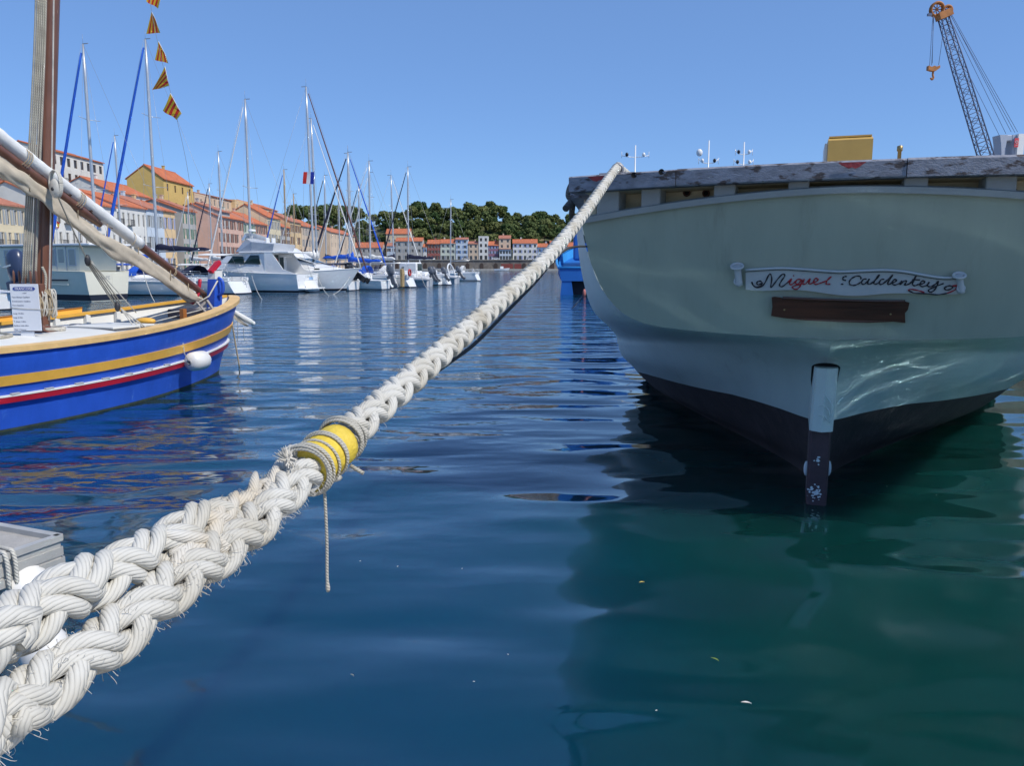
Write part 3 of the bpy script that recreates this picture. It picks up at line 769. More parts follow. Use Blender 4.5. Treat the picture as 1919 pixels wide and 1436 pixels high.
def hull_pts():
    G = []
    for (u0, v0, z0), (um, zm), e in ROWS:
        if v0 is None: v0 = vt(u0, z0)
        line = []
        for t in TS:
            k_ = EAS[e](t)
            line.append((u0 + (um - u0) * k_, v0 + (VM - v0) * t, z0 + (zm - z0) * EASZ[e](t) if e != 'n' else np.interp(t, [0, .03, .06, .1, .15, .22, .3, .4, .5, .6, .7, 1], [.68, .69, .71, .72, .715, .672, .63, .576, .508, .418, .312, .12])))
        for t in np.linspace(.08, 1, 14):
            s_ = math.sqrt(max(0, 1 - t ** 2.2)); line.append((max(.04, um * s_), VM + (VB - VM + max(0, zm) * .7) * t, zm + (.9 if zm > 0 else .1) * t * t))
        G.append(line)
    return np.array(G)
HG = hull_pts()
fine = np.stack([crom(HG[:, i], 4) for i in range(HG.shape[1])], 1)     # smooth across the rows
fine[:, :, 0] = np.maximum(fine[:, :, 0], 0)
def mirror(G): H_ = np.array(G); H_[..., 0] *= -1; return H_
JB = 4 * 4
hb = MB(); hb.grid(fine[JB:]).grid(mirror(fine[JB:]), flip=True)
hull = hb.build('hull', M_HULLW, sch)
hb = MB(); hb.grid(fine[:JB + 1]).grid(mirror(fine[:JB + 1]), flip=True); hb.build('underwater_hull', M_ANTI, sch)
# transom
us = np.linspace(-2.12, 2.12, 61)
def tr_bot(u):
    u = abs(u); return float(np.interp(u, TBU, TBZ))
_o = fine[4 * 7:, 0]; TBU, TBZ = _o[:, 0], _o[:, 2]
def tr_top(u): return 2.785 - .185 * (abs(u) / 2.12) ** 1.7
G = [[(u, vt(u, z), z) for z in np.linspace(tr_bot(u), max(tr_bot(u), tr_top(u)), 12)] for u in us]
tb = MB(); tb.grid(G, flip=True); tb.build('transom', M_TRANS, sch)
# arched moulding over the transom
mb = MB(); P = []
for u in us: P.append([(u, vt(u, tr_top(u)) - .035, tr_top(u) - .035), (u, vt(u, tr_top(u)) - .045, tr_top(u) + .012), (u, vt(u, tr_top(u)) + .06, tr_top(u) + .035), (u, vt(u, tr_top(u)) + .16, tr_top(u) + .03)])
mb.grid(P, smooth=False, flip=True); mb.build('arch_moulding', M_TIMB, sch)
# rail: four planks end to end, following the round of the stern
def rv(u): return vt(u, 2.93) - .02
RZ0, RZ1 = 2.835, 2.965
def rail_z(u): return .02 * (1 - (u / 2.2) ** 2)
cuts = [-2.2, -1.27, .42, 1.3, 2.2]
for i in range(4):
    a, c = cuts[i] + .003, cuts[i + 1] - .003
    b = MB(); pr = []
    for u in np.linspace(a, c, 12):
        w_, z_ = .012 * math.sin(u * 3 + i), rail_z(u); y_ = rv(u) - .02 + .004 * (i % 2)
        pr.append([(u, y_, RZ0 + z_ + .006 * (i % 2)), (u, y_ - .008, RZ1 + z_ - .012), (u, y_ + .012, RZ1 + z_ + .003 * i), (u, y_ + .40, RZ1 + z_ + .003 * i), (u, y_ + .40, RZ0 + z_), (u, y_ + .01, RZ0 + z_ - .004)])
    b.grid(pr, smooth=False, close_j=True, flip=True); L_ = len(b.v) // 6
    b.add(pr[0], [(0, 1, 2, 3, 4, 5)]); b.add(pr[-1], [(5, 4, 3, 2, 1, 0)])
    rl = b.build('rail', M_RAIL, sch)
    if i == 0: rail0 = rl
    if i == 1: rail1 = rl
for side in (-1, 1):                                              # rail carries on along the sides
    b = MB(); pr = []
    for t in np.linspace(0, .93, 22):
        v_ = rv(2.2) + .36 + t * 20; u = np.interp(v_, HG[-1][:, 1], HG[-1][:, 0]) + .06 if v_ > .2 else 2.2
        u = np.interp(v_, [rv(2.2), 2, 5, 9, 14, 18, 21], [2.19, 2.72, 3.18, 3.4, 3.1, 2.15, .9]); z_ = np.interp(v_, [-1, 9, 22], [0, -.33, .5])
        pr.append([(side * (u - .34), v_, RZ0 + z_), (side * (u - .34), v_, RZ1 + z_), (side * (u + .03), v_, RZ1 + z_), (side * (u + .03), v_, RZ0 + z_)])
    b.grid(pr, smooth=False, close_j=True, flip=side < 0); b.add(pr[0], [(0, 1, 2, 3)] if side > 0 else [(3, 2, 1, 0)]); b.build('side_rail', M_RAIL, sch)
    b = MB(); pr = []                                             # bulwark planking under it
    for t in np.linspace(0, 1, 22):
        v_ = rv(2.2) + .5 + t * 19.5; u = np.interp(v_, [rv(2.2), 2, 5, 9, 14, 18, 21], [2.1, 2.63, 3.10, 3.32, 3.0, 2.05, .8]); z_ = np.interp(v_, [-1, 9, 22], [0, -.33, .5])
        pr.append([(side * u, v_, RZ0 + z_), (side * (u + .02), v_, RZ0 + z_ - .3)])
    b.grid(pr, smooth=True, flip=side > 0); b.build('bulwark', M_HULLW, sch)
# red remains of paint on the rail
for u0, u1, par in ((-2.02, -1.86, rail0), (-.05, .14, rail1)):
    b = MB(); n_ = 9
    top = [(u, rv(u) - .0305, RZ1 + rail_z(u) - .014) for u in np.linspace(u0, u1, n_)]
    bot = [(u, rv(u) - .0300, RZ1 + rail_z(u) - .018 - .045 * math.sin(math.pi * k_ / (n_ - 1)) * random.uniform(.7, 1.1)) for k_, u in enumerate(np.linspace(u0, u1, n_))]
    b.grid([bot, top], smooth=False, flip=True); b.build('paint_patch', M_RAILR, par)
# round holes through the rail
for px_, py_, par in ((1190, 329, rail0), (1241, 323, rail0)):
    p = on_tr(px_, py_, .0); u = p[0]
    b = MB(); c_ = np.array([u, rv(u) - .0315, p[2]]); a = np.linspace(0, 6.283, 20, endpoint=False)
    b.add([c_ + np.array([math.cos(t) * .024, 0, math.sin(t) * .024]) for t in a] + [c_ + np.array([math.cos(t) * .02, .003, math.sin(t) * .02]) for t in a], [tuple(range(20, 40))] + [(i, 20 + i, 20 + (i + 1) % 20, (i + 1) % 20) for i in range(20)])
    b.build('drain_hole', M_HOLE, par)
# top timbers between moulding and rail
for px0, px1 in ((1118, 1160), (1202, 1238), (1338, 1378), (1476, 1515), (1690, 1735), (1842, 1900)):
    p0, p1 = on_tr(px0, 385, 0), on_tr(px1, 385, 0)
    um, wd_ = (p0[0] + p1[0]) / 2, p1[0] - p0[0]
    b = MB(); zt, zb = RZ0 + rail_z(um) - .004, tr_top(um) + .01
    y_ = vt(um, tr_top(um)) + .02
    ang = math.atan(.15 * 2 * um / 2.12 ** 2)
    b.box((um, y_ + .10, (zt + zb) / 2 - .02), (wd_, .2, zt - zb + .06), 0, [[math.cos(ang), -math.sin(ang), 0], [math.sin(ang), math.cos(ang), 0], [0, 0, 1]], bev=.008)
    b.build('top_timber', M_TIMB, sch)
for px0 in (1085, 1099):
    p0 = on_tr(px0, 395, 0); b = MB(); b.box((p0[0] + .02, vt(p0[0], 2.7) + .2 + (.2 if px0 < 1090 else 0), 2.68), (.07, .1, .36), bev=.006); b.build('top_timber', M_CREAMB, sch)
# cream planks behind the gaps, under the rail and on the ledge
for z0, z1, y_ in ((2.56, 2.70, .335), (2.708, 2.85, .325)):
    b = MB(); b.grid([[(u, vt(u, 2.75) + y_, z0), (u, vt(u, 2.75) + y_ - .004, z1)] for u in np.linspace(-2.08, 2.08, 30)], flip=True, smooth=False); b.build('bulwark_plank', M_CREAMB, sch)
b = MB(); b.grid([[(u, vt(u, 2.75) + .02, 2.828 + rail_z(u)), (u, vt(u, 2.75) + .37, 2.822 + rail_z(u))] for u in np.linspace(-2.08, 2.08, 30)], flip=False, smooth=False); b.build('rail_underside_plank', M_CREAMB, sch)
b = MB(); b.grid([[(u, vt(u, tr_top(u)) + .12, tr_top(u) + .036), (u, vt(u, tr_top(u)) + .36, tr_top(u) + .04)] for u in np.linspace(-2.1, 2.1, 30)], flip=True, smooth=False); b.build('covering_board', M_CREAMB, sch)
for px_, py_ in ((1287, 361), (1323, 362), (1897, 358)):
    p = on_tr(px_, py_, -.32); b = MB(); b.torus((p[0], p[1], p[2]), .026, .007, (0, 1, 0), m=0); b.lathe([(.001, 0), (.024, 0)], 14, (p[0], p[1] + .004, p[2]), [[1, 0, 0], [0, 0, -1], [0, 1, 0]], m=1)
    b.build('scupper', [mat('rusty_iron', (.11, .05, .03), .8), M_HOLE], sch)
# deck, hatch house in yellow, light fittings
b = MB(); b.grid([[(u * np.interp(v_, [-.6, 2, 5, 9, 14, 18, 21], [2.0, 2.5, 2.95, 3.2, 2.9, 1.95, .7]), v_, 2.36 + np.interp(v_, [-1, 9, 22], [0, -.33, .4])) for u in (-1, -.5, 0, .5, 1)] for v_ in np.linspace(-.55, 21, 20)])
b.build('deck', mat('bleached_deck', (.35, .3, .24), .8, var=.15, vscale=5), sch)
yb = thing('deck_locker', 'mustard yellow box locker standing on the schooner deck above the rail', 'locker', SC0 + SR * (-.22) + SF * 3.6 + np.array([0, 0, 2.2]), -STH)
M_MUST = mat('mustard_paint', (.58, .36, .09), .5, var=.06, vscale=3)
def mu(px_, py_, v_):                                             # pixel on plane v = v_ of the boat
    d = ray(px_, py_); t = (v_ - (CAMP - SC0) @ SF) / (d @ SF); return sc_loc(CAMP + d * t)
a, c, e = mu(1553, 257, 3.4), mu(1637, 257, 3.4), mu(1637, 300, 3.4)
b = MB(); ux = sc_loc(np.array(XF[yb.name][0]))
prof = [(0, .0), (1.5, .0), (1.5, a[2] - .02 - 2.2), (.12, a[2] - 2.2), (0, a[2] - 2.24)]
b.prism(prof, c[0] - a[0], lambda v_, z_, u: (a[0] + u - ux[0], 3.4 + v_ - ux[1], z_)); b.build('body', M_MUST, yb)
b = MB(); b.box(((a[0] + c[0]) / 2 - ux[0], 4.15 - ux[1], a[2] - 2.185), (c[0] - a[0] - .02, 1.3, .02)); b.build('lid', M_MUST, yb)
b = MB(); b.prism([(0, 0), (.9, 0), (.9, a[2] - 2.24), (.2, a[2] - 2.24), (0, .3)], .03, lambda v_, z_, u: (a[0] - .033 + u - ux[0], 3.45 + v_ - ux[1], z_)); b.build('side_panel', M_WHT, yb)
for k_ in (-.3, .3):
    b = MB(); b.box(((a[0] + c[0]) / 2 + k_ - ux[0], 3.39 - ux[1], .12), (.08, .03, .05)); b.build('hinge', M_IRON, yb)
cap = mu(1686, 284, 2.4); b = MB(); b.lathe([(.02, -.6), (.02, 0), (.03, .01), (.03, .06), (.001, .07)], 10, cap); b.build('vent_cap', mat('brass', (.4, .28, .12), .4, .7), sch)
# rudder: painted head in its trunk, blade down to the water
r0, r1, r2 = mu(1548, 692, .05), mu(1538, 805, .05), mu(1529, 952, .05)
M_RUD = mat('brown_rudder_paint', (.075, .038, .042), .6, var=.2, vscale=6, bump=.25, bscale=18, col2=(.50, .52, .55), c2scale=5, c2lo=.66, c2hi=.68)
rud = link('rudder', None, sch); rud.empty_display_size = .1
def slab(p, q_, w0, w1, v0, v1, n_, bulge=0.0):
    G_ = []
    for t in np.linspace(0, 1, n_):
        c_ = p * (1 - t) + q_ * t; w_ = w0 * (1 - t) + w1 * t
        G_.append([(c_[0] - w_ / 2, v0 + .03, c_[2]), (c_[0] - w_ / 2 + .02, v0, c_[2]), (c_[0], v0 - bulge, c_[2]), (c_[0] + w_ / 2 - .02, v0, c_[2]), (c_[0] + w_ / 2, v0 + .03, c_[2]), (c_[0] + w_ / 2, v1, c_[2]), (c_[0] - w_ / 2, v1, c_[2])])
    b_ = MB(); b_.grid(G_, smooth=False, close_j=True); b_.add(G_[0], [tuple(range(7))]); b_.add(G_[-1], [tuple(range(7))[::-1]]); return b_
slab(r0 + np.array([0, 0, .02]), r1, .20, .20, -.045, .62, 8, .05).build('rudder_head', M_HULLW, rud)
slab(r1 + np.array([0, 0, .001]), r2 + np.array([0, 0, -.7]), .185, .17, .035, .58, 10).build('rudder_blade', M_RUD, rud)
def zr(x, y): return mu(1180 + x / 2.544, 660 + y / 2.544, -.088)   # carved leaf scrolls on the head
b = MB()
for cv in ([(928, 208), (950, 228), (966, 262), (966, 300), (952, 338)], [(902, 256), (930, 258), (950, 280), (956, 310)], [(902, 302), (926, 304), (944, 328)], [(992, 250), (1002, 232), (1016, 218)]): b.tube(crom([zr(*p) for p in cv[:5]], 5), .007, 6)
for c_ in ((928, 236), (922, 324)): b.torus(zr(*c_), .014, .005, (0, 1, 0), 12, 6)
b.build('carved_scroll', M_HULLW, rud)
b = MB(); rf = random.Random(5)                                     # flaked paint showing the old white
for cx_, cy_, wx, wy, n_ in ((885, 665, 38, 42, 46), (897, 515, 14, 20, 9), (930, 372, 4, 4, 2)):
    for _ in range(n_):
        x_, y_ = cx_ + rf.gauss(0, wx * .42), cy_ + rf.gauss(0, wy * .42); x_ = min(max(x_, cx_ - 38), cx_ + 36); r_ = rf.uniform(2, 9)
        pts = [mu(1180 + (x_ + r_ * math.cos(a) * rf.uniform(.5, 1.2)) / 2.544, 660 + (y_ + r_ * .8 * math.sin(a) * rf.uniform(.5, 1.2)) / 2.544, .031 - .0002 * (_ % 9)) for a in np.linspace(0, 5.5, 7)]
        b.poly(pts)
fk = b.build('paint_flakes', M_WHT, rud); fk['kind'] = 'stuff'
for sx_ in (-1, 1):
    b = MB(); p = mu(1532 + sx_ * 21, 878, .30); b.ball(p, (.025, .03, .075), 10); b.build('pintle_plate', M_WHT, rud)
b = MB(); a = np.linspace(0, math.pi, 13)                          # dark trunk opening around the head
tp = r0 + np.array([0, .0, -.02])
vc = lambda z_: np.interp(z_, [.42, .86, 1.2, 1.45, 1.59], [.66, .60, .30, -.12, -.55]) - .05
ring = [(tp[0] + .122 * math.cos(t), tp[2] + .03 + .05 * math.sin(t)) for t in a] + [(tp[0] - .118, tp[2] - .12), (tp[0] - .09, tp[2] - .3), (tp[0] + .09, tp[2] - .3), (tp[0] + .118, tp[2] - .12)]
b.poly([(x_, vc(z_), z_) for x_, z_ in ring]); b.build('rudder_trunk', M_HOLE, sch)
# stern post and keel
b = MB(); b.box((0, .66, -.05), (.13, .22, 2.0)); b.build('stern_post', M_ANTI, sch)

# name scroll: thick painted board with rolled ends, following the transom
def Z8(x, y): return (1340 + x / 3.314, 460 + y / 3.314)           # coordinates read from an enlarged view
sb = MB(); topl = [(190, 150), (300, 143), (420, 138), (560, 146), (760, 160), (900, 155), (1050, 150), (1180, 160), (1300, 182), (1420, 198), (1540, 192)]
botl = [(190, 275), (300, 282), (420, 277), (560, 280), (760, 308), (900, 313), (1050, 300), (1180, 298), (1300, 303), (1420, 305), (1545, 300)]
def ontr2(pts, off): return np.array([on_tr(*Z8(*p), off) for p in pts])
TL, BL = crom(ontr2(topl, .035), 3), crom(ontr2(botl, .03), 3)
TB, BB = crom(ontr2(topl, .0), 3), crom(ontr2(botl, .0), 3)
sb.grid([TB, TL, TL * .8 + BL * .2, TL * .2 + BL * .8, BL, BB], smooth=False, flip=True)
M_SCR = mat('scroll_white_paint', (0.50, 0.51, 0.50), 0.45, var=.06, vscale=5, bump=.1, bscale=25)
scr = sb.build('name_board', M_SCR, sch)
for top_, bot_, w_ in (((138, 122), (150, 245), .052), ((1515, 178), (1530, 290), .045)):
    p, q_ = on_tr(*Z8(*top_), .04), on_tr(*Z8(*bot_), .04)
    b = MB(); ax = q_ - p
    b.tube([p + ax * t for t in np.linspace(0, 1, 9)], [w_ * (1.25 if t < .12 else .88 + .2 * abs(t - .55)) for t in np.linspace(0, 1, 9)], 14, flat=.6)
    b.torus(p + np.array([0, -.02, -.01]), w_ * .9, .010, (0, -.6, 1)); b.torus(q_ + np.array([-.01, -.03, .03]), w_ * .55, .007, (0, -1, .2))
    b.build('scroll_end', M_SCR, scr)
b = MB(); b.tube(TL + np.array([0, -.008, -.004]), .010, 6); b.build('scroll_edge', M_SCR, scr)
b = MB(); b.tube(TL + np.array([0, -.012, -.018]), .0022, 5); b.build('edge_line', M_BLK, scr)
LET = {'k': [
 [(287, 236), (270, 244), (258, 236), (266, 224), (284, 222), (292, 236), (278, 254), (248, 256), (232, 240), (228, 226)],
 [(228, 226), (240, 252), (272, 262), (305, 240), (330, 190), (344, 178), (352, 205), (346, 256), (356, 254), (388, 210), (420, 178), (433, 188), (412, 220), (400, 246), (416, 256), (452, 230)],
 [(814, 216), (800, 216), (793, 206), (800, 195), (818, 191)], [(906, 210), (904, 194), (880, 190), (850, 204), (834, 224), (838, 242), (862, 248), (890, 238), (908, 226)],
 [(942, 208), (922, 210), (910, 230), (922, 242), (944, 226), (958, 208), (948, 236), (966, 238), (996, 214)],
 [(966, 238), (1000, 212), (1022, 182), (1006, 196), (986, 232), (1000, 240), (1024, 226)],
 [(1052, 210), (1032, 212), (1020, 234), (1034, 242), (1062, 222), (1104, 184), (1078, 222), (1072, 240), (1092, 240)],
 [(1086, 238), (1118, 226), (1128, 214), (1112, 212), (1100, 232), (1116, 246), (1148, 234)],
 [(1160, 218), (1148, 244), (1172, 222), (1190, 222), (1178, 246), (1206, 240)], [(1206, 240), (1232, 214), (1250, 190), (1226, 238), (1240, 250), (1262, 242)], [(1224, 212), (1272, 214)],
 [(1262, 242), (1294, 236), (1302, 222), (1284, 222), (1272, 244), (1288, 256), (1318, 246)],
 [(1330, 226), (1320, 250), (1338, 256), (1366, 242), (1386, 222)], [(1388, 220), (1378, 252), (1358, 282), (1336, 290), (1326, 278), (1352, 262), (1420, 236)],
 [(1440, 256), (1424, 264), (1436, 276), (1462, 272), (1476, 258), (1456, 250), (1430, 258)], [(1200, 280), (1240, 296), (1320, 300), (1380, 306), (1440, 298)],
 [(784, 238), (790, 242), (796, 238)]],
 'r': [[(452, 230), (476, 206), (462, 238), (478, 242), (500, 222)], [(486, 190), (490, 186)],
 [(532, 210), (510, 212), (500, 232), (514, 240), (540, 212), (530, 250), (506, 272), (480, 262), (494, 250), (548, 236)],
 [(554, 208), (546, 236), (562, 238), (592, 206), (582, 236), (600, 238)], [(600, 234), (632, 222), (640, 208), (622, 206), (612, 228), (626, 242), (660, 232)],
 [(660, 232), (698, 216), (722, 192), (700, 212), (690, 240), (716, 240)], [(1200, 280), (1214, 272), (1262, 280), (1300, 292)],
 [(1440, 298), (1490, 276), (1500, 256), (1476, 250), (1524, 246)]]}
for key, mm, nm in (('k', M_BLK, 'black_letter'), ('r', M_RED, 'red_letter')):
    for st_ in LET[key]:
        P = crom(np.array(st_, float), 5) if len(st_) > 2 else np.array(st_, float)
        Q = np.array([on_tr(*Z8(*p), .038) for p in P])
        w_ = np.array([.0030 + .0034 * abs(math.sin(i * .55 + .5)) for i in range(len(Q))])
        b = MB(); b.tube(Q, w_, 6); b.build(nm, mm, scr)
# varnished board below the name
pl = [(352, 322), (372, 318), (420, 326), (700, 338), (960, 346), (1180, 347), (1208, 356), (1198, 400), (1180, 420), (1182, 482), (1110, 474), (960, 482), (760, 476), (560, 466), (430, 452), (348, 438), (356, 380)]
F0, F1 = ontr2(pl, .05), ontr2(pl, .002); n_ = len(pl)
b = MB(); b.add(list(F0) + list(F1), [tuple(range(n_))[::-1]] + [(i, (i + 1) % n_, n_ + (i + 1) % n_, n_ + i) for i in range(n_)]); bd = b.build('varnished_board', M_VARN, sch)
b = MB(); b.tube(crom(ontr2(pl[2:6], .055), 4), .012, 6); b.build('top_bead', M_VARN, bd)
for p in ((430, 400), (1090, 428)):
    b = MB(); b.ball(on_tr(*Z8(*p), .052), .008, 8); b.build('screw_head', mat('brass', (.4, .28, .12), .4, .7), bd)
# fairlead ring on the rail
fl = on_tr(1154, 309, .0); FLP = SC0 + SR * fl[0] + SF * (rv(fl[0]) + .06) + np.array([0, 0, RZ1 + .06])
flt = link('fairlead', None, sch)
b = MB(); b.torus((fl[0], rv(fl[0]) + .06, RZ1 + .045), .042, .014, (-.25, 1, .1), 22, 10); b.build('ring', mat('galvanised_iron', (.30, .30, .32), .5, .6, var=.2, vscale=10), flt)
b = MB(); b.box((fl[0], rv(fl[0]) + .1, RZ1 + .008), (.3, .16, .02), bev=.004); b.build('base_plate', mat('galvanised_iron', (.3, .3, .32), .5, .6), flt)
# ================================================================== rope materials
def rope_mat(name, col, freq, lobes, dist, dirt=None, rough=.85):
    m = bpy.data.materials.new(name); m.use_nodes = True; nt = m.node_tree; L = nt.links; bs = nt.nodes['Principled BSDF']
    bs.inputs['Roughness'].default_value = rough; bs.inputs['Specular IOR Level'].default_value = .25
    uv = nt.nodes.new('ShaderNodeUVMap'); sp = nt.nodes.new('ShaderNodeSeparateXYZ'); L.new(uv.outputs[0], sp.inputs[0])
    def mt(op, a, c):
        n = nt.nodes.new('ShaderNodeMath'); n.operation = op
        for i, x in enumerate((a, c)):
            if isinstance(x, (int, float)): n.inputs[i].default_value = x
            elif x is not None: L.new(x, n.inputs[i])
        return n.outputs[0]
    ph = mt('ADD', mt('MULTIPLY', sp.outputs[0], freq), mt('MULTIPLY', sp.outputs[1], float(lobes)))
    tc = nt.nodes.new('ShaderNodeTexCoord'); nz = nt.nodes.new('ShaderNodeTexNoise'); nz.inputs['Scale'].default_value = 60; nz.inputs['Detail'].default_value = 4
    L.new(tc.outputs['Object'], nz.inputs['Vector'])
    ph = mt('ADD', ph, mt('MULTIPLY', nz.outputs['Fac'], .35))
    sn = mt('ABSOLUTE', mt('SINE', mt('MULTIPLY', ph, math.pi), None), None)
    hh = mt('ADD', mt('POWER', sn, .6), mt('MULTIPLY', nz.outputs['Fac'], .5))
    bp = nt.nodes.new('ShaderNodeBump'); bp.inputs['Strength'].default_value = .85; bp.inputs['Distance'].default_value = dist
    L.new(hh, bp.inputs['Height']); L.new(bp.outputs[0], bs.inputs['Normal'])
    n2 = nt.nodes.new('ShaderNodeTexNoise'); n2.inputs['Scale'].default_value = 7; n2.inputs['Detail'].default_value = 6; L.new(tc.outputs['Object'], n2.inputs['Vector'])
    rp = nt.nodes.new('ShaderNodeMapRange'); rp.inputs[1].default_value, rp.inputs[2].default_value = .42, .72; L.new(n2.outputs['Fac'], rp.inputs[0])
    mx = nt.nodes.new('ShaderNodeMix'); mx.data_type = 'RGBA'; mx.inputs[6].default_value = (*col, 1); mx.inputs[7].default_value = (*(dirt or tuple(c * .72 for c in col)), 1)
    L.new(rp.outputs[0], mx.inputs[0]); L.new(mx.outputs[2], bs.inputs['Base Color'])
    return m
M_ROPE_G = rope_mat('grey_hemp_rope', (.42, .39, .32), 26, 2, .008)
M_ROPE_T = rope_mat('tan_rope', (.45, .36, .24), 45, 3, .005)
M_ROPE_W = rope_mat('off_white_rope', (.60, .57, .50), 45, 3, .005)

# ================================================================== the blue and ochre lateen bark on the left
FS, FTH = np.array([-6.3, 16.7, 0.0]), math.radians(20.0)
FL = 10.5
M_BLUE = mat('bark_blue_paint', (0.022, 0.09, 0.50), 0.36, var=.13, vscale=2.0, bump=.14, bscale=7, col2=(0.10, 0.22, 0.56), c2scale=4.5, c2lo=.62, c2hi=.76, stretch=(1, 1.4, .6), detail=7)
M_OCHRE = mat('bark_ochre_paint', (0.76, 0.41, 0.06), 0.45, var=.10, vscale=3, bump=.14, bscale=9, col2=(.50, .30, .10), c2scale=6, c2lo=.64, c2hi=.76, detail=7)
M_OCHREL = mat('bark_light_ochre_paint', (0.72, 0.47, 0.19), 0.55, var=.12, vscale=4, bump=.2, bscale=12, col2=(.42, .22, .12), c2scale=9, c2lo=.66, c2hi=.72, detail=7)
M_REDP = mat('bark_red_paint', (0.46, 0.012, 0.03), 0.4, var=.12, vscale=4, bump=.08, bscale=8, col2=(.6, .3, .3), c2scale=9, c2lo=.72, c2hi=.76)
M_BWHITE = mat('bark_white_paint', (0.70, 0.69, 0.64), 0.5, var=.06, vscale=3, bump=.08, bscale=9, col2=(.45, .42, .36), c2scale=3, c2lo=.66, c2hi=.78)
M_SPAR = mat('varnished_spar', (0.15, 0.062, 0.036), 0.4, var=.3, vscale=4, bump=.15, bscale=12, stretch=(1, 1, .3), coat=.25, col2=(.3, .2, .13), c2scale=7, c2lo=.66, c2hi=.7)
M_SAIL = mat('beige_sailcloth', (0.50, 0.43, 0.33), 0.9, var=.12, vscale=4, bump=.5, bscale=7)
M_CLOTH = mat('white_wrapping_cloth', (0.74, 0.73, 0.70), 0.8, var=.06, vscale=6, bump=.4, bscale=9)
M_DECKW = mat('grey_weathered_deck', (0.25, 0.2, 0.17), .8, var=.25, vscale=4, stretch=(6, .6, 1), bump=.3, bscale=12)
bark = thing('lateen_bark', 'blue and ochre striped wooden lateen bark with a brown mast and furled sail', 'boat', FS, -FTH)
def f_w(u, v, z): return FS + u * np.array([math.cos(FTH), -math.sin(FTH), 0]) + v * np.array([math.sin(FTH), math.cos(FTH), 0]) + np.array([0, 0, z])
def f_l(p):
    q_ = np.asarray(p, float) - FS; return np.array([q_[0] * math.cos(FTH) - q_[1] * math.sin(FTH), q_[0] * math.sin(FTH) + q_[1] * math.cos(FTH), q_[2]])
def sheer(s): return 1.12 + .40 * ((s - 6) / 6.3) ** 2 if s < 6 else 1.12 + .34 * ((s - 6) / 4.5) ** 2
def fh(t, f):
    """t 0..1 bow to stern, f height as a fraction of the sheer -> starboard point"""
    s = FL * t; z = f * sheer(s); s0 = -.36 * max(z, -.3)
    s = s0 + (FL - 2 * s0) * t; z = f * sheer(s)
    sn = max(0.0, math.sin(math.pi * t))
    bw, bs_ = 1.68 * sn ** .82, 1.90 * sn ** .60
    k_ = max(0, min(1, f)); b_ = bw + (bs_ - bw) * (k_ * k_ * (3 - 2 * k_) * .5 + .5 * k_)
    if f < 0: b_ = bw * math.sqrt(max(0, 1 - (f / .62) ** 2))
    return np.array([b_ + .045, -s, z])
TT = (1 - np.cos(np.linspace(0, math.pi, 57))) / 2
def fnorm(t, f):
    e = .004; a = fh(min(1, t + e), f) - fh(max(0, t - e), f); n_ = np.array([-a[1], a[0], 0]); n_ = n_ / (np.linalg.norm(n_) + 1e-9)
    return n_ if n_[0] > 0 or True else -n_
def both(fn):
    b_ = MB()
    G_ = np.array(fn()); b_.grid(G_, flip=True); b_.grid(mirror(G_)); return b_
FF = [-.6, -.45, -.25, -.1, 0, .15, .3, .45, .6, .75, .88, 1.0]
b = MB(); G = np.array([[fh(t, f) for t in TT] for f in FF]); b.grid(G, flip=False); b.grid(mirror(G), flip=True)
b.build('hull', M_BLUE, bark)
b = MB(); G = np.array([[fh(t, f) + fnorm(t, f) * .003 for t in TT] for f in (-.2, -.1, .0, .03)]); b.grid(G); b.grid(mirror(G), flip=True); b.build('waterline_growth', mat('waterline_growth', (.03, .045, .03), .8, var=.4, vscale=9), bark)
def strip(name, f0, f1, th, m, parent=bark, rng=(0, 1), sides=(1, -1), top=None):
    o = None
    for sd in sides:
        b_ = MB(); ts = [t for t in TT if rng[0] <= t <= rng[1]]
        G_ = np.array([[fh(t, f0) - fnorm(t, f0) * .004, fh(t, f0) + fnorm(t, f0) * th, fh(t, f1) + fnorm(t, f1) * th, fh(t, f1) - fnorm(t, f1) * .004] for t in ts])
        if sd < 0: G_ = mirror(G_)
        b_.grid(G_, smooth=False, flip=(sd < 0)); o = b_.build(name, m, parent)
        if top:
            b_ = MB(); d = np.array([0, 0, .004]); G2 = np.array([[fh(t, f1) + fnorm(t, f1) * (th + .003) + d * -3, fh(t, f1) + fnorm(t, f1) * (th + .003) + d * 2, fh(t, f1) + d * 3] for t in ts])
            if sd < 0: G2 = mirror(G2)
            b_.grid(G2, smooth=False, flip=(sd < 0)); b_.build('white_edge', top, o)
    return o
strip('ochre_stripe', .565, .685, .022, M_OCHRE)
strip('rub_rail', .355, .44, .055, M_REDP, top=M_BWHITE)
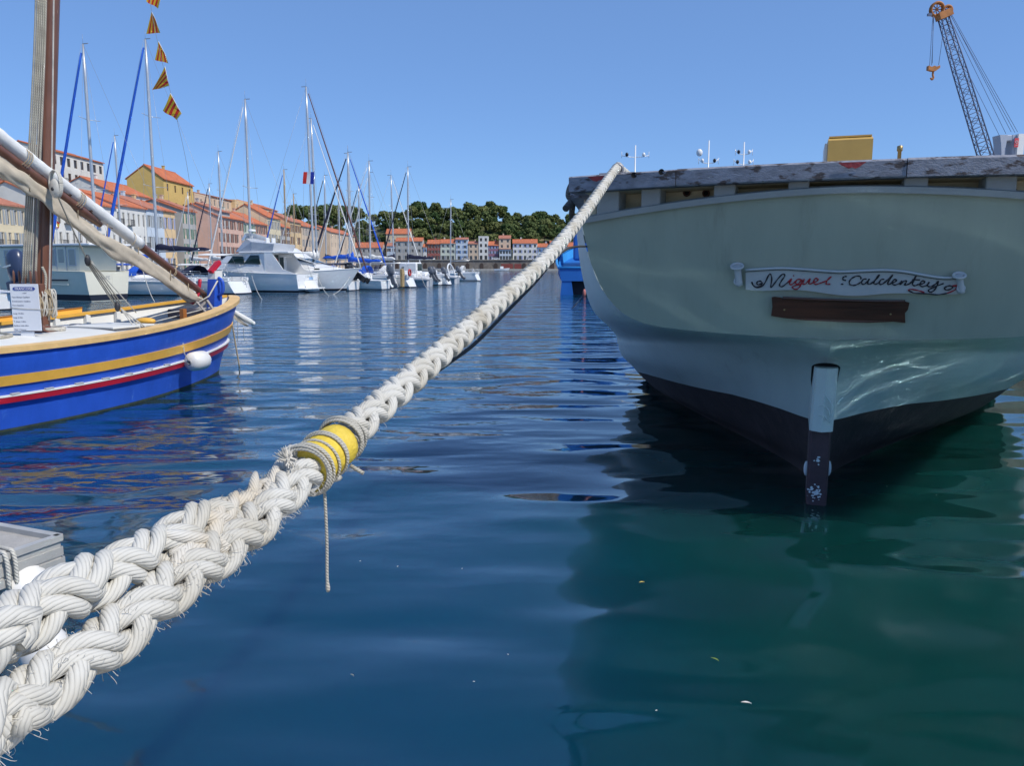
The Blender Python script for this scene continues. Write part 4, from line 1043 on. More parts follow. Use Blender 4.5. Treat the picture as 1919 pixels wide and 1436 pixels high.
# gunwale cap and inside of the bulwark
for sd in (1, -1):
    b = MB(); G = []
    for t in TT:
        p, n_ = fh(t, 1), fnorm(t, 1); w_ = min(.17, p[0] * .9)
        G.append([p + n_ * .035 + (0, 0, -.045), p + n_ * .04 + (0, 0, .03), p - n_ * w_ + (0, 0, .035), p - n_ * w_ + (0, 0, -.02)])
    G = np.array(G); G[..., 0] = np.maximum(G[..., 0], 0); G = G if sd > 0 else mirror(G); b.grid(G, smooth=False, flip=sd < 0); b.build('gunwale', M_OCHREL if sd > 0 else M_OCHRE, bark)
    b = MB(); G = []
    for t in TT:
        p, n_ = fh(t, 1), fnorm(t, 1); q_ = fh(t, .70); w_ = min(.10, p[0] * .7)
        G.append([p - n_ * w_, q_ - fnorm(t, .7) * w_])
    G = np.array(G); G[..., 0] = np.maximum(G[..., 0], 0); G = G if sd > 0 else mirror(G); b.grid(G, smooth=True, flip=sd > 0); b.build('inner_bulwark', M_BWHITE, bark)
    for t in np.linspace(.16, .84, 15):
        p, n_ = fh(t, .98), fnorm(t, 1); q_ = fh(t, .74); b = MB(); a = p - n_ * .13; c = q_ - n_ * .14
        if sd < 0: a, c = mirror(a), mirror(c)
        b.beam(a, c, .10, .07, up=(1, 0, 0)); b.build('frame_timber', M_BWHITE, bark)
strip('upper_rail', .965, 1.10, .03, M_OCHRE, sides=(-1,), rng=(.20, .8))
b = MB(); b.grid(np.array([[(x * max(0, fh(t, .78)[0] - .1), fh(t, .78)[1], .78 * sheer(FL * t) - .03 * abs(x)) for x in (-1, -.5, 0, .5, 1)] for t in TT[2:-2]])); b.build('deck', M_DECKW, bark)
# cabin top around the mast, hatches
b = MB(); G = [[(x, v_, 1.10 + .05 * (1 - (x / 1.0) ** 2) - (0 if abs(x) < .96 else .02)) for x in np.linspace(-1.0, 1.0, 9)] for v_ in np.linspace(-8.2, -3.35, 10)]
b.grid(G, flip=False)
for x in (-1, 1): b.grid([[(x * 1.0, v_, 1.08), (x * 1.02, v_, .78)] for v_ in (-8.2, -3.35)], flip=x < 0, smooth=False)
b.grid([[(x, -3.35, 1.10 + .05 * (1 - x * x) - (0 if abs(x) < .96 else .02)), (x, -3.33, .78)] for x in np.linspace(-1, 1, 9)], flip=True, smooth=False)
b.build('cabin_top', M_BWHITE, bark)
for v0, v1, u0, u1, z1 in ((-3.2, -2.35, -.35, .62, 1.13), (-3.15, -2.5, -.95, -.42, 1.10)):
    b = MB(); b.box(((u0 + u1) / 2, (v0 + v1) / 2, (.86 + z1) / 2), (u1 - u0, v1 - v0, z1 - .86), bev=.02); hc = b.build('hatch', M_BWHITE, bark)
    b = MB(); b.box(((u0 + u1) / 2, (v0 + v1) / 2, z1 + .02), (u1 - u0 + .08, v1 - v0 + .08, .04), bev=.012); b.build('hatch_lid', M_BWHITE, hc)
b = MB(); b.torus((-.68, -2.8, 1.15), .09, .018); b.build('deck_ring', mat('galvanised_iron', (.3, .3, .32), .5, .6), bark)
# mast, rope bundle, fife rail
MBASE = np.array([0.0, -4.1, 1.05]); mt_b = f_w(*MBASE); mt_t = at_y(98, -60, mt_b[1] + .15)
mt_t = mt_b + (mt_t - mt_b) * 1.18
b = MB(); P, _ = resample(np.array([f_l(mt_b), f_l(mt_t)]), n=14); b.tube(P, np.linspace(.145, .115, 14), 16); b.build('mast', M_SPAR, bark)
b = MB(); b.lathe([(.30, 0), (.28, .05), (.19, .07), (.16, .16)], 16, MBASE + (0, 0, .05)); b.build('mast_collar', M_SPAR, bark)
def fpx(px_, py_, Y): return f_l(at_y(px_, py_, Y))
def ropeline(pts, r, m, name='line', parent=bark, n=7, sag=0.0, local=True):
    P = np.array(pts, float)
    if len(P) == 2:
        t = np.linspace(0, 1, 12)[:, None]; P = P[0] * (1 - t) + P[1] * t; P[:, 2] -= sag * 4 * t[:, 0] * (1 - t[:, 0])
    elif len(P) < 40: P = crom(P, 6)
    b_ = MB(); b_.tube(P, r, n, uv=True); return b_.build(name, m, parent)
for k_, (xb, xt) in enumerate(((42, 70), (46, 74), (50, 77.5), (54, 81), (59, 84.5), (66, 88))):
    ropeline([fpx(xb, 530, 12.45 + .03 * k_), fpx(xb * .72 + xt * .28, 360, 12.47 + .03 * k_), fpx(xb * .2 + xt * .8, 80, 12.55 + .03 * k_), fpx(xt, -150, 12.6 + .03 * k_)], .013 if k_ < 5 else .019, M_ROPE_G, 'halyard')
ropeline([fpx(91, 600, 12.6), fpx(97, 300, 12.62), fpx(102, -120, 12.65)], .012, M_ROPE_W, 'halyard')
fr = fpx(52, 535, 12.5); b = MB(); b.box(fr + (0, 0, -.05), (.62, .1, .16), bev=.015)
for x in (-.27, .27): b.box(fr + (x, 0, -.3), (.09, .09, .62))
b.build('fife_rail', M_SPAR, bark)
for k_ in range(5):
    b = MB(); p = fr + (-.26 + .12 * k_, -.02, .05); b.lathe([(.012, -.2), (.014, .0), (.02, .04), (.017, .16), (.002, .19)], 8, p); b.build('belaying_pin', M_SPAR, bark)
for k_ in range(4):                                                # coils hung on the pins and mast
    p = fpx(70 + 9 * k_, 548, 12.35 + .05 * k_); rr = random.Random(k_)
    P = [p + np.array([.05 * math.sin(a) + rr.uniform(-.02, .02), .03 * math.cos(a * 1.3), -.18 + .2 * math.cos(a) + rr.uniform(-.03, .03)]) for a in np.linspace(0, 6.283 * 4, 34)]
    ropeline(P, .011, M_ROPE_W if k_ % 2 else M_ROPE_T, 'rope_coil')
P = [np.array([.28 * math.cos(a) * (1 + .1 * math.sin(3 * a)), -3.95 + .22 * math.sin(a), 1.16 + .012 * (a / 6.28)]) for a in np.linspace(0, 6.283 * 3.5, 44)]
ropeline(P, .016, M_ROPE_W, 'rope_coil')
P = [np.array([-.2 + .75 * math.cos(a), -5.2 + .5 * math.sin(a), 1.155]) for a in np.linspace(-.6, 2.8, 24)]
ropeline(P, .03, M_ROPE_G, 'deck_rope')
ropeline([fpx(88, 610, 12.6), fpx(84, 560, 12.55), fpx(86, 520, 12.6), fpx(79, 500, 12.6)], .02, M_ROPE_G, 'halyard')
# name notice
pc = at_y(48.5, 576.5, 12.1); sg = thing('notice_board', 'white information board reading FRANCOISE lashed before the bark mast', 'sign', pc + np.array([0, 0, -.38]), 0)
W_, H_ = 53 / FPX * 12.0, 88 / FPX * 12.0
b = MB(); b.box((0, 0, .38), (W_, .016, H_), bev=.004); b.build('board', mat('notice_white', (.66, .68, .72), .45), sg)
M_NAVY = mat('notice_blue', (.03, .06, .28), .4); M_PALE = mat('notice_pale_text', (.75, .75, .78), .5); M_TXT = mat('notice_grey_text', (.10, .11, .16), .5)
b = MB(); zz = .38 + H_ * .40; prof = [(-W_ * .34, -.026), (W_ * .34, -.026), (W_ * .38, -.014), (W_ * .4, 0), (W_ * .38, .014), (W_ * .34, .026), (-W_ * .34, .026), (-W_ * .38, .014), (-W_ * .4, 0), (-W_ * .38, -.014)]
b.prism(prof, .004, lambda x, y, z: (x, -.009 - z, zz + y)); pl_ = b.build('name_plate', M_NAVY, sg)
RX = Matrix.Rotation(math.pi / 2, 4, 'X')
text_mesh('FRANCOISE', .052, M_PALE, pl_, 'lettering', Matrix.Translation((0, -.0145, zz - .018)) @ RX, .0008)
for k_, tx in enumerate(('1 0247', 'Type: Barque Catalane', 'Construction: Catalane', 'Port d\'attache:', '', 'Long: 10.40m', 'Larg: 3.10m', 'T. d\'eau: 1.00m', 'Surface voile: 60m', 'Mot: 1 Yanmar')):
    if tx: text_mesh(tx, .030 if k_ else .026, M_TXT, sg, 'lettering', Matrix.Translation((0 if k_ == 0 else -W_ * .46, -.0095, zz - .075 - .062 * k_)) @ RX, .0006, 'CENTER' if k_ == 0 else 'LEFT')
b = MB(); b.box((-.02, .02, -.04), (.2, .02, .1)); b.build('foot', mat('notice_white', (.7, .72, .76), .45), sg)
b = MB(); z_ = .38 - H_ * .03; b.tube([(-W_ / 2 - .02, -.012, z_ + .02), (0, -.013, z_), (W_ / 2 + .06, -.012, z_ - .01), (W_ / 2 + .2, .3, z_)], .006, 6, uv=True); b.build('lashing', M_ROPE_W, sg)
# lateen yard, two poles fished together, and the furled sail
YA, YB = at_y(388, 556, 16.95), at_y(92, 330, 12.55)
yd = unit(YB - YA); YC = YB + yd * 3.6
lA, lB, lC = f_l(YA), f_l(YB), f_l(YC)
def yp(px_):
    """point of the yard axis seen at picture column px_"""
    a_, c_ = 0.0, np.linalg.norm(YC - YA)
    for _ in range(40):
        m_ = (a_ + c_) / 2
        if px_of(YA + yd * m_)[0] > px_: a_ = m_
        else: c_ = m_
    return YA + yd * a_
yard = link('lateen_yard', None, bark)
b = MB(); P, _ = resample(np.array([f_l(YA), f_l(YA + yd * np.linalg.norm(YC - YA))]), n=20); b.tube(P, np.r_[np.linspace(.065, .085, 10), np.linspace(.085, .07, 10)], 14); b.build('pole', M_SPAR, yard)
p1, p2 = yp(186) + (0, 0, -.17), YC + np.array([0, 0, -.2]); b = MB(); P, _ = resample(np.array([f_l(p1), f_l(p2)]), n=12); b.tube(P, np.r_[.05, [.078] * 11], 14); b.build('pole', M_SPAR, yard)
b = MB(); a_, c_ = yp(262), YC; P, d_ = resample(np.array([f_l(a_ + (0, 0, .02)), f_l(c_ + np.array([0, 0, .02]))]), n=60)
b.tube(P, [.105 + .008 * math.sin(i * 1.7) * math.sin(i * .6) for i in range(60)], 16); b.build('cloth_wrap', M_CLOTH, yard)
for px_ in (36, 40, 44, 138, 141, 145, 240, 320, 322):
    c_ = yp(px_); b = MB(); b.torus(f_l(c_ + np.array([0, 0, -.05])), .15 if px_ < 250 else .1, .007, f_l(FS + yd) , 20, 6); b.build('seizing', M_ROPE_T, yard)
sp = []
for px_, dr in ((383, .06), (350, .20), (300, .22), (250, .26), (200, .36), (160, .38), (120, .34), (80, .30), (40, .30), (0, .34), (-30, .36)):
    sp.append(f_l(yp(px_) + np.array([0, 0, -dr - .06])))
SPN = crom(sp, 7); rs = np.random.default_rng(3)
G = []; T_, N_, B_ = frames(SPN); ph = rs.uniform(0, 6.28, 6)
for i, p in enumerate(SPN):
    e = min(1, i / 9 + .15) ; row = []
    for a in np.linspace(0, 2 * math.pi, 22, endpoint=False):
        r_ = .085 * e * (1 + .22 * math.sin(3 * a + i * .23 + ph[0]) + .14 * math.sin(5 * a - i * .41 + ph[1]) + .10 * math.sin(i * .9 + 2 * a) + .12 * math.sin(i * .35 + ph[2]))
        row.append(p + r_ * (math.cos(a) * np.array([.7, -.2, 0]) * .9 + math.sin(a) * np.array([0, .1, 1]) * 1.55))
    G.append(row)
b = MB(); b.grid(G, close_j=True); b.build('furled_sail', M_SAIL, yard)
for px_ in (60, 105, 150, 205, 262, 322, 355):
    c_ = yp(px_); b = MB(); b.tube([f_l(c_ + np.array([.02, -.1, .1])), f_l(c_ + np.array([.03, -.14, -.15])), f_l(c_ + np.array([0, -.12, -.42 if px_ < 220 else -.3])), f_l(c_ + np.array([-.02, .1, -.4 if px_ < 220 else -.28]))], .008, 6, uv=True); b.build('gasket', M_ROPE_T, yard)
# tackle: block at the mast and the falls to the deck
bc = fpx(103, 352, 12.35); b = MB(); b.ball(bc, (.10, .05, .14), 14); bl = b.build('block', mat('pale_block', (.55, .53, .48), .6, var=.1, vscale=9), bark)
b = MB(); b.ball(bc + (0, -.045, -.02), (.03, .02, .03), 10); b.build('sheave', M_IRON, bl)
for k_ in range(3):
    P = [bc + np.array([.11 * math.cos(a), .02 * k_, .06 + .2 * math.sin(a)]) for a in np.linspace(0, 6.283, 14)]; ropeline(P, .014, M_ROPE_W, 'strop')
ropeline([fpx(107, 365, 12.35), fpx(128, 412, 12.8), fpx(163, 486, 13.4)], .012, M_ROPE_G, 'fall')
b2 = fpx(164, 488, 13.4); b = MB(); b.ball(b2, (.05, .05, .10), 10); b.build('block', M_IRON, bark)
for x1, y1, Y1, x0 in ((216, 574, 14.2, 161), (219, 573, 14.25, 164), (223, 571, 14.3, 167), (227, 569, 14.35, 171)): ropeline([fpx(x0, 489, 13.4), fpx(x1, y1, Y1)], .011, M_ROPE_G, 'fall')
b3 = fpx(220, 575, 14.2); b = MB(); b.ball(b3, (.05, .05, .09), 10); b.build('block', M_IRON, bark)
for x1, y1 in ((258, 622), (270, 622), (283, 621)): ropeline([fpx(226, 578, 14.2), fpx(x1, y1, 13.9)], .011, M_ROPE_W, 'fall')
ropeline([fpx(172, 492, 13.4), fpx(255, 586, 14.6)], .009, M_ROPE_W, 'fall')
# stem post head, cleats, bits
st = np.array([-.02, .06, 1.38])
post = link('stem_head', None, bark)
def prow(z0, z1, w0, w1, d0, d1, y0, y1):
    b_ = MB(); V = []
    for z_, w_, d_, y_ in ((z0, w0, d0, y0), (z1, w1, d1, y1)): V += [(st[0] - w_ / 2, st[1] + y_ - d_ / 2, z_), (st[0] + w_ / 2, st[1] + y_ - d_ / 2, z_), (st[0] + w_ / 2, st[1] + y_ + d_ / 2, z_), (st[0] - w_ / 2, st[1] + y_ + d_ / 2, z_)]
    b_.add(V, [(0, 3, 2, 1), (4, 5, 6, 7), (0, 1, 5, 4), (1, 2, 6, 5), (2, 3, 7, 6), (3, 0, 4, 7)]); return b_
prow(1.3, 1.93, .19, .19, .24, .23, 0, .07).build('blue_shaft', M_BLUE, post)
prow(1.932, 2.10, .19, .18, .23, .22, .07, .09).build('white_band', M_BWHITE, post)
b = MB(); b.beam(st + (-.0, -.06, .70), st + (.04, .16, .90), .12, .08); b.tube([st + (.04, .14, .88), st + (.045, .18, .92)], .042, 12); b.build('red_cap', M_REDP, post)
b = MB(); b.tube(crom([st + (-.28, -.35, .05), st + (-.22, -.22, .25), st + (-.2, -.15, .55)], 5), [.07] * 6 + [.06] * 4 + [.05], 10, flat=.6); b.build('red_knee', M_REDP, bark)
b = MB(); b.tube(crom([st + (.12, .02, .2), st + (.22, .03, .3), st + (.22, .03, .5), st + (.13, .02, .58)], 5), .035, 8); b.build('blue_cleat', M_BLUE, post)
b = MB(); b.tube([st + (-.1, -.5, .02), st + (.05, -.2, .2), st + (.14, -.02, .52)], .016, 7, uv=True); b.build('stem_line', M_ROPE_W, post)
# short bowsprit under the stem, net and mooring lines
bs0, bs1 = fpx(404, 566, 17.05), fpx(474, 606, 17.6); b = MB(); P, _ = resample(np.array([bs0, bs1]), n=10); b.tube(P, [.062] * 9 + [.05], 14); b.ball(bs1, .055, 10); b.build('bowsprit', M_BWHITE, bark)
for a_, c_ in (((436, 580), (470, 608)), ((434, 592), (462, 612)), ((445, 588), (445, 640)), ((456, 612), (458, 640))): ropeline([fpx(*a_, 17.2), fpx(*c_, 17.4)], .006, M_ROPE_W, 'bow_line', sag=.03)
b = MB(); nt_ = [fpx(434, 592, 17.2), fpx(447, 603, 17.3), fpx(460, 611, 17.4), fpx(467, 611, 17.4), fpx(455, 602, 17.35), fpx(440, 590, 17.25)]; b.poly(nt_); b.poly([p + np.array([0, .012, -.006]) for p in nt_][::-1]); b.build('net_bag', M_SAIL, bark)
ropeline([fpx(430, 592, 17.1), f_l(at_z(397, 693, -.02))], .013, M_ROPE_T, 'mooring_line'); ropeline([fpx(432, 588, 17.15), f_l(at_z(449, 690, -.02))], .016, M_ROPE_T, 'mooring_line')
# anchor gear and lines on the fore deck
for k_ in range(7):
    r_ = random.Random(30 + k_); ropeline([np.array([r_.uniform(-.7, .4), r_.uniform(-2.2, -.6), 1.05]) for _ in range(4)], .013, (M_ROPE_W, M_ROPE_T)[k_ % 2], 'deck_line')
ropeline([fpx(250, 607, 14.4), fpx(300, 590, 15.2), fpx(345, 582, 15.9), fpx(408, 576, 16.6)], .012, M_ROPE_W, 'deck_line')
ropeline([fpx(255, 612, 14.3), fpx(310, 598, 15.0), fpx(380, 580, 16.2)], .010, M_ROPE_W, 'deck_line')
b = MB(); p = fpx(344, 600, 15.3); b.beam(p + (0, 0, -.12), p + (.0, 0, .22), .09, .09, up=(1, 0, 0)); b.build('bitt', mat('orange_varnish', (.35, .12, .025), .4), bark)
b = MB(); p = fpx(273, 602, 14.6); b.ball(p, (.22, .12, .07), 10); b.build('yellow_float', M_OCHRE, bark)
for a_, c_ in (((368, 566), (385, 585)), ((385, 566), (366, 584)), ((388, 563), (402, 584))):
    b = MB(); b.beam(fpx(*a_, 16.4), fpx(*c_, 16.2), .045, .035); b.build('grating_bar', mat('grey_wood', (.3, .27, .25), .8), bark)
b = MB(); b.box((-.15, -.65, 1.25), (.5, .5, .18), bev=.03); b.build('anchor_box', mat('dark_box', (.03, .03, .045), .6), bark)
# freeing ports above the red rail
for t in np.linspace(.30, .66, 9):
    p = fh(t, .455) + fnorm(t, .455) * .03; b = MB(); b.box(p, (.05, .13, .03), 0, None, bev=.006); b.build('scupper', mat('grey_lead', (.35, .36, .37), .5), bark)
# white fender against the hull
tf = min(TT, key=lambda t: abs(px_of(f_w(*(fh(t, .40) + fnorm(t, .4) * .18)))[0] - 362)); lf = fh(tf, .42) + fnorm(tf, .4) * .21
fc = f_w(*lf); fl_ = f_l(fc); fen = thing('fender', 'white cylindrical fender hanging against the blue bark hull', 'fender', fc, -FTH + .12)
Rf = [[1, 0, 0], [0, 0, 1], [0, -1, 0]]; prof = [(.02, -.245), (.07, -.24), (.13, -.215), (.168, -.15), (.175, 0), (.168, .15), (.13, .215), (.07, .24), (.02, .245)]
b = MB(); b.lathe(prof, 20, (0, 0, 0), Rf); b.build('body', mat('fender_white', (.72, .70, .66), .35, var=.05, vscale=8, col2=(.4, .38, .34), c2scale=6, c2lo=.66, c2hi=.74), fen)
for sg_ in (-1, 1): b = MB(); b.torus((0, sg_ * .25, 0), .035, .014, (0, 1, 0)); b.build('eye', mat('fender_grey_eye', (.25, .25, .26), .5), fen)
b = MB(); b.tube([(0, -.25, 0), (-.03, -.32, .16), (-.08, -.3, .5)], .008, 6, uv=True); b.build('lanyard', M_ROPE_W, fen)
# ================================================================== the big plaited mooring rope
M_PLAIT = rope_mat('white_plaited_rope', (.57, .55, .495), 85, 11, .0012, dirt=(.43, .39, .31))
M_PLAIT2 = rope_mat('worn_rope_fluff', (.60, .58, .53), 110, 11, .0012, dirt=(.53, .44, .31))
RP4 = CAMP + ray(60, 1310) * .85
RN = unit(np.cross(RP4 - FLP, (0, 0, 1)))
def on_pl(px_, py_, off=0.0):
    d = ray(px_, py_); o = FLP + RN * off * np.sign(RN @ np.array([0, -1, 0.]))
    return CAMP + d * (((o - CAMP) @ RN) / (d @ RN))
PA = [(1100, 392), (1050, 455), (1000, 508), (940, 562), (880, 615), (820, 668), (760, 720), (700, 772), (650, 818), (600, 865), (560, 899), (510, 950), (457, 1000), (380, 1060), (300, 1118), (200, 1205), (100, 1278), (0, 1355), (-80, 1420)]
PB = [(640, 826), (600, 856), (560, 880), (510, 918), (457, 952), (380, 975), (300, 1025), (200, 1077), (100, 1125), (0, 1195), (-80, 1250)]
BOL = np.array([-1.05, -.55, .6])
fdir = unit(FLP - on_pl(*PA[0]))
A3 = [FLP + SF * .5 + (0, 0, -.02), FLP + SF * .12, FLP - SF * .06 + (0, 0, -.012)] + [on_pl(*p) for p in PA]
B3 = [on_pl(*p, off=-.012 - .03 * min(1, i / 4)) for i, p in enumerate(PB)]
loop = [np.array([BOL[0] + .17 * math.cos(a), BOL[1] + .17 * math.sin(a), 1.05]) for a in np.linspace(-.3, -5.4, 9)]
eA, eB = A3[-1], B3[-1]
A3 += [eA * .55 + loop[0] * .45 + (0, 0, .03), loop[0]] + loop[1:5]
B3 += [eB * .55 + loop[-1] * .45 + (0, 0, .03), loop[-1]] + loop[-2:3:-1]
rope = thing('mooring_rope', 'thick white plaited mooring rope from the schooner rail to the quay, ending in an eye', 'rope', (BOL[0], BOL[1], .6))
def plait(ctrl, scale_fn, R0=.0205, A0=.0066, rs0=.0116, pitch=.215, name='strand', ph0=0.0, mm=M_PLAIT):
    P, s_ = resample(crom(ctrl, 14), step=.0085)
    T, N, B = frames(P); k = np.array([scale_fn(x / s_[-1]) for x in s_]) if callable(scale_fn) else np.ones(len(s_)) * scale_fn
    w = 2 * math.pi / pitch * s_ + ph0
    for sg_ in (1, -1):
        for pair in (0, 1):
            for mem in (-1, 1):
                dl = mem * .50
                th = sg_ * w + pair * math.pi + dl + .06 * np.sin(s_ * 9 + pair + mem)
                r = (R0 + sg_ * A0 * np.cos(2 * w)) * k
                Q = P + N * (r * np.cos(th))[:, None] + B * (r * np.sin(th))[:, None]
                b_ = MB(); b_.tube(Q, rs0 * k * (1 + .05 * np.sin(s_ * 31 + mem)), 9, uv=True); b_.build(name, mm, rope, world=True)
plait(A3, 1.0)
def bsc(t): return .66 + .34 * min(1, max(0, (t - .02) / .22))
plait(B3, bsc, ph0=1.1, name='eye_strand')
# worn tucks of the splice: loose strands laid over both legs
rr = np.random.default_rng(11)
Ac, Bc = crom([on_pl(*p) for p in PA[9:15]], 8), crom(B3[1:7], 8)
for i in range(46):
    t = rr.uniform(.02, .95); ia, ib = int(t * (len(Ac) - 1)), int(t * (len(Bc) - 1))
    c = Ac[ia] * .35 + Bc[ib] * .65; tan = unit(Ac[min(ia + 1, len(Ac) - 1)] - Ac[ia - 1] if ia else Ac[1] - Ac[0])
    vw = unit(CAMP - c); up_ = unit(np.cross(tan, vw)) * np.sign(np.cross(tan, vw)[2])
    L_ = rr.uniform(.03, .055); tilt = rr.uniform(-.7, .7); d = unit(tan + up_ * tilt); off = up_ * rr.uniform(-.035, .035) + vw * rr.uniform(.024, .036)
    Q = [c + off - d * L_ - vw * .012, c + off - d * L_ * .4, c + off + d * L_ * .4, c + off + d * L_ - vw * .012]
    b = MB(); q_ = crom(Q, 4); b.tube(q_, rr.uniform(.009, .0125) * np.sin(np.linspace(.45, math.pi - .45, len(q_))), 8, uv=True); b.build('tuck', M_PLAIT2, rope, world=True)
# frayed fibres
Afull = crom([on_pl(*p) for p in PA], 30)
b = MB()
for i in range(3600):
    if i < 1900:
        t = rr.uniform(0, 1); ib = int(t * (len(Bc) - 1)); c = (Bc if i % 2 else Ac)[min(ib, len(Ac) - 1)]; rad = .026 if i % 2 else .037
    else:
        c = Afull[int(rr.uniform(0, len(Afull)))]; rad = .037
    d = unit(rr.normal(size=3)); d = unit(d - .2 * unit(FLP - RP4)); l_ = rr.uniform(.0008, .0038)
    c = c + rr.normal(size=3) * .003; b.tube(crom([c + d * rad * .5, c + d * (rad + l_ * .5), c + d * (rad + l_ * .8) + rr.normal(size=3) * .0025], 2), [.00042, .0004, .00035, .0003, .0002], 3, caps=False)
fz = b.build('frayed_fibres', M_PLAIT2, rope, world=True); fz['kind'] = 'stuff'
# yellow tape with twine whipping, hanging cord
def axis(px0, px1, n):
    q_ = crom([on_pl(*p) for p in ((700, 772), (650, 818), (600, 865), (560, 899), (510, 950))], 20); xs_ = [px_of(p)[0] for p in q_]
    return np.array([[np.interp(-x, [-v for v in xs_], q_[:, k]) for k in range(3)] for x in np.linspace(px0, px1, n)])
M_TAPE = mat('yellow_tape', (.72, .52, .06), .45, var=.1, vscale=25, bump=.4, bscale=60)
M_TWINE = rope_mat('grey_twine', (.50, .47, .40), 160, 2, .002)
ax = axis(634, 574, 16) + np.linspace(0, 1, 16)[:, None] * np.array([0, 0, .006])
b = MB(); b.tube(ax, [.0425 + .0012 * math.sin(i * 1.3) + .002 * i / 15 for i in range(16)], 22); b.build('yellow_tape', M_TAPE, rope, world=True)
def wrap(px0, px1, turns, r0, r1, r, seed):
    q_ = axis(px0, px1, 24 * turns); T, N, B = frames(q_); r_ = np.random.default_rng(seed); n_ = len(q_); a = np.linspace(0, 6.283 * turns, n_)
    rad = np.linspace(r0, r1, n_) + .002 * np.sin(a * .7)
    Q = q_ + (0, 0, .004) + N * (rad * np.cos(a))[:, None] + B * (rad * np.sin(a))[:, None] + unit(FLP - RP4) * (.006 * np.sin(a * .5 + seed))[:, None]
    b_ = MB(); b_.tube(Q, r, 6, uv=True); b_.build('twine', M_TWINE, rope, world=True)
wrap(648, 636, 5, .0415, .0435, .0030, 1); wrap(642, 637, 2, .0445, .0455, .0030, 2); wrap(612, 606, 2, .0455, .046, .0030, 3); wrap(583, 569, 4, .0462, .0475, .0030, 4); wrap(580, 572, 2, .0485, .0495, .0028, 5); wrap(592, 588, 1, .0458, .0462, .0030, 6)
hp = axis(604, 603, 2)[0] + (0, 0, -.05); L_ = .215
b = MB(); b.tube(crom([hp + (0, 0, .03), hp + (.002, 0, -.01), hp + (.003, 0, -L_ * .5), hp + (.001, 0, -L_ * .85), hp + (.002, 0, -L_)], 6), np.r_[[.0032] * 20, .0034, .0042, .0046, .0044, .003], 7, uv=True); b.build('hanging_cord', M_TWINE, rope, world=True)
e0 = axis(636, 635, 2)[0]; b = MB(); b.tube([e0 + (.02, 0, -.045), e0 + (.035, .0, -.055), e0 + (.047, 0, -.062)], .004, 7, uv=True); b.build('twine_end', M_TWINE, rope, world=True)
b = MB()
for (px_, base, dirs, n_) in ((545, .05, (-.5, -.2, 1), 60), (655, .045, (.6, -.2, -.1), 45)):
    c = axis(min(px_, 690), min(px_, 690) - 1, 2)[0] + np.array([0, 0, .045 if px_ < 600 else -.02])
    for i in range(n_):
        d = unit(np.array(dirs) + rr.normal(size=3) * .35); b.tube([c + rr.normal(size=3) * .006, c + d * .012, c + d * rr.uniform(.018, .032)], [.0016, .0012, .0004], 3, caps=False)
fz = b.build('frayed_end', M_PLAIT2, rope, world=True); fz['kind'] = 'stuff'
# bollard on the quay
bo = thing('bollard', 'black cast-iron bollard on the quay edge holding the mooring ropes', 'bollard', BOL)
b = MB(); b.lathe([(.26, 0), (.26, .04), (.16, .07), (.13, .2), (.13, .42)], 24); b.build('shaft', M_IRON, bo)
b = MB(); b.lathe([(.13, .42), (.17, .46), (.23, .55), (.23, .62), (.18, .66), (.01, .68)], 24); b.build('head', M_IRON, bo)
# thin dark line just behind the big rope, from the schooner quarter to the quay
M_DARKL = rope_mat('dark_tarred_line', (.06, .055, .05), 60, 3, .003)
D3 = [SC0 - SR * 2.3 + SF * .9 + (0, 0, 2.45), SC0 - SR * 2.28 + SF * .6 + (0, 0, 2.40)] + [on_pl(px_, py_, -.22) for px_, py_ in ((1064, 466), (1000, 533), (940, 594), (890, 644), (850, 674), (760, 738), (680, 802), (600, 876), (500, 960), (400, 1045), (280, 1140), (150, 1245), (0, 1360))]
D3 += [D3[-1] * .5 + np.array([BOL[0] + .3, BOL[1] + .1, 1.0]) * .5, np.array([BOL[0] + .15, BOL[1] - .05, .95])]
dl = thing('dark_mooring_line', 'thin dark tarred line running just below the big white rope', 'rope', (BOL[0] + .15, BOL[1], .6))
b = MB(); b.tube(crom(D3, 6), .0085, 8, uv=True); b.build('line', M_DARKL, dl, world=True)
b = MB(); b.torus((BOL[0], BOL[1], .95), .15, .0125); b.build('loop', M_DARKL, dl, world=True)
# rope ends hanging over the schooner quarter
hr = thing('hanging_rope', 'grey hawser bight hanging over the port corner of the schooner rail', 'rope', SC0 - SR * 2.15 + SF * .3 + np.array([0, 0, 2.3]), -STH)
def q3(px_, py_, v_): d = ray(px_, py_); t = (v_ - (CAMP - SC0) @ SF) / (d @ SF); return CAMP + d * t
hp_ = [q3(1078, 338, -.1), q3(1069, 352, 0), q3(1066, 366, .05), q3(1071, 376, .05), q3(1064, 386, 0), q3(1060, 391, -.05)]
b = MB(); b.tube(crom(hp_, 6), .034, 10, uv=True); b.build('bight', rope_mat('grey_hawser', (.20, .19, .18), 30, 3, .012), hr, world=True)
b = MB(); b.tube(crom([q3(1078, 345, .1), q3(1073, 385, .15), q3(1072, 410, .2), q3(1082, 425, .3)], 6), .03, 10, uv=True); b.build('tail', MATS.get('x') or rope_mat('brown_hawser', (.13, .11, .09), 30, 3, .012), hr, world=True)

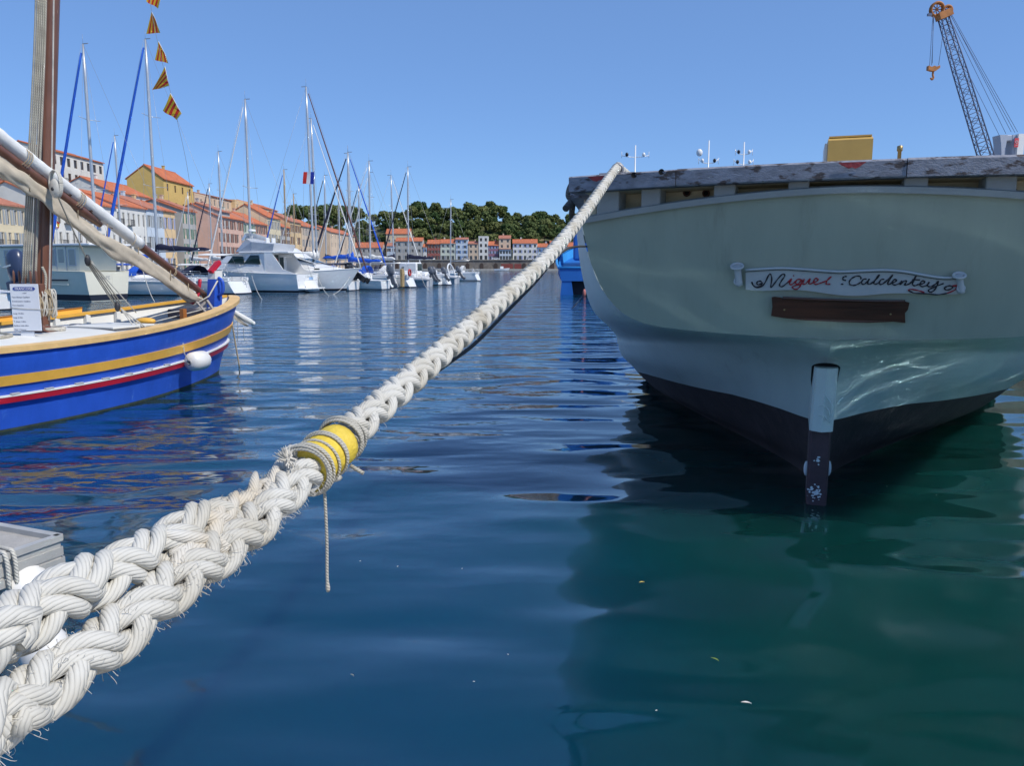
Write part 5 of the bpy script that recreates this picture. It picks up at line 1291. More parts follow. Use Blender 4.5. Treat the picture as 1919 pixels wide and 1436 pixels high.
# ================================================================== pontoon finger and its fenders, lower left
pz = .46
c0 = at_z(110, 1008, pz); d1 = unit(at_z(0, 1046, pz) - c0); d2 = unit(at_z(0, 988, pz) - c0)
M_ALU = mat('pontoon_aluminium', (.46, .45, .42), .45, .2, var=.12, vscale=4, bump=.15, bscale=15)
pf = thing('pontoon_finger', 'grey metal pontoon finger with a rope round its edge beam', 'pontoon', (c0[0], c0[1], 0))
b = MB(); A_, B_ = np.array([c0[0], c0[1], 0]), None
fr_ = c0; e1, e2 = d1 * np.array([1, 1, 0]), d2 * np.array([1, 1, 0])
Q4 = [fr_, fr_ + e2 * 3.2, fr_ + e2 * 3.2 + e1 * 3.2, fr_ + e1 * 3.2]
b.poly([q_ + (0, 0, -.015) for q_ in Q4][::-1]); b.build('deck', mat('pontoon_deck', (.38, .36, .33), .8, var=.15, vscale=8, bump=.4, bscale=60), pf, world=True)
for e in (e1, e2):
    b = MB()
    for dz, w_ in ((-.0, .05), (-.09, .035), (-.16, .05)): b.beam(fr_ + e * -.01 + (0, 0, dz), fr_ + e * 3.2 + (0, 0, dz), w_, .055 if dz else .04)
    b.beam(fr_ + (0, 0, -.09), fr_ + e * 3.2 + (0, 0, -.09), .02, .18); b.build('edge_beam', M_ALU, pf, world=True)
b = MB(); m_ = fr_ + (e1 + e2) * 1.1; b.box((m_[0], m_[1], .14), (1.2, .9, .32), bev=.05); b.build('float', mat('grey_float', (.2, .2, .21), .6), pf, world=True)
rp0 = fr_ + e1 * .33
for k_ in (0, .05):
    b = MB(); o = rp0 + e1 * k_; q_ = np.array([e2[0], e2[1], 0]); b.tube(crom([o + q_ * .5 + (0, 0, .02), o + q_ * .05 + (0, 0, .035), o - q_ * .04 + (0, 0, .0), o - q_ * .045 + (0, 0, -.2)], 5), .013, 8, uv=True); b.build('rope_turn', M_ROPE_W, pf, world=True)
for px_, py_, r_, lb in ((45, 1112, .17, 'round white fender ball hanging under the pontoon rope'), (84, 1222, .13, 'smaller white fender seen between the two legs of the rope eye')):
    c = at_z(px_, py_, .17 if r_ > .15 else .1); t = thing('fender_ball', lb, 'fender', c)
    b = MB(); b.ball((0, 0, 0), (r_, r_, r_ * 1.12), 22); b.build('body', mat('fender_white', (.72, .70, .66), .35), t)
    b = MB(); b.lathe([(.02, r_ * 1.1), (.045, r_ * 1.12), (.04, r_ * 1.3), (.01, r_ * 1.32)], 12); b.build('neck', mat('fender_grey_eye', (.25, .25, .26), .5), t)
    b = MB(); e_ = rp0 - c if r_ > .15 else fr_ + e1 * .9 - c; b.tube(crom([(0, 0, r_ * 1.3), np.array(e_) * .5 + (0, 0, .02), np.array(e_) + (0, 0, -.1)], 5), .009, 6, uv=True); b.build('lanyard', M_ROPE_W, t)
# bits floating on the water
def leaf(px_, py_, l_, w_, rz, col, lb, nm='leaf', curl=.004):
    p = at_z(px_, py_, .003); t = tag(link(nm, None, None, p, (0, 0, rz)), lb, 'leaf' if nm == 'leaf' else 'feather')
    b_ = MB(); G_ = [[(l_ * (u - .5), w_ * v * math.sin(math.pi * min(.97, max(.03, u))) ** .7 + l_ * .12 * math.sin(u * 3), .003 + curl * abs(v)) for v in (-1, -.5, 0, .5, 1)] for u in np.linspace(0, 1, 9)]
    b_.grid(G_); b_.build('blade', mat(nm + '_' + lb.split()[0], col, .6), t)
    b_ = MB(); b_.tube([(l_ * -.62, 0, .004), (l_ * -.3, l_ * .08, .005), (l_ * .4, l_ * .1, .005)], .0008, 4); b_.build('stalk', mat(nm + '_stalk', (.3, .25, .12), .7), t)
leaf(1203, 1093, .036, .008, .1, (.7, .55, .12), 'yellow fallen leaf floating in the shade of the schooner')
leaf(1340, 1238, .05, .006, -.9, (.3, .42, .06), 'green blade of leaf floating in the green water')
leaf(1399, 1320, .05, .008, -.3, (.7, .7, .66), 'white curled feather floating in the green water', 'feather')
leaf(660, 1268, .03, .003, -.8, (.6, .58, .5), 'pale straw floating in the open blue water')
for i_, (x_, y_) in enumerate(((675, 1052), (745, 1062), (866, 1066), (952, 1227), (888, 1278), (1230, 1332), (1755, 928), (1662, 912))):
    p = at_z(x_, y_, .002); o_ = thing('floating_speck', 'tiny pale bit of foam floating on the water', 'debris', p, i_ * .7, 'bits of foam floating on the water')
    b = MB(); b.grid([[(.007 * math.cos(a) * r_, .003 * math.sin(a) * r_, .003 * (1 - r_)) for a in np.linspace(0, 6.283, 9)] for r_ in (.05, .6, 1)]); b.build('flake', MATS['feather_white'], o_)
# ================================================================== the marina
GEL = mat('white_gelcoat', (.74, .74, .73), .25, var=.03, vscale=.8); GELC = mat('cream_gelcoat', (.70, .66, .53), .3, var=.04, vscale=.8); GELG = mat('grey_gelcoat', (.45, .47, .5), .35)
M_ALLOY = mat('mast_alloy', (.52, .53, .54), .35, .5, var=.08, vscale=1); M_STEEL = mat('stainless_steel', (.55, .56, .58), .25, .9); M_WIRE = mat('rigging_wire', (.30, .31, .33), .4, .5)
M_NAVYC = mat('navy_canvas', (.012, .014, .04), .85, bump=.5, bscale=5); M_BLUEC = mat('blue_canvas', (.012, .10, .55), .8, bump=.5, bscale=4, var=.12, vscale=2); M_WHITEC = mat('white_canvas', (.72, .71, .68), .85, bump=.4, bscale=5); M_BROWNC = mat('brown_canvas', (.12, .055, .05), .85)
M_TINT = mat('tinted_glass', (.012, .03, .032), .06); M_BOOT = mat('dark_boot_stripe', (.012, .014, .025), .5); M_TEAK = mat('teak', (.30, .19, .10), .7, var=.15, vscale=5); M_BLKP = mat('black_engine_paint', (.012, .012, .016), .25); M_GREYP = mat('grey_engine_paint', (.10, .11, .13), .3); M_RUBB = mat('grey_tube_rubber', (.45, .46, .48), .6)
M_BUOY = mat('red_lifebuoy', (.42, .03, .03), .6); M_FEN = MATS['fender_white']
def hull_fn(L, B, hs, hb, tw=.8, rake=.12, full=2.2):
    def p(t, f):
        b_ = B / 2 * (tw + (1 - tw) * smooth(min(1, t / .42))) if t < .42 else B / 2 * max(0, 1 - ((t - .42) / .58) ** full) ** .85
        sh = hs + (hb - hs) * t ** 1.7
        wl = .80 - .22 * t ** 2
        k_ = max(0, f) ** .65; bb = b_ * (wl + (1 - wl) * k_) if f >= 0 else b_ * wl * math.sqrt(max(0, 1 - (f / .55) ** 2))
        return np.array([bb + .01, t * L - rake * L * t ** 5 * (1 - max(0, f)) , f * sh])
    return p
def make_hull(t, L, B, hs, hb, m, tw=.8, rake=.1, stripe=M_BOOT, sug=0.0, deck=None, full=2.2, bul=.12, sh=.13):
    p = hull_fn(L, B, hs, hb, tw, rake, full); ts = np.linspace(0, 1, 26); fs = [-.5, -.3, -.12, 0, .2, .45, .7, .9, 1]
    G_ = np.array([[p(a, f) - (np.array([0, sug * max(0, f) * (1 - a) ** 6, 0]) * -1) for a in ts] for f in fs])
    b_ = MB(); b_.grid(G_); b_.grid(mirror(G_), flip=True)
    e = G_[:, 0]; b_.grid([[(q_[0] * x, q_[1] - bul * (1 - x * x) * (.55 + .45 * i / 8), q_[2]) for x in np.linspace(1, -1, 11)] for i, q_ in enumerate(e)])
    hl = b_.build('hull', m, t)
    if stripe:
        b_ = MB(); S_ = np.array([[p(a, f) * np.array([1, 1, 1]) + np.array([.012, -.004 if a == 0 else 0, 0]) for a in ts] for f in (.02, sh)]); b_.grid(S_); b_.grid(mirror(S_), flip=True); e0, e1 = S_[0, 0] + (0, -.012, 0), S_[1, 0] + (0, -.012, 0); b_.grid([[(q_[0] * x, q_[1] - bul * (1 - x * x) * .75, q_[2]) for x in np.linspace(1, -1, 11)] for q_ in (e0, e1)]); b_.build('boot_stripe', stripe, hl)
    b_ = MB(); b_.grid([[(x * p(a, 1)[0], p(a, 1)[1] + (sug * (1 - a) ** 6) - (bul * (1 - x * x) if a == 0 else 0), p(a, 1)[2] + .03 * (1 - x * x)) for x in (-1, -.75, -.5, -.25, 0, .25, .5, .75, 1)] for a in ts]); b_.build('deck', deck or m, t)
    b_ = MB(); e = [p(a, 1) + (.0, sug * (1 - a) ** 6, .015) for a in ts]; b_.tube(e, .035, 6); b_.tube(mirror(e), .035, 6); b_.build('rub_strake', deck or m, t)
    return p
def rails(t, p, L, t0, t1, h=.6, n_=5, name='guard_rail'):
    for sd in (1, -1):
        b_ = MB(); P = []
        for a in np.linspace(t0, t1, n_ * 3 - 2):
            q_ = p(a, 1) * np.array([.95, 1, 1]); q_ = q_ if sd > 0 else mirror(q_); P.append(q_ + (0, 0, h))
        for i in range(0, len(P), 3): b_.tube([P[i] - (0, 0, h), P[i]], .014, 5)
        b_.tube(P, .013, 5); b_.tube([q_ - (0, 0, h / 2) for q_ in P], .008, 4); b_.build(name, M_STEEL, t)
def rz_head(hx, hy): return math.atan2(-hx, hy)
PHI = math.radians(15)
def place(px_, py_, B, tw, phi=PHI, flip=False):
    """stern corner at a photo pixel on the water; returns origin (stern centre) and rotation"""
    q_ = at_z(px_, py_, 0.0); hx, hy = -math.cos(phi), math.sin(phi); rz = rz_head(hx, hy)
    rgt = np.array([math.cos(rz), math.sin(rz), 0]); return q_ + rgt * B / 2 * tw * .8, rz
def sailboat(label, loc, rz, L, B, mh, m=GEL, cover=M_BLUEC, genoa=M_BLUEC, genoa_r=.07, group='sailing boats in the marina', simple=False, mast_m=M_ALLOY, sug=.5, my=.55, ladder=False, boom_h=1.9, spread=2, hs=1.05, hb=1.35):
    t = thing('sailboat', label, 'sailboat', loc, rz, group)
    p = make_hull(t, L, B, hs, hb, m, .66, .1, sug=sug, bul=.35)
    y0, y1 = L * .30, L * .70                                       # coachroof
    b_ = MB(); G_ = []
    for a in np.linspace(0, 1, 9):
        w_ = B * .30 * (1 - .35 * a ** 2); hgt = .48 * (1 - a ** 3 * .75); z0 = hs + (hb - hs) * ((y0 + (y1 - y0) * a) / L) ** 1.7
        G_.append([(-w_, y0 + (y1 - y0) * a, z0), (-w_ * .86, y0 + (y1 - y0) * a, z0 + hgt * .85), (0, y0 + (y1 - y0) * a, z0 + hgt), (w_ * .86, y0 + (y1 - y0) * a, z0 + hgt * .85), (w_, y0 + (y1 - y0) * a, z0)])
    b_.grid(G_, flip=True, smooth=False); b_.add(G_[0], [(0, 1, 2, 3, 4)]); b_.add(G_[-1], [(4, 3, 2, 1, 0)]); cb = b_.build('coachroof', GEL, t)
    for sd in (-1, 1):
        b_ = MB(); i0, i1 = 2, 6; e = lambda i, j, u: np.array(G_[i][j]) * (1 - u) + np.array(G_[i][j + 1]) * u
        q_ = [e(i0, 0, .3), e(i1, 0, .35), e(i1, 0, .75), e(i0, 0, .8)]; q_ = [x + (-.012, 0, 0) for x in q_]
        if sd > 0: q_ = [mirror(x) for x in q_]
        b_.poly(q_ if sd < 0 else q_[::-1]); b_.build('portlight', M_TINT, cb)
    b_ = MB(); zc = hs + .30
    for sd in (-1, 1): b_.box((sd * B * .31, L * .16, hs + .14), (.22, L * .26, .3), bev=.04)
    b_.build('cockpit_coaming', m, t)
    ym = L * my; zb = hs + .55
    b_ = MB(); P, _ = resample(np.array([(0, ym, zb - .5), (0, ym - .15, mh)]), n=8); b_.tube(P, [.085 + .006 * (L - 9)] * 7 + [.06], 10); mo = b_.build('mast', mast_m, t)
    b_ = MB(); b_.tube([(0, ym - .15, mh), (0, ym - .15, mh + .7)], .012, 4); b_.box((0, ym - .35, mh + .02), (.05, .5, .05)); b_.build('masthead', M_WIRE, mo)
    for k_ in range(spread):
        z_ = zb + (mh - zb) * (.38 + .30 * k_ if spread > 1 else .5); b_ = MB(); w_ = B * (.34 - .08 * k_)
        for sd in (-1, 1): b_.tube([(0, ym - .05, z_), (sd * w_, ym - .25, z_ + .06)], .022, 5)
        b_.build('spreader', M_ALLOY, mo)
    bl_ = L * .36; bz = hs + boom_h
    b_ = MB(); b_.tube([(0, ym - .1, bz), (0, ym - bl_, bz + .08)], .06, 8); bo_ = b_.build('boom', M_ALLOY, t)
    if cover:
        b_ = MB(); n_ = 14; P = np.array([(0, ym - .05 - (bl_ - .2) * a, bz + .17 + .2 * (1 - a) ** 2 + .025 * math.sin(a * 17)) for a in np.linspace(0, 1, n_)])
        b_.tube(P, [.17 * (1 - .55 * a) + .02 * math.sin(a * 23) for a in np.linspace(0, 1, n_)], 12, flat=1.5); b_.tube([(0, ym + .05, bz), (0, ym + .02, bz + .75)], [.16, .10], 10); b_.build('sail_cover', cover, bo_)
    yb = L * .985; zf = hb
    if genoa: b_ = MB(); P, _ = resample(np.array([(0, yb - .3, zf + .5), (0, ym + .05, mh - .6)]), n=16); b_.tube(P, genoa_r * np.r_[.6, [1.0] * 3, np.linspace(1, .5, 12)], 8); b_.build('furled_genoa', genoa, t)
    for nm, a, c in (('forestay', (0, yb, zf), (0, ym, mh)), ('backstay', (0, .15, hs), (0, ym - .15, mh))):
        b_ = MB(); b_.tube([a, c], .011, 4); b_.build(nm, M_WIRE, t)
    for sd in (-1, 1):
        w_ = B * .44; zs = zb + (mh - zb) * .38; b_ = MB()
        b_.tube([(sd * w_, ym - .2, hs + .1), (sd * B * .34, ym - .25, zs), (0, ym - .12, mh - .3)], .011, 4); b_.tube([(sd * w_, ym - .5, hs + .1), (0, ym - .08, zs)], .009, 4); b_.build('shroud', M_WIRE, t)
    if not simple:
        rails(t, p, L, .05, .93)
        b_ = MB()
        for sd in (-1, 1): b_.tube([(sd * B * .33, .1, hs), (sd * B * .33, .05, hs + .75), (0, .0, hs + .78)] if sd > 0 else [(sd * B * .33, .1, hs), (sd * B * .33, .05, hs + .75), (0, .0, hs + .78)], .016, 5)
        b_.build('pushpit', M_STEEL, t)
        b_ = MB(); b_.torus((0, L * .12, hs + .55), .38, .018, (0, 1, .1)); b_.tube([(0, L * .12, hs), (0, L * .12, hs + .6)], .05, 6); b_.build('steering_wheel', M_STEEL, t)
        b_ = MB()                                                   # sprayhood
        G_ = [[(B * .27 * math.cos(a), y_, hs + .45 + h_ * math.sin(a)) for a in np.linspace(0, math.pi, 9)] for y_, h_ in ((L * .28, .75), (L * .33, .8), (L * .39, .15))]; b_.grid(G_); b_.build('sprayhood', cover or M_WHITEC, t)
    if ladder:
        b_ = MB()
        for x in (-.17, .17): b_.tube([(x + .3, -.05, .25), (x + .3, -.02 + .3, hs + .5)], .018, 5)
        for k_ in range(5): b_.tube([(.13, -.04 + .05 * k_, .35 + .22 * k_), (.47, -.04 + .05 * k_, .35 + .22 * k_)], .018, 5)
        b_.build('boarding_ladder', M_STEEL, t)
    return t
def outboard(t, x, z, s, m, tilt, name='outboard_motor'):
    o = link(name, None, t, (x, -.3, z + .35), (tilt, 0, 0), (s, s, s))
    b_ = MB(); sec = [(.0, .0), (.16, .05), (.2, .3), (.21, .6), (.18, .82), (.10, .92), (.01, .94)]
    G_ = [[(r * 1.0 * math.cos(a), -.32 + r * 1.45 * math.sin(a) - .12 * z_, .25 + z_) for a in np.linspace(0, 2 * math.pi, 14, endpoint=False)] for r, z_ in sec]; b_.grid(G_, close_j=True); b_.build('cowling', m, o)
    b_ = MB(); b_.box((0, -.33, -.1), (.16, .34, .75), bev=.05); b_.box((0, -.42, -.55), (.09, .3, .3), bev=.04); b_.box((0, -.1, .2), (.28, .3, .25), bev=.03); b_.tube([(0, -.25, -.62), (0, -.62, -.62)], [.06, .04], 8); b_.build('leg', m, o)
    b_ = MB()
    for k_ in range(3):
        a = k_ * 2.09; b_.add([(0, -.62, -.62), (.16 * math.cos(a), -.6, -.62 + .16 * math.sin(a)), (.13 * math.cos(a + .6), -.66, -.62 + .13 * math.sin(a + .6))], [(0, 1, 2)])
    b_.build('propeller', M_GREYP, o)
    b_ = MB(); b_.box((0, -.3, .72), (.425, .3, .05)); b_.build('stripe', M_STEEL, o)
    return o

# ---- cream cabin cruiser with its name on the transom
loc, rz = place(172, 565, 3.4, .95, math.radians(24))
cd = thing('cabin_cruiser', 'cream cabin cruiser with curtained windows and CARPE DIEM on its stern', 'motor boat', loc, rz)
p = make_hull(cd, 11.5, 3.4, 1.85, 2.3, GELC, .95, .08, full=2.6, bul=.02, sh=.22)
b = MB(); b.box((0, 4.6, 2.65), (2.9, 7.6, 1.7), bev=.12); cab = b.build('cabin', GELC, cd)
b = MB(); b.box((0, 4.2, 3.55), (3.3, 9.6, .14), bev=.06); b.build('roof', GEL, cd)
for y_, w_, h_, z_ in ((1.25, .55, .95, 2.75), (3.6, 1.5, .95, 2.75), (5.4, 1.0, .9, 2.75), (7.2, 1.0, .9, 2.75)):
    for sd in (-1, 1):
        b = MB(); b.box((sd * 1.455, y_, z_), (.03, w_, h_), bev=.012); wo_ = b.build('window', mat('curtained_glass', (.30, .33, .31), .15), cab)
        b = MB()
        for dy in (-1, 1): b.box((sd * 1.462, y_ + dy * (w_ / 2 + .03), z_), (.03, .06, h_ + .12))
        for dz in (-1, 1): b.box((sd * 1.462, y_, z_ + dz * (h_ / 2 + .03)), (.03, w_, .06))
        b.build('frame', GELG, wo_)
b = MB(); b.box((-1.46, 2.25, 2.62), (.03, .85, 1.6), bev=.012); dr = b.build('door', GELC, cab)
b = MB(); b.box((-1.48, 2.25, 2.85), (.02, .5, .85)); b.build('pane', mat('curtained_glass', (.30, .33, .31), .15), dr)
b = MB()
for dy in (-.45, .45): b.box((-1.475, 2.25 + dy, 2.62), (.03, .05, 1.65))
b.build('frame', GELG, dr)
b = MB(); b.box((-1.70, 3.2, 1.05), (.05, 3.4, .07)); b.box((-1.695, 3.2, 1.32), (.03, 3.4, .10), 1); b.build('hull_moulding', [GELC, M_BOOT], cd)
text_mesh('CARPE DIEM', .34, mat('grey_name_text', (.25, .25, .25), .5), cd, 'lettering', Matrix.Translation((.1, -.015, 1.35)) @ Matrix.Rotation(math.pi / 2, 4, 'X'), .004)
b = MB(); b.box((.75, -.012, 1.1), (.9, .02, 1.1), bev=.005); b.build('stern_gate', GELC, cd)
b = MB(); b.lathe([(.03, 0), (.1, .03), (.11, .5), (.08, .6), (.02, .63)], 12, (-1.9, 4.2, 1.0)); b.build('fender', mat('blue_fender', (.10, .28, .38), .5), cd)
rails(cd, p, 11.5, .3, .95, .7)

# ---- sailing boats in the front row
loc, rz = place(338, 556, 4.0, .74); sailboat('white sailboat with a bright blue boom cover and blue furled genoa', loc, rz, 13.5, 4.0, 18.4, cover=M_BLUEC, genoa=M_BLUEC, genoa_r=.13, my=.60, boom_h=1.7)
loc, rz = place(440, 553, 4.1, .74); boatB = sailboat('white sailboat with navy boom cover and a stern ladder', loc, rz, 13.8, 4.1, 19.6, cover=M_NAVYC, genoa=M_BLUEC, genoa_r=.13, my=.56, ladder=True, boom_h=2.3)
b = MB(); b.grid([[(-1.6, .6, 3.0), (0, .6, 3.15), (1.6, .6, 3.0)], [(-1.6, 3.2, 3.05), (0, 3.2, 3.2), (1.6, 3.2, 3.05)]]); b.grid([[(-1.6, .6, 2.98), (0, .6, 3.13), (1.6, .6, 2.98)], [(-1.6, 3.2, 3.03), (0, 3.2, 3.18), (1.6, 3.2, 3.03)]], flip=True); b.build('bimini', M_WHITEC, boatB)

# ---- flybridge motor yacht, stern out
loc, rz = place(561, 549.5, 3.9, .92)
fy = thing('flybridge_yacht', 'white flybridge motor yacht with a round lifebuoy by its saloon door', 'motor yacht', loc, rz, 'motor yachts in the marina')
p = make_hull(fy, 11.5, 3.9, 1.55, 2.1, GEL, .92, .12, bul=.02)
def house_loft(t, secs, m, name, flip=False, caps=True):
    b_ = MB(); G_ = [[(-w0, y_, z0), (-w1, y_ + sl, z1), (0, y_ + sl, z1 + .06), (w1, y_ + sl, z1), (w0, y_, z0)] for y_, w0, w1, z0, z1, sl in secs]
    b_.grid(G_, flip=True, smooth=False); b_.add(G_[0], [(0, 1, 2, 3, 4)]); b_.add(G_[-1], [(4, 3, 2, 1, 0)]); return b_.build(name, m, t)
sal = house_loft(fy, [(2.9, 1.75, 1.6, 1.6, 3.25, 0), (5.5, 1.7, 1.5, 1.75, 3.25, 0), (7.6, 1.4, 1.1, 1.9, 3.2, -.9), (8.6, .9, .7, 1.95, 2.1, -.4)], GEL, 'saloon')
for sd in (-1, 1):
    for y0, y1 in ((3.3, 4.7), (4.8, 6.3)):
        b = MB(); q_ = [(sd * 1.735, y0, 2.35), (sd * 1.72, y1 + .2, 2.4), (sd * 1.63, y1 - .4, 3.1), (sd * 1.65, y0 + .2, 3.1)]; b.poly(q_ if sd > 0 else q_[::-1]); b.build('side_window', M_TINT, sal)
b = MB(); q_ = [(-1.2, 7.75, 2.15), (1.2, 7.75, 2.15), (1.0, 6.95, 3.1), (-1.0, 6.95, 3.1)]; b.poly([(x, y + .06, z) for x, y, z in q_]); b.build('windscreen', M_TINT, sal)
for x in (-.8, 0, .8):
    b = MB(); b.box((x, 2.88, 2.4), (.68, .03, 1.5)); wo_ = b.build('saloon_door', M_TINT, sal); b = MB(); b.box((x - .36, 2.86, 2.4), (.05, .04, 1.55)); b.build('frame', M_STEEL, wo_)
b = MB(); b.box((0, 3.0, 3.34), (3.5, 4.6, .14), bev=.05); b.build('flybridge_deck', GEL, fy)
house_loft(fy, [(2.2, 1.6, 1.7, 3.4, 4.0, -.2), (4.2, 1.6, 1.65, 3.4, 4.2, -.1), (5.8, 1.1, .9, 3.4, 4.5, -.7), (6.3, .7, .4, 3.4, 3.6, -.5)], GELG, 'flybridge')
b = MB(); q_ = crom([(-1.5, 5.0, 4.25), (-.9, 5.5, 4.5), (0, 5.7, 4.55), (.9, 5.5, 4.5), (1.5, 5.0, 4.25)], 4); b.grid([q_, q_ + (0, -.35, .42)]); b.build('wind_deflector', GEL, fy)
for x in (-.7, .2): b = MB(); b.box((x, 3.4, 3.75), (.5, .5, .7), bev=.08); b.box((x, 3.2, 4.25), (.5, .14, .6), bev=.05); b.build('helm_seat', GEL, fy)
for sd in (-1, 1): b = MB(); b.prism([(-.1, 1.5), (2.9, 1.5), (2.9, 3.3), (2.2, 3.3), (1.2, 1.95)], .08, lambda y_, z_, x, sd=sd: (sd * (1.66 + x), y_ + .05, z_)); b.build('side_wing', GEL, fy)
b = MB(); b.torus((-.45, 2.7, 2.55), .28, .07, (0, 1, 0)); b.build('lifebuoy', M_BUOY, fy)
b = MB(); b.box((0, -.35, .35), (3.3, .75, .12), bev=.04); b.build('bathing_platform', GEL, fy)
b = MB(); b.box((.55, -.012, 1.0), (.7, .02, .6)); b.build('registration_panel', mat('blue_print_panel', (.25, .4, .6), .4), fy)
b = MB(); b.tube([(-1.86, 4.5, 1.0), (-1.88, 5.4, 1.0)], .13, 10); b.build('fender', M_FEN, fy)
b = MB(); b.lathe([(.32, 0), (.34, .08), (.3, .16), (.01, .2)], 16, (-.3, 4.9, 5.1)); b.tube([(-.3, 4.9, 4.4), (-.3, 4.9, 5.1)], .04, 6); b.build('radar', GEL, fy)
rails(fy, p, 11.5, .45, .95, .7)
text_mesh('L Sea Sun', .3, mat('grey_name_text', (.25, .25, .25), .5), fy, 'lettering', Matrix.Translation((.2, -.016, 1.25)) @ Matrix.Rotation(math.pi / 2, 4, 'X'), .004, shear=.3)

# ---- sleek motor yacht, bow out
bw = at_z(648, 546, 0); hv = np.array([math.cos(math.radians(-9)), math.sin(math.radians(-9)), 0]); L_ = 11.0
sy = thing('sports_yacht', 'white sports yacht with sweeping white hardtop, lying bow out', 'motor yacht', bw - hv * (L_ * .88), rz_head(hv[0], hv[1]), 'motor yachts in the marina')
p = make_hull(sy, L_, 3.7, 1.5, 2.0, GEL, .9, .12)
house_loft(sy, [(2.0, 1.6, 1.5, 1.5, 2.6, 0), (5.0, 1.6, 1.45, 1.6, 2.7, 0), (7.0, 1.35, 1.1, 1.75, 2.5, -.3), (9.6, .75, .5, 1.9, 2.0, -.3)], GEL, 'superstructure')
tp_ = house_loft(sy, [(1.2, 1.5, 1.1, 3.1, 3.7, .1), (3.2, 1.55, 1.2, 3.2, 4.15, .2), (5.0, 1.45, .9, 3.1, 3.75, -.1), (6.4, 1.25, .6, 2.75, 2.95, -.3)], GEL, 'hardtop')
for sd in (-1, 1):
    for y0, y1 in ((2.3, 3.1), (3.2, 4.2), (4.3, 5.6)):
        b = MB(); q_ = [(sd * 1.56, y0, 2.45), (sd * 1.54, y1, 2.5), (sd * 1.46, y1 - .1, 3.1 - (.25 if y1 > 5 else 0)), (sd * 1.48, y0, 3.1)]; b.poly(q_ if sd > 0 else q_[::-1]); b.build('side_window', M_TINT, sy)
    b = MB(); b.beam((sd * 1.4, 5.7, 3.0), (sd * 1.1, 7.5, 2.4), .12, .1); b.build('windscreen_pillar', GEL, sy)
b = MB(); q_ = [(-1.25, 7.3, 2.5), (1.25, 7.3, 2.5), (1.15, 5.9, 3.0), (-1.15, 5.9, 3.0)]; b.poly(q_); b.build('windscreen', M_TINT, sy)
for sd in (-1, 1): b = MB(); b.box((sd * 1.3, 7.6, 1.95), (.04, .5, .12)); b.build('portlight', M_TINT, sy)
rails(sy, p, L_, .4, .96, .6)

# ---- small craft with outboards along the end of the pontoon
def launch(lb, px_, py_, L, B, tilt, em, s=1.0, two=False, cons=True, phi=PHI, bim=None, extra=None, tubes=False):
    loc, rz = place(px_, py_, B, .85, phi); t = thing('motor_launch' if not tubes else 'inflatable_boat', lb, 'boat', loc, rz, 'small motor boats at the pontoon')
    p_ = make_hull(t, L, B, .85, 1.25, GEL if not tubes else M_RUBB, .85, .1, stripe=None if tubes else M_BOOT)
    if tubes:
        for sd in (-1, 1):
            P = [p_(a, .9) + (.05, 0, 0) for a in np.linspace(0, 1, 14)]; P = [mirror(x) for x in P] if sd < 0 else P; b_ = MB(); b_.tube([np.array(P[0]) - (0, .45, 0)] + P, [.08] + [.24] * 13 + [.2], 12); b_.build('tube', M_RUBB if sd < 0 else GEL, t)
    if cons:
        b_ = MB(); b_.box((0, L * .42, 1.25), (.9, .7, .9), bev=.1); b_.build('console', GEL, t); b_ = MB(); b_.grid([[(x, L * .42 + .3, 1.7), (x * .8, L * .42 + .1, 2.15)] for x in (-.45, 0, .45)]); b_.build('windscreen', M_TINT, t)
        b_ = MB(); b_.box((0, L * .26, 1.1), (1.1, .5, .55), bev=.08); b_.build('seat', GEL, t)
    if bim:
        b_ = MB(); G_ = [[(x, y_, 2.35 + .12 * (1 - (x / 1.0) ** 2)) for x in np.linspace(-B * .42, B * .42, 7)] for y_ in (L * .1, L * .3, L * .55)]; b_.grid(G_); b_.grid(np.array(G_) + (0, 0, -.03), flip=True); b_.build('bimini', bim, t)
        b_ = MB()
        for sd in (-1, 1):
            for y_ in (L * .12, L * .53): b_.tube([(sd * B * .42, L * .3, .95), (sd * B * .42, y_, 2.36)], .018, 5)
        b_.build('bimini_frame', M_STEEL, t)
    for x in ((-.4, .4) if two else (0,)): outboard(t, x, .55, s, em, tilt)
    if extra: extra(t, L, B)
    rails(t, p_, L, .5, .96, .35, 3)
    return t
launch('white launch with navy bimini and a large black tilted outboard', 655, 546, 7.5, 2.7, -.95, M_BLKP, 1.45, bim=M_NAVYC)
launch('white launch with a dark grey outboard beside the tilted black one', 716, 544, 7.0, 2.5, -.3, M_GREYP, 1.2, bim=None)
loc, rz = place(735, 541, 3.2, .74); sb_ = sailboat('small sailboat with deep blue boom cover and a plank hung at its stern', loc, rz, 10, 3.2, 13.4, cover=M_BLUEC, genoa=M_NAVYC, genoa_r=.11, my=.5, boom_h=1.5)
b = MB(); b.prism([(-.25, 0), (.3, 0), (.35, 1.5), (.1, 1.8), (-.3, 1.75)], .22, lambda x, z, y: (x + .4, -.42 - y, z + .15)); b.build('gangplank', mat('raw_plywood', (.34, .24, .11), .8, var=.2, vscale=2), sb_)
loc, rz = place(768, 540, 3.3, .74); sb_ = sailboat('small rounded-stern sailboat with a red horseshoe lifebuoy', loc, rz, 9.5, 3.3, 12.8, cover=None, genoa=M_WHITEC, genoa_r=.06, my=.5, boom_h=1.4)
b = MB(); b.torus((-.9, .02, 1.55), .3, .09, (0, 1, 0)); b.build('lifebuoy', M_BUOY, sb_)
launch('grey and white inflatable with twin grey outboards', 800, 537, 7.2, 2.6, -.5, M_GREYP, 1.0, two=True, tubes=True)
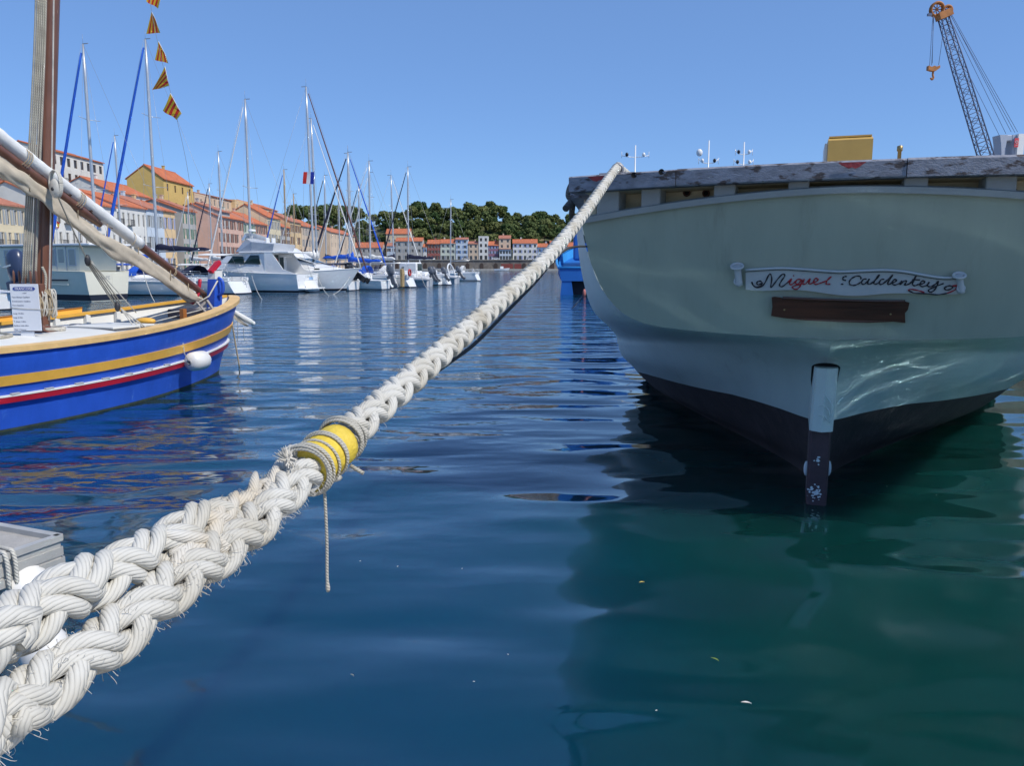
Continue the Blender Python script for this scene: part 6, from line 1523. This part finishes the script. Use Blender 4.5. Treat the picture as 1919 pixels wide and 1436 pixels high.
launch('cabin fishing boat with white wheelhouse roof near the pontoon end', 822, 535.5, 7.5, 2.7, -.5, M_GREYP, .95, extra=lambda t, L, B: (MB().box((0, L * .5, 1.9), (1.7, 2.2, 1.5), bev=.15).build('wheelhouse', GEL, t), MB().box((0, L * .5 - 1.12, 2.1), (1.3, .03, .8)).build('window', M_TINT, t)))
launch('outermost inflatable with a white roll bar arch and grey outboard', 852, 531.5, 7.5, 2.6, -.6, M_GREYP, 1.05, tubes=True, extra=lambda t, L, B: MB().tube(crom([(-1.1, .6, 1), (-1.0, .9, 2.0), (0, 1.0, 2.5), (1.0, .9, 2.0), (1.1, .6, 1)], 4), .1, 8).build('roll_bar', GEL, t))
launch('small open launch with a navy outboard beside the cabin cruiser', -10, 584, 6.5, 2.4, -.2, mat('navy_engine_paint', (.035, .05, .10), .3), 1.7, phi=math.radians(24), cons=True)

for px_, py_, lb, bm in ((196, 541, 'white launch lying behind the cream cruiser stern', None), (262, 540, 'open launch with blue bimini behind the blue-covered sailboat', M_BLUEC), (322, 540, 'white launch with navy bimini between the two big sailboats', M_NAVYC), (398, 538, 'white cuddy launch behind the sailboat with the stern ladder', M_WHITEC)):
    launch(lb, px_, py_, 7.6, 2.7, -.4, M_GREYP, 1.0, bim=bm)
# ---- masts behind: more sailing boats
BEH = [ # mast px, mast top y, mast height, cover, genoa, bow out?, label
 (213, 265, 15.0, M_WHITEC, M_BLUEC, 0, 'sailboat with thin blue furled sail behind the bark mast'),
 (407, 293, 14.0, M_NAVYC, None, 0, 'sailboat with a black-topped mast behind the navy boom'),
 (457, 202, 16.0, M_WHITEC, M_WHITEC, 0, 'sailboat with a tall white mast and white furled sail'),
 (530, 325, 13.0, M_NAVYC, M_BLUEC, 0, 'sailboat with tan mast and dark blue furled sail'),
 (577, 180, 18.5, M_WHITEC, M_BROWNC, 1, 'large sailboat with the tallest mast and a brown furled sail, bow out'),
 (586, 235, 16.5, M_WHITEC, M_WHITEC, 1, 'sailboat with a white furled sail beside the tallest mast'),
 (606, 335, 13.0, M_NAVYC, M_NAVYC, 0, 'sailboat with grey mast behind the sports yacht'),
 (655, 296, 14.0, M_BLUEC, M_BLUEC, 1, 'sailboat with a slim white mast and blue forestay, bow out'),
 (690, 330, 13.0, M_WHITEC, M_WHITEC, 0, 'sailboat with a plain mast behind the dark bimini'),
 (735, 335, 13.0, M_NAVYC, M_WHITEC, 1, 'sailboat with navy cover behind the blue one, bow out'),
 (762, 320, 13.5, M_NAVYC, M_NAVYC, 0, 'sailboat with dark cover behind the red lifebuoy'),
 (843, 378, 12.0, None, None, 0, 'last sailboat of the marina with a thin white mast'),
 (548, 368, 11.0, M_BLUEC, M_WHITEC, 0, 'small sailboat with an ochre mast deep in the marina'),
 (632, 345, 12.0, M_NAVYC, M_WHITEC, 0, 'small sailboat with a grey mast deep in the marina'),
 (670, 352, 12.0, M_WHITEC, M_NAVYC, 0, 'small sailboat with a navy furled sail deep in the marina'),
 (350, 365, 12.0, M_WHITEC, M_WHITEC, 0, 'sailboat moored by the town wall with white cover'),
 (140, 350, 12.5, M_BLUEC, None, 0, 'sailboat behind the cream cruiser with blue cover'),
 (390, 350, 12.5, M_WHITEC, M_NAVYC, 0, 'sailboat by the town wall with a navy furled sail'),
]
for i, (px_, ty, mh, cv, gn, out, lb) in enumerate(BEH):
    Y = (mh - 2.2) * FPX / (499.0 - ty); top = at_y(px_, ty, Y); L_ = mh * .68; my = .55
    hx, hy = (-math.cos(PHI), math.sin(PHI)) if not out else (math.cos(PHI), -math.sin(PHI) * .6)
    h_ = unit((hx, hy, 0)); loc = np.array([top[0], top[1], 0]) - h_ * L_ * my
    sailboat(lb, loc, rz_head(h_[0], h_[1]), L_, L_ * .31, mh, cover=cv, genoa=gn, genoa_r=.085 if gn is not M_WHITEC else .06, simple=i % 2 == 0, group='sailing boats in the marina', mast_m=(M_ALLOY, mat('tan_mast', (.38, .27, .15), .5))[lb.count('tan') + lb.count('ochre') > 0], spread=1 + i % 2)
# ---- pontoons
for a, c, lb in (((-38, 60), (-17, 122), 'long grey floating pontoon behind the moored sailing boats'), ((-50, 70), (-36, 150), 'second floating pontoon nearer the town quay')):
    t = thing('pontoon', lb, 'pontoon', (a[0], a[1], 0)); d = np.array([c[0] - a[0], c[1] - a[1], 0.]); b = MB(); b.beam((0, 0, .45), d + (0, 0, .45), 2.0, .18); b.build('deck', mat('pontoon_deck', (.38, .36, .33), .8), t)
    for k_ in np.linspace(.04, .96, 8): b = MB(); b.box(d * k_ + (0, 0, .15), (2.2, 2.2, .42), bev=.05); b.build('float', MATS['grey_float'], t)
    for k_ in (.1, .5, .9): b = MB(); b.tube([d * k_ + (1.15, 0, -1.5), d * k_ + (1.15, 0, 2.4)], .14, 10); b.build('pile', GELG, t)
# ---- flags
def flagmesh(pts, cols, nx, horiz=True, wave=.12):
    """quad flag: pts = four corners (hoist top, fly top, fly bottom, hoist bottom)"""
    A_, B_, C_, D_ = [np.asarray(x, float) for x in pts]; n_ = len(cols); b_ = MB(); nrm = unit(np.cross(B_ - A_, D_ - A_)); m = nx
    for i, c in enumerate(cols):
        for k_ in range(m):
            def P(u, v): return (A_ * (1 - u) + B_ * u) * (1 - v) + (D_ * (1 - u) + C_ * u) * v + nrm * wave * math.sin(u * 7 + v * 3) * np.linalg.norm(B_ - A_) * .35
            u0, u1, v0, v1 = (k_ / m, (k_ + 1) / m, i / n_, (i + 1) / n_) if horiz else (i / n_, (i + 1) / n_, k_ / m, (k_ + 1) / m)
            b_.add([P(u0, v0), P(u1, v0), P(u1, v1), P(u0, v1)], [(0, 1, 2, 3)], c, True)
    return b_
def cloth_mat(name, col):                                           # thin bunting lets the light through
    m = mat(name, col, .8); nt = m.node_tree; tr_ = nt.nodes.new('ShaderNodeBsdfTranslucent'); tr_.inputs[0].default_value = (*col, 1); mx = nt.nodes.new('ShaderNodeMixShader'); mx.inputs[0].default_value = .5
    nt.links.new(nt.nodes['Principled BSDF'].outputs[0], mx.inputs[1]); nt.links.new(tr_.outputs[0], mx.inputs[2]); nt.links.new(mx.outputs[0], nt.nodes['Material Output'].inputs[0]); return m
FR_, FY_ = cloth_mat('flag_red', (.68, .04, .03)), cloth_mat('flag_yellow', (.85, .5, .04)); FB_, FW_ = cloth_mat('flag_blue', (.03, .06, .40)), cloth_mat('flag_white', (.8, .8, .8))
PEN = [[(277, -12), (301, -4), (296, 15), (274, 2)], [(284, 21), (291, 35), (300, 61), (274, 63)], [(297, 77), (309, 100), (315, 118), (290, 112)], [(309, 124), (317, 160), (298, 166), (285, 168)], [(319, 174), (340, 212), (331, 224), (305, 207)]]
PLB = ['red and yellow striped pennant cut by the upper frame of the string', 'red and yellow striped pennant hanging beside the sailboat masthead', 'red and yellow striped pennant just below the masthead one', 'twisted red and yellow pennant with a dark folded corner', 'lowest and broadest red and yellow striped pennant of the string']
for q_, lb in zip(PEN, PLB):
    pts = [at_y(x, y, 57.0 + .3 * k_) for k_, (x, y) in enumerate(q_)]; t = thing('pennant', lb, 'flag', pts[0])
    flagmesh([pts[0], pts[1], pts[2], pts[3]], [1, 0] * 3 + [1], 5, horiz=False).build('cloth', [FR_, FY_], t, world=True)
    b = MB(); b.tube([pts[0], pts[1], pts[2]], .02, 5); b.build('hoist_tape', M_WHITEC, t, world=True)
dl = thing('dressing_line', 'thin line carrying the striped pennants down to the sailboat deck', 'line', at_y(372, 470, 58.5))
b = MB(); b.tube(crom([at_y(278, -60, 57), at_y(284, 20, 57), at_y(305, 120, 57.2), at_y(320, 174, 57.4), at_y(332, 225, 57.6), at_y(352, 320, 58), at_y(372, 470, 58.5)], 5), .014, 4); b.build('line', M_WIRE, dl, world=True)
b = MB(); b.lathe([(.03, 0), (.05, .05), (.05, .12), (.01, .16)], 8, at_y(372, 470, 58.5)); b.build('shackle', M_STEEL, dl, world=True)
def flag(px4, Y, cols, mats_, lb, horiz):
    pts = [at_y(x, y, Y) for x, y in px4]; t = thing('flag', lb, 'flag', pts[3]); flagmesh(pts, cols, 7, horiz, .1).build('cloth', mats_, t, world=True)
    b_ = MB(); b_.tube([pts[0] + (0, 0, .1), pts[3] - (0, 0, 1.2)], .02, 5); b_.build('staff', M_STEEL, t, world=True)
flag([(589, 322), (569, 322), (567, 344), (588, 345)], 72.0, [0, 1, 2], [FB_, FW_, FR_], 'french tricolour flying beside the tallest mast', False)
flag([(106, 414), (112, 418), (110, 428), (105, 427)], 52.0, [0, 1, 1, 0], [FR_, FY_], 'small red and yellow courtesy flag beside the bark mast', True)

# ---- lines from the moored boats down to the water
for (a, Ya), (c), lb in ((((268, 508), 51.0), (290, 566), 'thin white line from the cream cruiser stern to the water'), (((358, 520), 57.5), (385, 563), 'thin mooring line off the blue-covered sailboat stern'), (((472, 518), 60.5), (492, 562), 'thin mooring line beside the stern ladder'),
    (((596, 520), 66.0), (618, 556), 'thin mooring line off the flybridge yacht stern'), (((655, 520), 69.0), (622, 553), 'slack line from the sports yacht bow'), (((790, 520), 80.0), (806, 546), 'thin line off the sailboat with the red lifebuoy')):
    w0, w1 = at_y(*a, Ya), at_z(*c, -.03); t = thing('mooring_line', lb, 'rope', (w1[0], w1[1], 0)); b = MB(); tt = np.linspace(0, 1, 10)[:, None]; P = w0 * (1 - tt) + w1 * tt; P[:, 2] -= .25 * (4 * tt * (1 - tt))[:, 0]
    b.tube(P, .022, 5, uv=True); b.build('line', M_ROPE_W, t, world=True); b = MB(); b.ball(w0, .06, 8); b.build('bow_knot' if 'bow' in lb else 'knot', M_ROPE_W, t, world=True)
# ================================================================== blue fishing boats beyond the schooner
M_FB = mat('fishing_boat_blue', (.015, .12, .42), .4, var=.12, vscale=.8); M_FLB = mat('fishing_boat_light_blue', (.05, .33, .70), .45, var=.1, vscale=1); M_FDK = mat('fishing_boat_dark_stern', (.02, .018, .03), .7, var=.3, vscale=1)
def trawler(lb, px_, py_, L, B, masts, rzd, full=True):
    q_ = at_z(px_, py_, 0); rz = math.radians(rzd); t = thing('fishing_boat', lb, 'fishing boat', q_ + np.array([math.cos(rz), math.sin(rz), 0]) * B / 2, rz, 'blue fishing boats')
    p_ = hull_fn(L, B, 2.05, 4.4, .92, .1, 2.6); ts = np.linspace(0, 1, 24)
    G_ = np.array([[p_(a, f) for a in ts] for f in (.52, .7, .85, 1)]); b_ = MB(); b_.grid(G_); b_.grid(mirror(G_), flip=True); e = G_[:, 0]; b_.add(list(e) + list(mirror(e)), [(i, i + 1, len(e) + i + 1, len(e) + i) for i in range(3)]); b_.build('topsides', M_FB, t)
    G_ = np.array([[p_(a, f) * np.array([.86, 1, 1]) + (0, 1.0 * (1 - a), 0) for a in ts] for f in (-.3, 0, .3, .53)]); b_ = MB(); b_.grid(G_); b_.grid(mirror(G_), flip=True); e = G_[:, 0]; b_.add(list(e) + list(mirror(e)), [(i, i + 1, len(e) + i + 1, len(e) + i) for i in range(3)]); b_.build('underbody', M_FDK, t)
    b_ = MB(); e0 = p_(0, .52); b_.grid([[(x * e0[0], e0[1], e0[2]) for x in (-1, 1)], [(x * e0[0] * .86, 1.1, e0[2] - .02) for x in (-1, 1)]]); b_.build('counter_underside', M_FDK, t)
    for sd in (-1, 1): b_ = MB(); b_.prism([(-.05, 0), (.95, 0), (.8, 1.06), (.05, 1.06)], .9, lambda x, z, y, sd=sd: (sd * (B * .36) + x - .45, .05 + y, z)); b_.build('stern_bracket', M_FB, t)
    b_ = MB(); e = [p_(a, 1) + (.02, 0, .04) for a in ts]; b_.tube(e, .10, 6); b_.tube(mirror(e), .10, 6); b_.tube([mirror(e[0]), e[0]], .10, 6); b_.build('cap_rail', M_FLB, t)
    for sd in (-1, 1):
        Gi = np.array([[p_(a, 1) - (.14, 0, .02), p_(a, 1) - (.18, 0, .8)] for a in ts]); b_ = MB(); b_.grid(Gi if sd > 0 else mirror(Gi), flip=sd > 0); b_.build('inner_bulwark', M_FLB, t)
        for a in np.linspace(.03, .6, 11):
            q2 = p_(a, 1) - (.24, 0, 0); q2 = q2 if sd > 0 else mirror(q2); b_ = MB(); b_.beam(q2, q2 - (0, 0, .8), .14, .16, up=(1, 0, 0)); b_.build('stanchion', M_FLB, t)
    b_ = MB(); b_.grid([[(x * (p_(a, 1)[0] - .1), p_(a, 1)[1], p_(a, 1)[2] - .8) for x in (-1, 0, 1)] for a in ts]); b_.build('deck', M_FB, t)
    b_ = MB(); b_.box((0, L * .52, 4.0), (B * .55, L * .22, 2.6), bev=.15); wh = b_.build('wheelhouse', M_FB, t)
    for x in (-.9, 0, .9): b_ = MB(); b_.box((x, L * .41 - .015, 4.5), (.7, .03, .7)); b_.build('window', M_TINT, wh)
    b_ = MB(); b_.box((-.3, L * .2, 1.75), (1.8, 1.2, .8), bev=.1); b_.build('fish_bin', mat('salmon_bin', (.5, .16, .13), .6), t)
    b_ = MB(); b_.tube([(-.9, L * .3, 1.9), (.9, L * .3, 1.9)], .35, 12); b_.build('net_drum', M_FB, t)
    for (mx, my_, mz, kind) in masts:
        w_ = f_tr(t, mx, my_, mz); base = np.array([w_[0], w_[1], 3.0]); b_ = MB(); b_.tube([base, w_], [.09, .05], 8)
        if kind == 0: arms = ((-1.1, -.85, .1), (1.1, -.85, .1)); 
        else: arms = ((-.8, -1.7, .2), (.8, -1.7, .2)) + (((-.7, -.9, .2), (.7, -.9, .2)) if kind == 2 else ())
        for ax_, az, lift in arms:
            b_.tube([w_ + (0, 0, az - .1), w_ + (ax_ * .6, 0, az - .05), w_ + (ax_, 0, az + .25 if kind else az + .05)], .03, 5)
            b_.tube([w_ + (ax_, 0, az - .15), w_ + (ax_, 0, az + .35)], .02, 4)
        mo = b_.build('mast', GEL, t, world=True)
        for k_, (ax_, az, lift) in enumerate(arms):
            b_ = MB(); b_.ball(w_ + (ax_ * .62, 0, az + .12), (.14, .14, .17), 8); b_.build('deck_light', M_BLKP if (k_ + kind) % 2 == 0 else GEL, mo); XF[mo.name] = XF[t.name]
            o_ = mo.children[-1]; me_ = o_.data; l_, r_ = XF[t.name]; me_.transform(Matrix.Rotation(-r_, 4, 'Z') @ Matrix.Translation(-Vector(l_)))
        if kind == 1: b_ = MB(); b_.ball(w_ + (-.75, 0, -.95), (.26, .2, .3), 10); o_ = b_.build('radar_dome', GEL, mo); o_.data.transform(Matrix.Rotation(-XF[t.name][1], 4, 'Z') @ Matrix.Translation(-Vector(XF[t.name][0])))
    return t
def f_tr(t, px_, py_, Y): return at_y(px_, py_, Y)
trawler('bright blue fishing boat with light blue bulwarks seen past the schooner quarter', 1041, 553, 17, 6.2, [(1191, 272, 66.0, 0)], -4)
trawler('blue fishing boat lying hidden behind the schooner, two masts showing above its rail', 1250, 552, 17, 6.0, [(1329, 263, 66.0, 1), (1395, 266, 67.0, 2)], -4)
ml = thing('stern_line', 'black mooring line dipping from the blue fishing boat into the water', 'rope', at_z(1070, 582, 0)); b = MB(); b.tube([at_z(1070, 582, -.05), at_y(1094, 552, 58.5)], .05, 6); b.build('line', M_BLKP, ml, world=True); b = MB(); b.ball(at_y(1095, 549, 58.4), (.12, .12, .3), 8); b.build('pink_buoy', mat('salmon_bin', (.5, .16, .13), .6), ml, world=True)
# small white boat by the far quay
q_ = at_z(915, 510.5, 0); q_ = np.array([q_[0], FY - 9, 0]); t = thing('small_boat', 'small white open boat lying off the far quay', 'boat', q_, -math.pi / 2 + .1); make_hull(t, 7.5, 2.5, .9, 1.3, GEL, .8); b = MB(); b.box((0, 3.6, 1.5), (1.3, 1.6, 1.2), bev=.1); b.build('wheelhouse', GEL, t)

# ================================================================== harbour crane
CY = 150.0
def cp(px_, py_, Y=CY): return at_y(px_, py_, Y)
M_CRB = mat('crane_blue_grey', (.10, .13, .22), .5); M_CRO = mat('crane_orange', (.42, .16, .04), .6, var=.3, vscale=.6); M_CRG = mat('crane_pale_grey', (.38, .42, .50), .5)
base = np.array([cp(1895, 400)[0], CY + 1, 1.3])
cr = thing('harbour_crane', 'tall lattice-boom harbour crane with orange head and hook', 'crane', base)
foot, tip = cp(1868, 360), cp(1768, 32); ax_ = unit(tip - foot); Ln = np.linalg.norm(tip - foot); side = unit(np.cross(ax_, (0, 1, 0))); dep = unit(np.cross(side, ax_))
def bw_(s_): return 1.25 - .35 * s_ if s_ < .75 else .99 - (s_ - .75) * 1.2
C4 = lambda s_: [foot + ax_ * Ln * s_ + side * bw_(s_) * a + dep * .55 * c for a, c in ((-1, -1), (1, -1), (1, 1), (-1, 1))]
for k_ in range(4):
    b = MB(); b.tube([C4(0)[k_], C4(.7)[k_], C4(1)[k_]], .12, 6); b.build('boom_chord', M_CRB, cr, world=True)
n_ = 24
for f_ in range(4):
    b = MB()
    for i in range(n_):
        a, c = C4(i / n_), C4((i + 1) / n_); j = (f_ + 1) % 4
        b.tube([a[f_], c[j]] if i % 2 else [a[j], c[f_]], .055, 4); b.tube([a[f_], a[j]], .045, 4)
    b.build('boom_lacing', M_CRB, cr, world=True)
b = MB(); R_ = np.stack([side, ax_, dep], 1); b.box(cp(1769, 27), (2.4, 1.2, 1.8), 0, R_); b.build('boom_head', M_CRO, cr, world=True)
hd = cr.children[-1]
for x, y, r_ in ((1757, 16, 1.1), (1776, 19, .8)):
    c = cp(x, y); b = MB(); b.torus(c, r_, .22, (0, 1, .2), 18, 6); b.torus(c + (0, .5, 0), r_, .22, (0, 1, .2), 18, 6)
    for a in np.linspace(0, math.pi, 4, endpoint=False): b.tube([c + (r_ * math.cos(a), .25, r_ * math.sin(a)), c - (r_ * math.cos(a), -.25, r_ * math.sin(a))], .09, 5)
    b.build('sheave', M_CRO, cr, world=True)
b = MB(); b.box(cp(1742, 27), (.7, .5, .4)); b.tube([cp(1742, 25), cp(1750, 21), cp(1756, 22)], .08, 5); b.build('boom_lamp', M_CRB, cr, world=True)
b = MB(); c = cp(1749, 128); b.prism([(-2.2, -.5), (-.6, -.9), (.6, -.9), (2.2, .1), (2.1, .9), (.8, .5), (0, .8), (-.9, .4), (-2.2, .8)], .8, lambda x, z, y: (c[0] + x * .48, c[1] - .4 + y, c[2] + z * .55)); hk = b.build('hook_block', M_CRO, cr, world=True)
b = MB(); b.tube(crom([c + (0, 0, -.4), c + (.0, 0, -1.1), c + (.15, 0, -1.6), c + (-.1, 0, -1.9), c + (-.35, 0, -1.6)], 4), .18, 8); b.build('hook', M_CRO, cr, world=True)
for (x0, y0), (x1, y1) in (((1748, 30), (1742, 124)), ((1750, 30), (1746, 122)), ((1749, 30), (1747, 118)), ((1767, 64), (1759, 121))): b = MB(); b.tube([cp(x0, y0), cp(x1, y1)], .045, 4); b.build('hoist_cable', M_CRB, cr, world=True)
for (x0, y0), (x1, y1) in (((1782, 24), (1907, 247)), ((1780, 24), (1895, 247)), ((1778, 30), (1885, 250)), ((1815, 138), (1872, 252)), ((1781, 27), (1902, 248))): b = MB(); b.tube([cp(x0, y0), cp(x1, y1, CY + 2)], .05, 4); b.build('luffing_cable', M_CRB, cr, world=True)
# tower with an oval opening, machinery house, cab, chassis
t0 = cp(1871, 254, CY + 2); t1 = cp(1903, 254, CY + 2); cx, wz = (t0[0] + t1[0]) / 2, t0[2]; hw = (t1[0] - t0[0]) / 2
b = MB()
for sd in (-1, 1):
    b.prism([(0, 0), (1, 0), (.85, 4.2), (1.15, 6.0), (1.6, 7.6), (-.25, 7.6), (0, 5.5)] if sd > 0 else [(-1, 0), (0, 0), (0, 5.5), (.25, 7.6), (-1.6, 7.6), (-1.15, 6.0), (-.85, 4.2)], 2.4, lambda x, z, y, sd=sd: (cx + sd * (hw - .95) + x * .78 - (0 if sd > 0 else -.0), CY + 1 + y, wz - 7.6 + z))
b.box((cx, CY + 2.2, wz - .55), (hw * 2 - .5, 2.3, 1.1), bev=.15); b.build('tower_head', M_CRG, cr, world=True)
b = MB(); b.box((cx, CY + 2.2, (wz - 7.6 + 9) / 2), (hw * 1.7, 2.6, wz - 7.6 - 9), bev=.1); b.build('tower', M_CRG, cr, world=True)
b = MB(); q_ = [cp(1900, 250, CY + .6), cp(1912, 250, CY + .6), cp(1910, 330, CY + .6), cp(1900, 330, CY + .6)]; b.prism([(0, 0), (1.1, 0), (1.3, 7.5), (.1, 7.5)], 1.0, lambda x, z, y: (q_[3][0] + x, CY + .4 + y, wz - 7.4 + z)); sp_ = b.build('side_plate', GEL, cr, world=True)
b = MB(); pr = cp(1905, 267, CY + .3); b.box(pr, (.75, .03, 1.6)); lg = b.build('red_emblem', mat('emblem_red', (.6, .06, .07), .5), cr, world=True)
b = MB(); b.torus(pr + (0, -.04, .1), .22, .05, (0, 1, 0)); b.box(pr + (0, -.04, -.45), (.4, .03, .08)); b.build('emblem_mark', FW_, cr, world=True)
b = MB(); b.box((cx + 1, CY + 4.5, 6.6), (6, 9, 4.6), bev=.2); b.build('machinery_house', M_CRG, cr, world=True)
b = MB(); b.box((cx - 2.6, CY - 1, 12), (1.8, 2, 2.4), bev=.2); b.build('operator_cab', M_TINT, cr, world=True)
b = MB(); b.box((cx + 1, CY + 4, 2.9), (12, 8, 1.6), bev=.2); b.build('chassis', M_CRO, cr, world=True)
for x in (-4, -1.5, 1, 3.5, 6):
    for y in (0.4, 7.6): b = MB(); b.lathe([(.1, -.3), (.75, -.3), (.75, .3), (.1, .3)], 16, (cx + x, CY + y, 2.05), [[1, 0, 0], [0, 0, -1], [0, 1, 0]]); b.build('wheel', M_BLKP, cr, world=True)
b = MB(); b.tube([foot, (cx, CY + 1.2, foot[2] - .4)], .4, 8); b.build('boom_pivot', M_CRB, cr, world=True)
